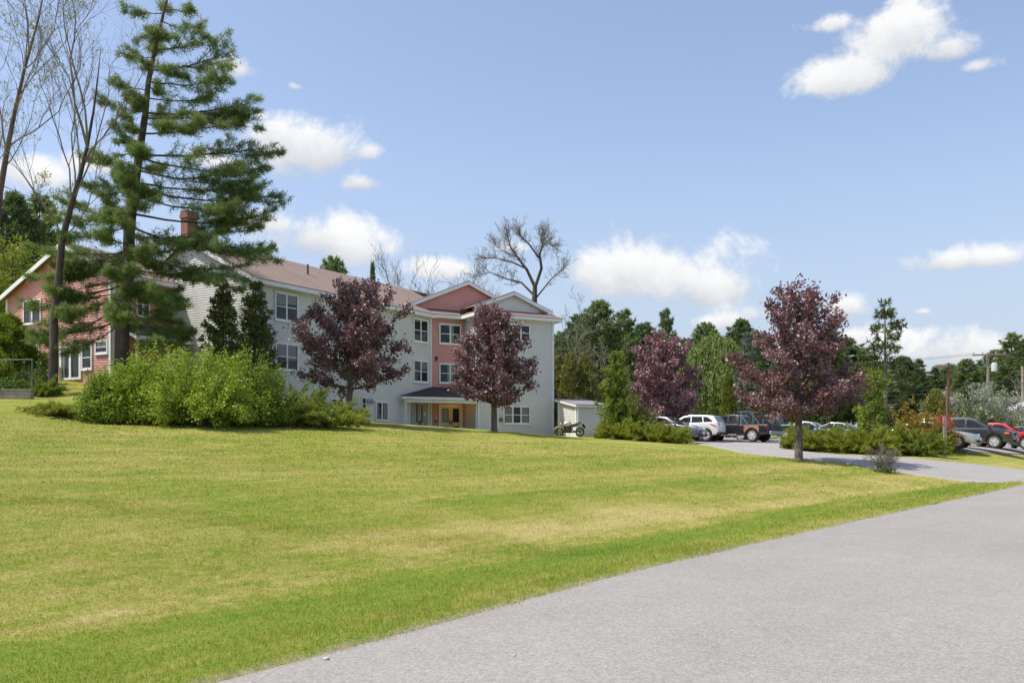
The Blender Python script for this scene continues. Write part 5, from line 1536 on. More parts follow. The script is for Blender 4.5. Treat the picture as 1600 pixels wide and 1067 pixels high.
car('parked_minivan', 'charcoal minivan parked between the silver sedan and the red car', 'minivan', place(1510, 49.6), HR, PG, 2.0, 5.15, vb, vg,
    [[(1.10, 1.12), (.52, 1.52), (.18, 1.60), (.14, 1.14)], [(.04, 1.14), (.06, 1.60), (-1.02, 1.61), (-1.05, 1.15)], [(-1.15, 1.15), (-1.13, 1.61), (-2.0, 1.59), (-2.2, 1.2)]], (1.55, -1.55), char_p, .35, gw=(.95, .74),
    lights=dict(head=(2.44, .72, .92, .55, .95, .9), tail=(-2.46, .95, 1.25, .8, .98, .2), amber=(2.28, .76)), features=('lowgrille', 'clad', 'hiplate'), belt=1.0, grille=(2.535, .66, .88, .46))
car('parked_car', 'bright red car parked just beyond the charcoal minivan', 'car', place(1566, 52.4), HR, PG, 1.85, 4.6, [(x * .95, z * 1.06 + .02) for x, z in sedan_body()], [(x * .95, z * 1.08) for x, z in sedan_green], [[(x * .95, z * 1.08) for x, z in q] for q in sedan_win], (1.35, -1.33), red_p, .35,
    lights=dict(head=(2.19, .68, .84, .5, .95, 1.2), tail=(-2.2, .8, 1.0, .5, .97, .35)), features=('lowgrille', 'bodymirror'), grille=(2.29, .30, .50, .5))
car('parked_car', 'dark navy car last in the row at the right edge beyond the red car', 'car', place(1614, 55.4), HR, PG, 1.9, 4.75, [(x * .98, z * 1.12 + .03) for x, z in sedan_body()], [(x * .98, z * 1.13) for x, z in sedan_green], [[(x * .98, z * 1.13) for x, z in q] for q in sedan_win], (1.39, -1.37), navy_p, .36,
    lights=dict(head=(2.26, .74, .9, .5, .95, 1.2), tail=(-2.28, .9, 1.1, .5, .97, .35)), features=('lowgrille', 'bodymirror'), grille=(2.37, .34, .55, .5))
# glimpsed vehicles deeper in the lot
car('parked_car', 'black car far back under the third purple maple, behind the grey hatchback', 'car', place(1046, 78.0, .02), hd(.3, -.95), PG, 1.9, 4.75, [(x * .98, z * 1.2 + .03) for x, z in sedan_body()], [(x * .98, z * 1.22) for x, z in sedan_green], [[(x * .98, z * 1.22) for x, z in q] for q in sedan_win], (1.39, -1.37), navy_p, .36, lights=LT)
car('parked_car', 'slate blue sedan glimpsed through the low boughs of the large maple behind the juniper hedge', 'car', place(1318, 61.0, .0), HR, PG, 1.84, 4.85, sedan_body(), sedan_green, sedan_win, (1.42, -1.40), blue_p, .34, lights=LT)
car('parked_car', 'charcoal sedan glimpsed beyond the juniper hedge near the orange shrub', 'car', place(1415, 57.0, .0), HR, PG, 1.84, 4.85, sedan_body(), sedan_green, sedan_win, (1.42, -1.40), char_p, .34, lights=LT)
car('parked_car', 'dark grey sedan glimpsed behind the hedge left of the slate blue one', 'car', place(1268, 63.0, .0), HR, PG, 1.84, 4.85, sedan_body(), sedan_green, sedan_win, (1.42, -1.40), grey_p, .34, lights=LT)

# ------------------------------------------------------------------ motorcycle
def motorcycle(loc, heading):
    root = empty('motorcycle', loc, 'silver and black motorcycle on its stand in front of the grey shed', 'motorcycle', None, heading)
    root.rotation_euler = (R(-9), 0, heading); root.scale = (.92, .92, .92)
    sv = paint('motorcycle_silver', (.55, .55, .57), .4, .25); 
    for x in (.74, -.70):
        wl = bpy.data.objects.new('wheel', None); COL.objects.link(wl); wl.parent = root; wl.location = (x, 0, .32)
        m4 = Matrix.Rotation(R(90), 4, 'X')
        w2 = .045 if x > 0 else .065
        m_ = MB(); m_.lathe([(.23, -w2), (.29, -w2), (.32, -w2 * .4), (.32, w2 * .4), (.29, w2), (.23, w2)], m4, 26, True); m_.build('tyre', M['tyre'], wl, smooth=True)
        m_ = MB(); m_.lathe([(.235, -.035), (.235, .035), (.215, .035), (.215, -.035)], m4, 24, True)
        for k in range(6):
            an = k * math.pi / 3; m_.bar(m4 @ Vector((0, 0, 0)), m4 @ Vector((math.cos(an) * .22, math.sin(an) * .22, 0)), .025, .03, (0, 1, 0))
        m_.build('rim', M['dark_metal'], wl)
        m_ = MB(); m_.lathe([(.13, .05), (.13, .06), (.05, .06)], m4, 16); m_.build('brake_disc', M['steel'], wl)
    m_ = MB()
    for s_ in (-1, 1): m_.tube([(.74, s_ * .09, .32), (.50, s_ * .09, .88)], [.03, .024], 8)
    m_.build('fork', M['steel'], root, smooth=True)
    m_ = MB(); pts = [(.74 + .36 * math.cos(a), 0, .32 + .36 * math.sin(a)) for a in np.linspace(R(25), R(150), 9)]
    for a, b in zip(pts, pts[1:]): m_.bar(a, b, .13, .02, (0, 1, 0))
    m_.build('front_fender', sv, root, smooth=True)
    m_ = MB(); m_.tube([(.47, -.38, .96), (.40, -.30, .99), (.46, -.08, .97), (.46, .08, .97), (.40, .30, .99), (.47, .38, .96)][:], .014, 6)
    m_.tube([(.40, -.38, .965), (.43, -.28, .99)], .02, 6); m_.tube([(.40, .38, .965), (.43, .28, .99)], .02, 6); m_.build('handlebar', M['rubber'], root, smooth=True)
    for s_ in (-1, 1):
        m_ = MB(); m_.tube([(.44, s_ * .30, .98), (.42, s_ * .36, 1.16)], .007, 4); m_.box((.42, s_ * .38, 1.19), (.03, .13, .08), None, .02); m_.build('mirror', M['rubber'], root)
    m_ = MB(); m_.lathe([(.03, -.07), (.09, -.03), (.105, .05), (.10, .075)], Matrix.Translation((.58, 0, .84)) @ Matrix.Rotation(R(90), 4, 'Y'), 18); m_.build('headlight', M['lens'], root, smooth=True)
    m_ = MB(); m_.tube([(.40, 0, .80), (.28, 0, .86), (.05, 0, .87), (-.12, 0, .78)], [.10, .20, .21, .11], 14); m_.build('tank', sv, root, smooth=True)
    m_ = MB(); m_.tube([(-.05, 0, .74), (-.3, 0, .76), (-.58, 0, .86), (-.86, 0, .95)], [.09, .12, .11, .05], 12); m_.build('seat', M['rubber'], root, smooth=True)
    m_ = MB(); m_.tube([(-.40, 0, .72), (-.70, 0, .82), (-.96, 0, .90)], [.10, .09, .04], 10); m_.build('tail_fairing', sv, root, smooth=True)
    m_ = MB(); m_.box((-.98, 0, .88), (.05, .16, .07), None, .015); m_.build('taillight', M['red_lens'], root)
    m_ = MB(); m_.bar((-.9, 0, .84), (-1.06, 0, .58), .16, .02, (0, 1, 0)); m_.box((-1.05, 0, .62), (.02, .17, .12)); m_.build('rear_fender', M['rubber'], root)
    m_ = MB(); m_.box((.12, 0, .45), (.52, .36, .36), None, .05); m_.box((.34, 0, .66), (.12, .40, .26), None, .03); m_.tube([(.16, 0, .48), (.28, 0, .72)], [.13, .12], 10); m_.tube([(.10, 0, .50), (-.06, 0, .70)], [.12, .11], 10); m_.build('engine', M['dark_metal'], root, smooth=True)
    m_ = MB()
    for a, b in (((.42, 0, .80), (.25, 0, .28)), ((.25, 0, .28), (-.25, 0, .30)), ((-.25, 0, .30), (-.18, 0, .70)), ((.42, 0, .82), (-.2, 0, .72)), ((-.22, .09, .36), (-.70, .09, .32)), ((-.22, -.09, .36), (-.70, -.09, .32)), ((-.2, 0, .7), (-.75, 0, .80))): m_.tube([a, b], .024, 6)
    m_.build('frame', M['dark_metal'], root, smooth=True)
    m_ = MB(); m_.tube([(.32, -.10, .62), (.40, -.12, .40), (.22, -.14, .24), (-.2, -.16, .26), (-.55, -.18, .36), (-.86, -.20, .46)], [.025, .025, .028, .035, .055, .05], 10); m_.build('exhaust', M['dark_metal'], root, smooth=True)
    m_ = MB(); m_.tube([(0, .10, .30), (-.05, .32, .03)], .013, 5); m_.build('kickstand', M['steel'], root)
    return root
motorcycle(place(890.5, 54.2, .02), hd(-.93, .28))

# ------------------------------------------------------------------ shed
def shed():
    ex = eR; ey = -nR
    c0 = G(901.5, 57.0)                                      # corner nearest the street
    z0 = EYE - (684 - HY) / F * 57.0 - .05
    A = Vector((c0.x, c0.y, 0))
    root = empty('storage_shed', (c0.x, c0.y, z0), 'small grey clapboard shed with single pitch roof and white corner boards', 'shed', None, absolute=True)
    Wd, Dp, zf, zb = 2.25, 2.3, z0 + 2.22, z0 + 2.62
    global bld
    keep = bld; bld = root
    def sh_wall(A_, d, n, L, za, zb_):
        mb = MB()
        k = int(2.75 / .14)
        for i in range(k):
            h0 = z0 + i * .14; h1 = h0 + .14
            def t_at(z):  # sloping top: za at 0, zb_ at L
                if z <= min(za, zb_): return 0, L
                if z >= max(za, zb_): return None
                f = (z - za) / (zb_ - za) * L
                return (f, L) if zb_ > za else (0, f)
            a, b = t_at(h0), t_at(min(h1, max(za, zb_) - .001))
            if a is None or b is None: continue
            mb.add([A_ + d * a[0] + n * .036 + UPV * h0, A_ + d * a[1] + n * .036 + UPV * h0, A_ + d * b[1] + n * .004 + UPV * h1, A_ + d * b[0] + n * .004 + UPV * h1, A_ + d * a[0] + UPV * h0, A_ + d * a[1] + UPV * h0], [(0, 1, 2, 3), (4, 5, 1, 0)])
        mt = Matrix(((d.x, 0, -n.x, A_.x), (d.y, 0, -n.y, A_.y), (0, 1, 0, 0), (0, 0, 0, 1)))
        mb.prism([(0.002, z0 - .3), (L - .002, z0 - .3), (L - .002, zb_), (0.002, za)], mt, .08)
        mb.build('wall', M['siding_white'], root)
    sh_wall(A, ex, nR, Wd, zf, zf)
    sh_wall(A, ey, -ex, Dp, zf, zb)
    sh_wall(A + ex * Wd, ey, ex, Dp, zf, zb)
    sh_wall(A + ey * Dp, ex, ey, Wd, zb, zb)
    for (A_, d, n, t, zt) in ((A, ex, nR, .06, zf), (A, ex, nR, Wd - .06, zf), (A, ey, -ex, .06, zf), (A, ey, -ex, Dp - .06, zb)):
        m_ = MB(); wbox(m_, A_, d, n, t - .065, t + .065, z0 - .1, zt, -.02, .045); m_.build('corner_board', M['trim'], root)
    o = .2; sl_ = (zb - zf) / Dp
    q = [A - ex * o + nR * o + UPV * (zf + .08 - sl_ * o), A + ex * (Wd + o) + nR * o + UPV * (zf + .08 - sl_ * o), A + ex * (Wd + o) + ey * (Dp + o) + UPV * (zb + .08 + sl_ * o), A - ex * o + ey * (Dp + o) + UPV * (zb + .08 + sl_ * o)]
    uvroof('roof', [q], M['roof_grey'], .04)
    m_ = MB(); m_.bar(q[0] - UPV * .12, q[1] - UPV * .12, .04, .13); m_.bar(q[0] - UPV * .121, q[3] - UPV * .121, .042, .13); m_.bar(q[1] - UPV * .122, q[2] - UPV * .122, .042, .13); m_.build('fascia', M['trim'], root)
    bld = keep
shed()

# ------------------------------------------------------------------ signs, poles, rail
sp_ = G(1477, 45.0)
root = empty('red_sign', sp_, 'faded red arched sign board behind a weathered square wooden post by the driveway', 'sign', None, 0)
m_ = MB(); m_.bar((0, 0, -.3), (-.04, 0, 2.06), .15, .15, (1, 0, 0)); m_.build('post', M['grey_post'], root, bevel=.01)
ol = [(-.40, 0), (.42, 0)] + [(.01 + .41 * math.cos(a), .34 + .36 * math.sin(a)) for a in np.linspace(0, math.pi, 15)]
mt_ = Matrix.Translation((-.03, .10, 1.44)) @ Matrix.Rotation(R(8), 4, 'Z') @ Matrix.Rotation(R(90), 4, 'X')
m_ = MB(); m_.prism(ol, mt_, .03); bd = m_.build('board', M['sign_red'], root)
m_ = MB()
strokes = [[(.215, .34), (.235, .27), (.20, .14)], [(.19, .35), (.215, .34)]]
for st_ in strokes:
    for a, b in zip(st_, st_[1:]): m_.bar(mt_ @ Vector((a[0], a[1], .033)), mt_ @ Vector((b[0], b[1], .033)), .016, .004, mt_.to_3x3() @ Vector((0, 0, 1)))
m_.build('faded_mark', M['plate'], bd)

lp_ = G(1480.5, 52.0)
topz = EYE + (683 - 567) / F * 52.0 - lp_.z
root = empty('lamp_post', lp_, 'tall brown wooden lamp post with a boxy light reaching to the left', 'lamp post')
m_ = MB(); m_.bar((-.02, 0, -.4), (.05, 0, topz), .15, .15, (1, 0, 0)); m_.build('post', M['brown_post'], root, bevel=.01)
m_ = MB(); m_.box((-.40, 0, topz - .18), (.72, .30, .17), None, .03); hdp = m_.build('lamp_head', worn('tan_lamp_housing', (.36, .28, .22), (.28, .21, .17), .5, 5), root)
m_ = MB(); m_.box((-.45, 0, topz - .275), (.45, .22, .03)); m_.build('lens', M['lens'], hdp)

def util_pole(px, Y, top_py, label, arm=True, can=False, box=False):
    g = G(px, Y); h = EYE + (683 - top_py) / F * Y - g.z
    root = empty('utility_pole', g, label, 'utility pole', 'utility poles beyond the parking lot')
    m_ = MB(); m_.tube([(.1, 0, -.4), (0, 0, h * .5), (-.03, 0, h)], [.17, .15, .12], 12); m_.build('pole', M['pole_wood'], root, smooth=True)
    if arm:
        m_ = MB(); m_.bar((-1.55, -.16, h - .25), (1.6, -.16, h - .15), .11, .14); a_ = m_.build('crossarm', M['pole_wood'], root)
        for x_ in (-1.4, -.6, .6, 1.45):
            m_ = MB(); m_.lathe([(.02, 0), (.05, .05), (.04, .10), (.055, .13), (.02, .18)], Matrix.Translation((x_, -.16, h - .14)), 10); m_.build('insulator', M['grey_metal'], a_, smooth=True)
    if can:
        m_ = MB(); m_.lathe([(.2, 0), (.27, .03), (.27, .72), (.22, .80), (.05, .83)], Matrix.Translation((.50, -.1, h - 1.75)), 18); m_.box((.2, -.05, h - 1.3), (.3, .1, .1)); m_.build('transformer', worn('pale_transformer', (.55, .57, .58), (.48, .5, .51), .5, 4), root, smooth=True)
        m_ = MB(); m_.box((.06, -.2, h - 2.75), (.7, .09, .09)); m_.box((.05, -.2, h - 3.35), (.5, .09, .09)); m_.build('bracket', M['grey_metal'], root)
    if box:
        m_ = MB(); m_.box((-.28, -.1, h - 4.55), (.36, .3, .95), None, .04); m_.build('equipment_box', M['grey_metal'], root)
    return root, g + Vector((0, 0, h))
r1, t1 = util_pole(1544, 80, 551, 'nearer utility pole with crossarm and pale transformer can behind the minivan', True, True, True)
r2, t2_ = util_pole(1598, 92, 572, 'second thinner utility pole at the right edge without a transformer', False)
def wire_obj(a, b, sag, r_, label):
    m_ = MB(); pts = [Vector(a).lerp(Vector(b), k / 16) - UPV * sag * 4 * (k / 16) * (1 - k / 16) for k in range(17)]
    m_.tube(pts, r_, 5); tag(m_.build('overhead_wire', M['wire'], None, smooth=True), label, 'overhead wire', 'wires between the utility poles')
for x_, zo, lb in ((-1.4, 0, 'thin power line running left from the end of the crossarm'), (.6, .02, 'thin power line running left from the right half of the crossarm')):
    wire_obj(t1 + Vector((x_, -.16, -.08 + zo)), Vector((t1.x - 42, t1.y + 40, t1.z + 1.0 + zo)), .9, .014, lb)
wire_obj(t1 + Vector((-.1, -.2, -2.72)), Vector((t1.x - 40, t1.y + 34, t1.z - 2.1)), .8, .028, 'thick dark cable running left from the upper bracket')
wire_obj(t1 + Vector((-.1, -.2, -3.32)), Vector((t1.x - 40, t1.y + 34, t1.z - 3.5)), .8, .034, 'thick dark cable running left from the lower bracket')
for x_, dz_, r_, lb in ((1.45, -.05, .03, 'pale heavy power line running right from the crossarm'), (.1, -2.72, .03, 'dark cable running right from the upper bracket'), (.1, -3.3, .016, 'thin cable running right from the lower bracket')):
    wire_obj(t1 + Vector((x_, -.16, dz_)), Vector((t1.x + 34, t1.y + 8, t1.z + dz_ + .6)), .45, r_, lb)

M['rail_metal'] = worn('dull_rail_metal', (.16, .17, .18), (.12, .125, .13), .6, 3)
# hand rail on a low wall at the left
rb = P(0, 617, 36)
wl_g = Vector((P(49, 615, 36).x, 36.0, P(49, 617, 36).z))
root = empty('retaining_wall', wl_g, 'low weathered concrete wall under the grey rail at the left edge', 'wall')
m_ = MB(); m_.box((-2.2, .1, .02), (4.4, .25, .34), None, .02); m_.box((-2.2, .1, .215), (4.46, .31, .045), None, .01); m_.build('block', M['concrete'], root)
root = empty('handrail', wl_g + Vector((0, .1, .24)), 'grey metal pipe rail standing on the low wall at the left edge', 'railing')
m_ = MB(); m_.tube([(-.02, 0, 0), (-.02, 0, 1.22)], .026, 8); m_.build('post', M['rail_metal'], root, smooth=True)
m_ = MB(); m_.tube([(-4.4, 0, 1.20), (.0, 0, 1.24)], .026, 8); m_.build('rail', M['rail_metal'], root, smooth=True)
m_ = MB(); m_.tube([(-4.2, 0, 0), (-4.2, 0, 1.2)], .026, 8); m_.build('post', M['rail_metal'], root, smooth=True)

# garden chair beside the sliding door
cp_ = K + dW * tk_(93.5) + nW * .55
root = empty('patio_chair', (cp_.x, cp_.y, gz(cp_.x, cp_.y)), 'grey green plastic garden chair against the red clapboards beside the sliding door', 'chair', None, math.atan2(nW.y, nW.x))
m_ = MB(); m_.box((0, 0, .42), (.46, .48, .04), None, .012); m_.build('seat', M['chair_plastic'], root)
m_ = MB(); m_.bar((-.2, 0, .44), (-.34, 0, .95), .46, .03, (1, 0, 0)); m_.build('backrest', M['chair_plastic'], root)
for sx in (-1, 1):
    for sy in (-1, 1): m_ = MB(); m_.bar((sx * .19, sy * .2, .41), (sx * .23, sy * .24, 0), .045, .045, (0, 1, 0)); m_.build('leg', M['chair_plastic'], root)
for sy in (-1, 1): m_ = MB(); m_.bar((-.27, sy * .24, .66), (.2, sy * .24, .64), .05, .03); m_.bar((.18, sy * .24, .64), (.2, sy * .22, .42), .04, .04, (0, 1, 0)); m_.build('armrest', M['chair_plastic'], root)

# houses glimpsed to the right
def small_house(px, Y, w_, d_, wall_h, ridge, label, name, heading, roofm, ridge_along=True, base=None):
    g = G(px, Y); root = empty(name, g, label, 'house', None, heading)
    m_ = MB(); m_.box((0, 0, wall_h / 2 - .3), (w_, d_, wall_h + .6))
    mt = Matrix(((0, 0, 1, -w_ / 2), (1, 0, 0, 0), (0, 1, 0, 0), (0, 0, 0, 1)))
    m_.prism([(-d_ / 2, wall_h - .001), (d_ / 2, wall_h - .001), (0, ridge)], mt, w_ - .004, .002); m_.build('wall', M['siding_white'], root)
    sl_ = (ridge - wall_h) / (d_ / 2); o = .3
    for s_ in (-1, 1):
        m_ = MB(); a = [(-w_ / 2 - o, s_ * (d_ / 2 + o), wall_h - o * sl_ + .05), (w_ / 2 + o, s_ * (d_ / 2 + o), wall_h - o * sl_ + .05), (w_ / 2 + o, 0, ridge + .05 + s_ * .001), (-w_ / 2 - o, 0, ridge + .05 + s_ * .001)]
        m_.add(a + [(p[0], p[1], p[2] + .12) for p in a], [(0, 1, 2, 3), (4, 5, 6, 7), (0, 1, 5, 4), (1, 2, 6, 5), (2, 3, 7, 6), (3, 0, 4, 7)]); m_.build('roof', roofm, root)
    return root
plain_roof = worn('slate_grey_roof', (.22, .21, .23), (.17, .165, .18), .9, 2)
white_roof = worn('pale_metal_roof', (.62, .63, .64), (.55, .56, .57), .5, 2)
h1 = small_house(1420, 130, 8, 7.5, 5.3, 8.3, 'white house with a slate grey gable roof glimpsed behind the sparse pine', 'small_house', hd(.55, -.83), plain_roof)
for yy in (-1.3, 1.3):
    m_ = MB(); m_.box((4.52, yy, 3.4), (.06, .9, 1.3)); f_ = m_.build('window', M['trim'], h1); m_ = MB(); m_.box((4.556, yy, 3.4), (.02, .74, 1.12)); m_.build('pane', M['glass'], f_)
h2 = small_house(1608, 88, 9, 9, 2.1, 4.1, 'low white building with pale gable roof and small lettered panel at the right edge', 'garage', hd(-.35, -.94), white_roof)
m_ = MB(); m_.box((4.53, .6, 2.5), (.04, 1.7, .34)); sg_ = m_.build('sign_panel', M['plate'], h2)
m_ = MB(); m_.box((4.556, 1.15, 2.5), (.02, .42, .26))
m_.build('emblem', M['sign_red'], sg_)
m_ = MB(); 
for k in range(5): m_.box((4.556, .65 - k * .2, 2.5), (.02, .12, .2 - .05 * (k % 2)))
m_.build('lettering', M['dark_metal'], sg_)
# ------------------------------------------------------------------ trees and shrubs in their places
def tz(px, Y, top): return EYE + (683 - top) / F * Y
def hgt(px, Y, top): return tz(px, Y, top) - G(px, Y).z

big_pine()
PM = 'purple leaved maples on the lawn and by the driveway'
def env_maple(w_, pk, a, b):
    return lambda h: w_ * ((.78 + .22 * min(h / pk, 1)) if h < pk else (max(0, 1 - ((h - pk) / (1.02 - pk)) ** a) ** b) * (1 - .08 * h))
SHAPES = {545: (.36, 2.2, .66), 772: (.26, 1.6, .70), 1035: (.30, 1.6, .70), 1248: (.22, 1.5, .72)}
maples = [
 # px, Y, top, half width m, trunk, seed, label, material
 (545, 40.5, 440, 2.75, 1.5, 11, 'purple maple standing in front of the long white facade, behind the juniper', 'leaf_purple'),
 (772, 43.0, 474, 2.05, 1.15, 12, 'purple maple in front of the white end gable and the yellow entrance doors', 'leaf_purple'),
 (1035, 58.5, 518, 2.75, .9, 13, 'purple maple behind the low junipers and the grey hatchback', 'leaf_red_purple'),
 (1248, 36.0, 436, 2.62, 1.50, 14, 'large purple maple with a bare grey trunk at the edge of the driveway', 'leaf_purple')]
for (px, Y, top, hw, th, sd_, lab, lm) in maples:
    g = G(px, Y); H = hgt(px, Y, top)
    root = empty('purple_maple', g, lab, 'tree', PM)
    n = {545: 30, 772: 40, 1035: 34, 1248: 36}[px]
    broadleaf(root, sd_, H, th, env_maple(hw, *SHAPES[px]), .15 if px != 1248 else .165, n, 9, 78, (.122 if Y < 50 else .15, .85), (M[lm], M['bark_maple']), (rngl := (.25 if px == 545 else -.05), 0), (.28, 1.5), .13, .16)

# bare trees on the left
g = G(-6, 42); root = empty('bare_tree', g, 'tall bare tree just breaking into yellow leaf at the far left edge', 'tree')
def Lq(px, py): p = P(px, py, 42) - g; return (p.x, p.y, p.z)
mbt = MB(); mbt.tube([Lq(-22, 625), Lq(-14, 450), Lq(0, 300), Lq(12, 230), Lq(22, 180), Lq(38, 110), Lq(60, 30), Lq(70, -20), Lq(76, -60)], [.22, .18, .145, .12, .10, .07, .045, .025, .005], 10)
mbt.build('stem', M['bark_brown'], root, smooth=True)
fk = []; rf = np.random.default_rng(13)
for (sx, sy, ex, ey, r_, L) in ((12, 230, 90, 90, .06, 4.6), (10, 240, -10, 60, .06, 5.0), (22, 180, 15, 20, .055, 4.6), (22, 180, 115, 60, .05, 4.4), (38, 110, 60, -40, .05, 4.2), (5, 265, 105, 205, .045, 3.6), (0, 300, -60, 150, .06, 5), (18, 200, 60, 20, .05, 4.6), (2, 290, 70, 300, .03, 2.0), (38, 110, 110, 0, .045, 4.0), (45, 80, 30, -50, .045, 4.0)):
    a = Lq(sx, sy); b = Lq(ex, ey); d = Vector(b) - Vector(a)
    fk.append((a[0], a[1], a[2], d.x, d.y + rf.uniform(-1.2, 1.2), d.z, L * 1.0, r_ * .72))
bare_tree(root, 21, 21.5, .3, .30, .50, 4, M['bark_grey'], buds=M['bud'], forks=fk, nch=(3, 5), upw=.45, budp=.35, rmin=.005)
g = G(80, 38.2); root = empty('bare_tree', g, 'leaning bare tree with a dark crooked trunk left of the big white pine', 'tree')
def Lp(px, py): p = P(px, py, 38.2) - g; return (p.x, p.y, p.z)
mbt = MB()
trunk = [Lp(80, 622), Lp(84, 570), Lp(84, 500), Lp(92, 430), Lp(97, 375), Lp(112, 318), Lp(124, 280), Lp(136, 230), Lp(146, 175), Lp(153, 120), Lp(158, 70)]
mbt.tube(trunk, [.25, .20, .175, .155, .145, .12, .10, .075, .05, .03, .006], 10)
mbt.build('stem', M['bark_dark'], root, smooth=True)
fk = []
rf = np.random.default_rng(3)
for (sx, sy, ex, ey, r_, L) in ((136, 230, 160, 90, .085, 5.2), (136, 232, 186, 120, .075, 5.0), (124, 280, 150, 120, .06, 4.6), (112, 318, 60, 190, .055, 4.2), (112, 318, 170, 200, .06, 4.8), (97, 375, 30, 235, .05, 4.2), (118, 300, 110, 150, .055, 4.6), (130, 255, 215, 150, .05, 4.4), (97, 372, 180, 290, .045, 3.6)):
    a = Lp(sx, sy); b = Lp(ex, ey); d = Vector(b) - Vector(a)
    fk.append((a[0], a[1], a[2], d.x, d.y + rf.uniform(-1.2, 1.2), d.z, L * 1.05, r_ * .75))
bare_tree(root, 22, 15, .27, .3, .50, 4, M['bark_grey'], buds=None, forks=fk, nch=(3, 5), upw=.45, rmin=.005)

# bare trees behind the roof
def bt(px, Y, top, seed, lab, mat, base_r=.24, lean=(0, 0), first=.42, spread=.6, nch=(3, 4), lv=4, hs=1.0, upw=.3, decay=.6):
    gg = G(px, Y); root = empty('bare_tree', gg, lab, 'tree', 'leafless trees behind the building')
    H = hgt(px, Y, top) * hs * .80
    bare_tree(root, seed, H, base_r, first, spread, lv, mat, lean, None, nch=nch, upw=upw, decay=decay, rmin=.011)
bt(652, 92, 366, 31, 'leafless slender tree left of the red roof gable', M['bark_brown'], .20, first=.55, upw=.6, spread=.45)
bt(682, 95, 384, 32, 'small leafless tree just left of the red roof gable', M['bark_brown'], .18, first=.55, upw=.5)
g = G(835, 76); root = empty('bare_tree', g, 'large dark leafless tree with broad limbs behind the white end gable', 'tree', 'leafless trees behind the building')
rr = np.random.default_rng(33); fk = []; mbt = MB()
for pts, r0, r1, dy in (([(836, 690), (834, 560), (835, 470), (836, 447)], .34, .19, 0), ([(836, 449), (823, 420), (808, 400), (798, 384), (794, 370), (791, 360)], .15, .015, 1.2), ([(836, 449), (846, 420), (843, 400), (847, 386), (845, 374), (850, 364)], .16, .015, -1.0),
        ([(823, 420), (798, 407), (775, 400), (746, 396)], .09, .012, 1.5), ([(843, 404), (825, 382), (813, 373), (808, 366)], .09, .012, -1.6), ([(847, 385), (857, 379), (866, 384)], .05, .01, .5), ([(835, 462), (815, 440), (790, 432), (765, 420), (742, 424)], .11, .012, 2.2), ([(838, 465), (860, 440), (880, 425)], .08, .012, -2.0), ([(812, 404), (785, 388), (770, 372)], .06, .01, 2.0)):
    n_ = len(pts); q = [P(px, py, 76) - g + Vector((0, dy * i / (n_ - 1), 0)) for i, (px, py) in enumerate(pts)]
    mbt.tube(q, list(np.linspace(r0, r1, n_)), 8)
    if r0 > .3: continue
    for k in range(int(7 * n_)):
        t = rr.uniform(.25, 1) * (n_ - 1.001); i = int(t); b = q[i].lerp(q[i + 1], t - i); d = (q[i + 1] - q[i]).normalized() + Vector(rr.normal(0, .62, 3)) + Vector((0, 0, .2))
        fk.append((b.x, b.y, b.z, d.x, d.y, d.z, rr.uniform(.45, 1.1), rr.uniform(.014, .026)))
mbt.build('stem', M['bark_dark'], root, smooth=True)
bare_tree(root, 33, 15, .3, .3, .55, 3, M['bark_grey'], forks=fk, nch=(3, 4), upw=.2, rmin=.008, decay=.65)
bt(770, 84, 412, 36, 'leafless dark tree standing between the two roof gables', M['bark_dark'], .20, (-1.5, 0), .50, .7, upw=.2)
bt(893, 74, 452, 34, 'pale leafless tree right of the end gable', M['bark_grey'], .16, (.8, 0), .45, .75, upw=.15)
bt(925, 70, 520, 35, 'drooping pale leafless tree before the dark pines at the corner of the building', M['bark_grey'], .12, (1.2, 0), .3, .9, upw=-.05, lv=4)
bt(1598, 86, 545, 37, 'bare grey sapling beside the second utility pole', M['bark_pale'], .10, upw=.4, lv=3)

# woodland conifers: four built kinds, copied
def rf_pine(w_): return lambda f: w_ * (.62 + .5 * f if f < .30 else .77 if f < .40 else .77 * (1 - ((f - .40) / .60) ** 1.7) ** .75 + .04)
def rf_spruce(w_): return lambda f: w_ * (1 - f) ** .85 + .05
def rf_open(w_): return lambda f: w_ * (.45 + .55 * math.sin(f * 7.0 + .7) ** 2) * (1 - f ** 4.5) + .12
PROTO = {}
def conif(kind, px, Y, top, wide, lab, name='pine_tree', group='conifers of the wood behind', rz=None):
    g = G(px, Y); H = hgt(px, Y, top)
    if kind not in PROTO:
        root = empty(name, g, lab, 'tree', group)
        H0 = 14.0
        if kind == 'a': conifer(root, 41, H0, rf_pine(3.5), 27, 7, 18, 3, .40, (M['needle_dark'], M['bark_dark']), .28, .10, -.06, .20, .18, .5, .15)
        if kind == 'b': conifer(root, 42, H0, rf_pine(3.7), 25, 7, 18, 3, .42, (M['needle_wood'], M['bark_dark']), .28, .06, -.02, .22, .18, .5, .15, gapp=.14)
        if kind == 'c': conifer(root, 43, H0, rf_spruce(2.9), 28, 8, 14, 3, .38, (M['needle_dark'], M['bark_brown']), .24, .04, -.22, .12, .10, .3, .15)
        if kind == 'd': conifer(root, 44, H0, rf_open(3.3), 24, 6, 17, 3, .40, (M['needle_wood'], M['bark_dark']), .26, .12, -.02, .22, .22, .55, .15, gapp=.16)
        PROTO[kind] = (root, H0); o = root
    else:
        o = copy_tree(PROTO[kind][0]); o.name = name
        o.location = g; o['label'] = lab; o['group'] = group
    s_ = H / PROTO[kind][1]
    base_w = {'a': 3.0, 'b': 3.2, 'c': 2.9, 'd': 3.0}[kind]
    sw = wide / F * Y / 2 / base_w
    o.scale = (sw, sw, s_)
    o.rotation_euler = (0, 0, (px * 1.37) % 6.28 if rz is None else rz)
    return o
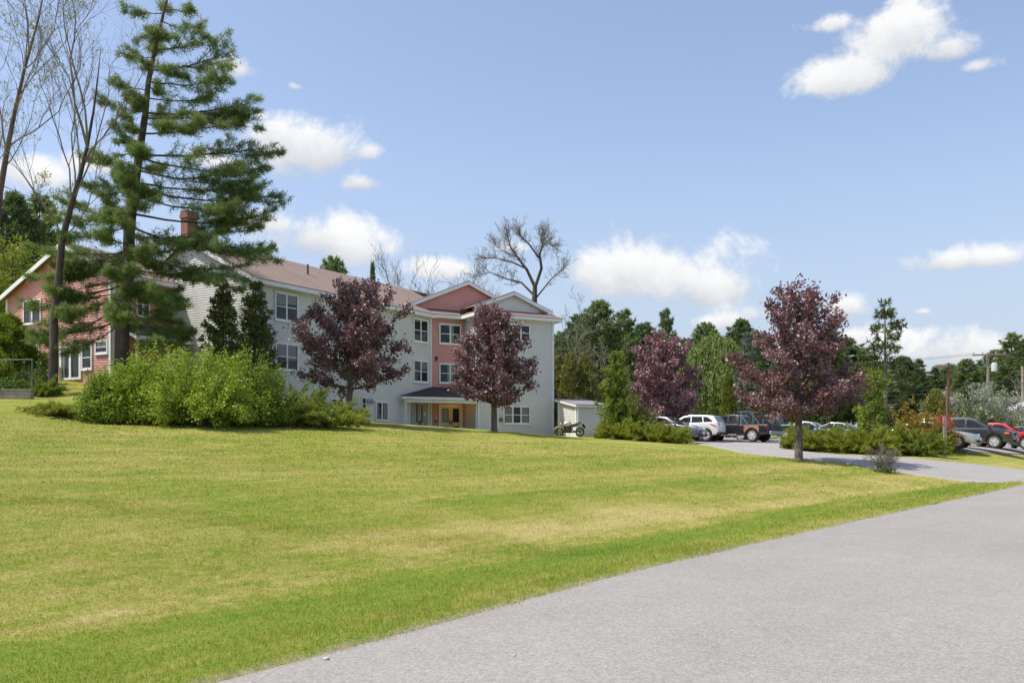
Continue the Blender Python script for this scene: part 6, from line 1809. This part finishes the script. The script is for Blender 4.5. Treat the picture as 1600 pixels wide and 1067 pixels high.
W1 = 'tall dark pine of the wood between the white building and the third purple maple'
for k, px, Y, top, wd in (('a', 905, 88, 490, 90), ('b', 938, 80, 472, 105), ('d', 978, 86, 486, 90), ('a', 1005, 92, 505, 95), ('b', 880, 95, 520, 90), ('c', 958, 98, 515, 80)): conif(k, px, Y, top, wd, W1, group='pines beside the end gable')
conif('d', 1042, 96, 485, 66, 'dark open-topped pine rising behind the maple by the shed')
conif('b', 1104, 100, 506, 82, 'dark pine behind the pale green willow')
conif('a', 1158, 96, 498, 84, 'dark pine rising left of the large purple maple crown')
W2 = 'dark green conifer in the far treeline beyond the parking lot'
for i, (px, Y, top, wd) in enumerate([(1075, 118, 528, 90), (1130, 125, 530, 90), (1195, 112, 520, 95), (1240, 118, 522, 100), (1290, 115, 512, 90), (1325, 122, 528, 90), (1352, 118, 545, 80), (1436, 125, 560, 75), (1460, 118, 572, 70), (1484, 125, 570, 75), (1410, 120, 556, 80),
        (1022, 120, 525, 80), (990, 130, 530, 90), (1060, 135, 545, 90), (1160, 135, 540, 100), (1380, 132, 565, 90), (1450, 140, 580, 90), (1500, 140, 585, 80)]):
    conif('abcd'[(i * 3 + i // 4) % 4], px, Y, top, wd, W2, group='conifers of the far treeline')
conif('b', 1512, 104, 562, 62, 'round topped pine left of the nearer utility pole')
W3 = 'tall green pine at the right edge behind the utility poles'
for k, px, Y, top, wd in (('b', 1556, 106, 548, 80), ('d', 1580, 100, 522, 90), ('a', 1606, 96, 528, 90), ('b', 1540, 115, 575, 80), ('c', 1565, 96, 570, 70), ('a', 1640, 100, 515, 95), ('b', 1690, 98, 520, 100), ('d', 1750, 96, 540, 100)): conif(k, px, Y, top, wd, W3, group='pines at the right edge')
W4 = 'dark pine behind the red wing, left of the big white pine'
for k, px, Y, top, wd in (('a', 22, 76, 300, 120), ('b', 62, 80, 306, 110), ('d', -30, 72, 310, 130), ('c', 105, 90, 375, 90)): conif(k, px, Y, top, wd, W4, group='pines behind the red wing')
conif('b', 522, 98, 404, 90, 'pine crown showing above the pinkish roof right of the vent pipe')
conif('c', 583, 100, 407, 46, 'thin pointed spruce showing above the pinkish roof', 'spruce_tree')
W5 = 'conifer standing behind the long building'
for k, px, Y, top, wd in (('a', 330, 100, 430, 100), ('b', 430, 105, 440, 100), ('d', 620, 108, 478, 90), ('a', 720, 105, 490, 100), ('c', 800, 108, 500, 90), ('b', 840, 104, 520, 90), ('a', 200, 95, 440, 110)): conif(k, px, Y, top, wd, W5, group='conifers hidden by the building')

# sparse pine right of the large maple
g = G(1384, 58); H = hgt(1384, 58, 472); root = empty('sparse_pine', g, 'thin sparse pine with bare grey lower branches right of the large purple maple', 'tree')
conifer(root, 51, H, lambda f: (1.1 + 1.0 * math.sin(f * 5 + .5) ** 2) * (1 - f ** 2) + .15, 17, 5, 13, 3, .30, (M['needle_olive'], M['bark_grey']), .15, .20, -.02, .24, .40, .5, .14, gapp=.15)
mbx = MB(); rr = np.random.default_rng(8)
for i in range(34):
    z_ = rr.uniform(.10, .55) * H; an = rr.uniform(0, 6.28); L_ = rr.uniform(.5, 1.5)
    a = A3([0, 0, z_]); e = a + A3([math.cos(an) * L_, math.sin(an) * L_, rr.uniform(-.25, .15)])
    mbx.tube(wiggle(bez(a, (a + e) / 2 + A3([0, 0, .12]), e, 6), rr, .03), np.linspace(.022, .005, 6), 4, cap=False)
mbx.build('bare_branches', M['bark_pale'], root)
# blue spruce, small fir, hemlock
g = G(1168, 68); root = empty('blue_spruce', g, 'pale blue green spruce half hidden behind the large purple maple', 'tree'); conifer(root, 52, hgt(1168, 68, 520), rf_spruce(2.0), 22, 7, 10, 3, .28, (M['needle_blue'], M['bark_brown']), .16, .02, -.12, .15, .1, .3, .14)
g = G(1366, 49); root = empty('upright_juniper', g, 'bright upright juniper with feathery tips right of the large purple maple', 'shrub'); conifer(root, 53, 4.3, lambda f: 1.25 * (1 - f) ** .6 * (.75 + .35 * math.sin(f * 15) ** 2) + .08, 15, 6, 9, 3, .22, (M['juniper_green'], M['bark_brown']), .10, .03, .45, .35, .1, .35, .16, gapp=.22)
# willow
g = G(1118, 84); root = empty('willow_tree', g, 'pale green weeping willow beyond the white SUV', 'tree'); willow(root, 54, hgt(1118, 84, 524), 4.0, 640, .30, (M['leaf_willow'], M['bark_brown']))
# arborvitae
def av(px, Y, top, wd, seed, lab, m, n=1500, leaf=(.24, .22), prof=None, group=None, up=.8, name='arborvitae'):
    g = G(px, Y); H = hgt(px, Y, top); root = empty(name, g, lab, 'tree', group)
    hw = wd / F * Y / 2
    prof = prof or (lambda h: hw * (1.0 - .25 * (1 - min(h / .2, 1))) * (max(0, 1 - h ** 2.1)) ** .8 + .03)
    if seed in (61, 62):
        conifer(root, seed, H, lambda f: hw * .86 * ((.85 + .6 * f) if f < .25 else max(0, 1 - ((f - .25) / .75) ** 1.2) ** .85) * (.8 + .3 * math.sin(f * 23 + seed) ** 2) + .06, 19, 8, 11, 3, .17, (M[m], M['bark_brown']), .10, .02, .30, .30, .1, .4, .22, gapp=.12)
        return
    columnar(root, seed, H, prof, n, leaf, (M[m], M['bark_brown']), up=up)
av(1139, 66, 583, 22, 55, 'slim bright green columnar arborvitae beside the willow', 'arborvitae_bright', 1500, (.20, .3))
AG = 'arborvitae trees beside the end of the building'
for px, Y, top, wd, sd_, lb in ((872, 68, 556, 30, 56, 'left olive green arborvitae, partly behind the building corner'), (892, 66, 552, 40, 57, 'broad olive green arborvitae behind the shed roof, left one of the pair'), (914, 66.5, 554, 42, 58, 'broad olive green arborvitae right of its twin behind the shed'), (938, 70, 580, 40, 60, 'dark olive arborvitae between the shed and the tall upright juniper')):
    av(px, Y, top, wd, sd_, lb, 'arborvitae' if sd_ != 60 else 'arborvitae_dark', 2000, (.26, .24), group=AG)
av(349, 40.5, 444, 86, 61, 'dark arborvitae left of the pair against the white gable wall', 'arborvitae_dark', 4600, (.17, .32), group='dark arborvitae at the building corner', up=.65, prof=lambda h: 1.2 * (1 - .25 * (1 - min(h / .2, 1))) * (max(0, 1 - h ** 1.7)) ** .75 + .05)
av(402, 41.5, 438, 82, 62, 'dark pointed arborvitae right of the pair at the corner of the long building', 'arborvitae_dark', 4600, (.17, .32), group='dark arborvitae at the building corner', up=.65, prof=lambda h: 1.2 * (1 - .25 * (1 - min(h / .2, 1))) * (max(0, 1 - h ** 1.7)) ** .75 + .05)
av(1462, 66, 610, 44, 63, 'yellow green conifer right of the white house, behind the orange shrub', 'arborvitae', 1500, (.26, .24), up=.6)
# trees at far left
g = G(20, 56); root = empty('leafing_tree', g, 'bright yellow green leafing tree behind the red wing at the left edge', 'tree')
broadleaf(root, 64, hgt(20, 56, 368), 2.2, lambda h: 3.1 * (1 - abs(h - .4) ** 2 * 1.8), .18, 30, 8, 38, (.17, .6), (M['leaf_spring'], M['bark_grey']), (0, 0), (.3, 1.2), .2, .2)
g = G(-35, 52); root = empty('leafing_tree', g, 'second yellow green leafing tree further left, mostly out of the picture', 'tree')
broadleaf(root, 65, hgt(-35, 52, 410), 2.0, lambda h: 2.8 * (1 - abs(h - .4) ** 2 * 1.8), .18, 26, 8, 34, (.17, .6), (M['leaf_spring'], M['bark_grey']), (0, 0), (.3, 1.2), .2, .2)
# shrubs at far left
def shr(px, Y, rad_px, top, seed, lab, m, n=90, ang=(10, 82), per=26, leaf=(.13, .3), kind='spike', name='shrub', group=None, ell=(1, 1), uneven=.25, inner=.15, arch=.5, jit=.06, stem='bark_brown', rz=0.0, tip=0., hmul=1.0, thick=.012):
    g = G(px, Y); root = empty(name, g, lab, 'shrub', group, rz)
    H = hgt(px, Y, top) * hmul; rad = rad_px / F * Y
    shoots(root, seed, n, rad, H, ang, (M[m], M[stem]), per, leaf, kind, arch, inner, jit, ell, uneven, tip, thick=thick)
    return root
av(14, 41, 492, 88, 70, 'dense green hemlock behind the grey rail at the left edge', 'juniper_green', 4200, (.19, .26), up=.35, name='hemlock')
shr(10, 43.5, 55, 500, 79, 'dark green yew in front of the left end of the red wing', 'juniper_green', 120, (15, 85), 30, (.18, .25), 'spike', 'yew_shrub')
shr(48, 38.5, 30, 562, 71, 'rhododendron with broad leaves behind the grey rail', 'rhodo', 70, (15, 85), 26, (.13, .45), 'leaf', 'rhododendron')
shr(70, 37.5, 22, 585, 72, 'low feathery green shrub at the foot of the leaning bare tree', 'juniper_green', 60, (10, 75), 26, (.13, .25), 'spike', 'shrub')
shr(10, 37.2, 28, 586, 73, 'low light green shrub above the wall at the left edge', 'leaf_mid', 60, (15, 80), 26, (.10, .5), 'leaf', 'shrub')
shr(95, 31.2, 62, 634, 74, 'low spreading juniper left of the big bright bush', 'juniper', 120, (4, 55), 26, (.12, .22), 'spike', 'low_juniper', ell=(1, .7), arch=.7)
# the big forsythia like bush
M['leaf_fresh'] = leafmat('fresh_green_leaves', [(0, (.07, .12, .015)), (.45, (.18, .27, .03)), (.8, (.30, .40, .055)), (1, (.44, .50, .11))], (.26, .38, .04), .35, .5, .9)
M['leaf_mid_bush'] = leafmat('mid_green_bush_leaves', [(0, (.055, .10, .014)), (.45, (.145, .225, .028)), (.8, (.25, .34, .05)), (1, (.38, .44, .10))], (.22, .33, .04), .35, .5, .9)  # greener right lobe; its deeper shadows are put into the leaf colour
FB = 'bright green bushes of the big clump'
for (px, Y, rp, top, sd_, lb) in ((225, 31.6, 78, 546, 75, 'left mass of the bright green bush in front of the white pine'), (318, 31.0, 92, 533, 76, 'middle and tallest mass of the bright green bush below the dark arborvitae'), (392, 32.4, 58, 548, 77, 'right mass of the bright green bush next to the juniper'), (172, 31.0, 42, 580, 78, 'low outer lobe of the bright green bush at its left end')):
    shr(px, Y, rp, top, sd_, lb, 'leaf_bright' if sd_ in (75, 76) else 'leaf_fresh' if sd_ == 78 else 'leaf_mid_bush', 280, (6, 84), 60, (.098, .55), 'leaf', 'forsythia_bush', FB, (1, .75), .16, .30, .9, .10, 'bark_brown', 0, .25, .97)
# junipers by the facade
JG = 'spreading junipers in front of the long facade'
for (px, Y, rp, top, sd_, lb, ell) in ((455, 33.2, 58, 612, 81, 'dark spreading juniper between the bright bush and the first purple maple', (1, .8)), (510, 34.0, 56, 624, 82, 'yellow green spreading juniper below the first purple maple', (1, .8)), (440, 35.5, 60, 590, 83, 'tall juniper shoots behind the other two at the foot of the facade', (1, .7))):
    shr(px, Y, rp, top, sd_, lb, 'juniper' if sd_ == 82 else 'juniper_green', 115, (4, 62), 34, (.13, .22), 'spike', 'spreading_juniper', JG, ell, .3, .25, .8)
# junipers by the shed
g = G(964, 52.5); root = empty('upright_juniper', g, 'tall irregular upright juniper right of the shed', 'shrub')
conifer(root, 84, hgt(958, 52.5, 550), lambda f: 1.25 * (1 - f) ** .65 * (.75 + .35 * math.sin(f * 17) ** 2) + .08, 17, 6, 10, 3, .23, (M['juniper_green'], M['bark_brown']), .10, .03, .45, .35, .1, .35, .16, gapp=.2)
shr(985, 52, 30, 600, 85, 'smaller upright juniper leaning against the taller one by the shed', 'juniper_green', 80, (35, 85), 36, (.2, .24), 'spike', 'upright_juniper', uneven=.4)
JL = 'low junipers along the lawn edge by the shed'
for (px, Y, rp, top, sd_, lb) in ((968, 50.2, 36, 660, 86, 'low juniper right in front of the shed corner'), (1010, 50.0, 42, 658, 87, 'low juniper between the upright juniper and the grey hatchback'), (1046, 49.6, 28, 664, 88, 'low juniper covering the nose side of the grey hatchback')):
    shr(px, Y, rp, top, sd_, lb, 'juniper', 100, (5, 62), 32, (.17, .22), 'spike', 'low_juniper', JL, (1, .75), .3, .2, .7)
# hedge of junipers across the driveway
JH = 'juniper hedge across the driveway'
for (px, Y, rp, top, sd_, lb) in ((1250, 47.0, 27, 665, 90, 'juniper at the left end of the hedge beside the green pickup'), (1276, 46.2, 44, 664, 91, 'second juniper of the hedge, right behind the large maple trunk'), (1322, 45.2, 44, 668, 92, 'brown flecked juniper in the middle of the hedge'), (1366, 44.6, 46, 664, 93, 'juniper of the hedge behind the bare twiggy shrub'), (1404, 45.0, 44, 662, 94, 'juniper of the hedge below the orange shrub, with long leaning shoots'), (1434, 44.4, 36, 668, 95, 'dark juniper at the right end of the hedge beside the red sign')):
    shr(px, Y, rp, top, sd_, lb, 'juniper' if sd_ != 95 else 'juniper_green', 105, (6, 66), 34, (.15, .22), 'spike', 'hedge_juniper', JH, (1, .8), .35, .2, .7)
shr(1440, 46.6, 44, 632, 96, 'orange and yellow green rounded shrub left of the lamp post', 'leaf_orange', 200, (15, 85), 60, (.12, .5), 'leaf', 'orange_shrub', uneven=.2)
# dark hedge and blossom trees by the poles
DH = 'dark clipped yews behind the cars'
for (px, sd_, lb) in ((1498, 97, 'dark yew right of the lamp post'), (1526, 98, 'dark yew left of the nearer utility pole'), (1552, 99, 'dark yew right of the nearer utility pole')):
    shr(px, 64, 24, 634, sd_, lb, 'arborvitae_dark', 90, (20, 86), 30, (.24, .26), 'spike', 'yew_shrub', DH)
BT = 'white blossoming apple trees'
for (px, Y, top, w_, sd_, lb) in ((1534, 76, 598, 2.2, 101, 'white blossoming apple tree right behind the nearer utility pole'), (1476, 80, 612, 1.7, 102, 'smaller white blossoming apple tree left of the lamp post'), (1570, 78, 618, 1.8, 105, 'white blossoming apple tree near the low white building')):
    g = G(px, Y); root = empty('apple_tree', g, lb, 'tree', BT)
    broadleaf(root, sd_, hgt(px, Y, top), 1.0, lambda h, w_=w_: w_ * (1 - abs(h - .35) ** 2 * 1.9), .13, 20, 8, 30, (.17, .8), (M['blossom'], M['bark_grey']), (0, 0), (.3, 1.2), .18, .2)
shr(1576, 66, 18, 652, 103, 'small green shrub before the low white building', 'leaf_mid', 60, (15, 85), 26, (.16, .5), 'leaf', 'shrub')
# bare twiggy shrub on the lawn corner
g = G(1382, 33.0); root = empty('twiggy_shrub', g, 'leafless twiggy grey shrub on the lawn corner by the driveway', 'shrub')
fk = []
rr = np.random.default_rng(12)
for i in range(13):
    an = rr.uniform(0, 6.28)
    fk.append((rr.normal(0, .10), rr.normal(0, .1), -.05, math.cos(an) * .45, math.sin(an) * .45, 1.0, rr.uniform(.45, .75), .020))
bare_tree(root, 104, 1.2, .05, .3, .75, 4, M['bark_grey'], forks=fk, nch=(3, 5), upw=.12, decay=.62)
c = A3([[rr.normal(0, .2), rr.normal(0, .2), abs(rr.normal(0, .14))] for _ in range(260)])
np_mesh('sprouts', rhombs(c, rvec(rr, 260) + A3([0, 0, .8]), .08, .045, rr), 4, M['leaf_mid'], root)

# ------------------------------------------------------------------ grass blades of the near lawn (nobody could count them)
rg = np.random.default_rng(99)
def blades(n, y0, y1, Lr, Wr, power=1.0, fade=None):
    y = y0 + (y1 - y0) * rg.uniform(0, 1, n) ** power
    x = rg.uniform(-.72, .66, n) * (y + 3.0)
    s = edge_dist(x, y)
    tall = .55 + .4 * np.exp(-((s - .35) / .5) ** 2) + .5 * rg.random(n)
    keep = (s > -.02 - .03 * rg.random(n) - .13 * np.clip(_fbm(x * 4.3 + 7, y * 4.3), 0, 1)) & (s < 26)
    # clumps and thin places
    cl = np.sin(x * 3.1 + 2 * np.sin(y * 1.3)) * np.sin(y * 2.7 + 1.5 * np.sin(x * 1.9))
    keep &= rg.random(n) < .72 + .28 * cl
    if fade: keep &= rg.random(n) < np.clip((y1 - y) / (y1 - fade), 0, 1) ** 1.2
    x, y, s, tall = x[keep], y[keep], s[keep], tall[keep]; n = len(x)
    z = height(x, y)
    c = np.stack([x, y, z - .004], 1)
    an = rg.uniform(0, 6.283, n); le = rg.uniform(.15, .95, n)
    u_ = unit(np.stack([np.cos(an) * le, np.sin(an) * le, np.ones(n)], 1))
    sc = np.interp(y, [y0, y1], [Lr[0], Lr[1]]) * tall * rg.uniform(.6, 1.3, n)
    wd = np.interp(y, [y0, y1], [Wr[0], Wr[1]]) * rg.uniform(.7, 1.3, n)
    T = spikes(c, u_, sc, wd, rg)
    return T.reshape(-1, 3), np.repeat(s, 3)
V1, s1 = blades(330000, 3.6, 13, (.042, .05), (.0045, .008), 1.25)
V2, s2 = blades(380000, 12, 42, (.05, .09), (.008, .030), 1.25, 24)
o = np_mesh('lawn_grass', np.concatenate([V1, V2]), 3, M['blades'], None, {'edge': np.concatenate([s1, s2])})
tag(o, 'short mown grass blades covering the sloping lawn', 'grass', kind='stuff')

# ------------------------------------------------------------------ small things lying about
g = Vector((P(1068, 938, 1).x, 1, 0)); Yr = EYE * F / (938 - HY); g = P(1068, 938, Yr)
m_ = MB(); m_.tube([(-.06, 0, .012), (-.02, .012, .016), (.03, 0, .012), (.075, .02, .014)], [.004, .006, .005, .002], 5); m_.tube([(.0, .01, .012), (.03, .05, .018)], [.004, .002], 4)
o = m_.build('fallen_twig', M['bone'], None, smooth=True, loc=(g.x, g.y, 0)); 
tag(o, 'small brown twig lying on the grey road', 'twig')
for (px, py, r_, lb) in ((510, 1030, .022, 'pale pebble on the road edge below the lawn, leftmost'), (804, 1024, .014, 'tiny pale pebble on the road right of the first pebble')):
    Yr = EYE * F / (py - HY); g = P(px, py, Yr)
    bm = bmesh.new(); bmesh.ops.create_icosphere(bm, subdivisions=2, radius=r_)
    for v in bm.verts: v.co *= 1 + .25 * mnoise.noise(v.co * 60 + Vector((px, 0, 0))); v.co.z *= .55
    me = bpy.data.meshes.new('pebble'); bm.to_mesh(me); bm.free(); me.materials.append(M['stone'])
    o = bpy.data.objects.new('pebble', me); COL.objects.link(o); o.location = (g.x, g.y, r_ * .4); tag(o, lb, 'pebble')
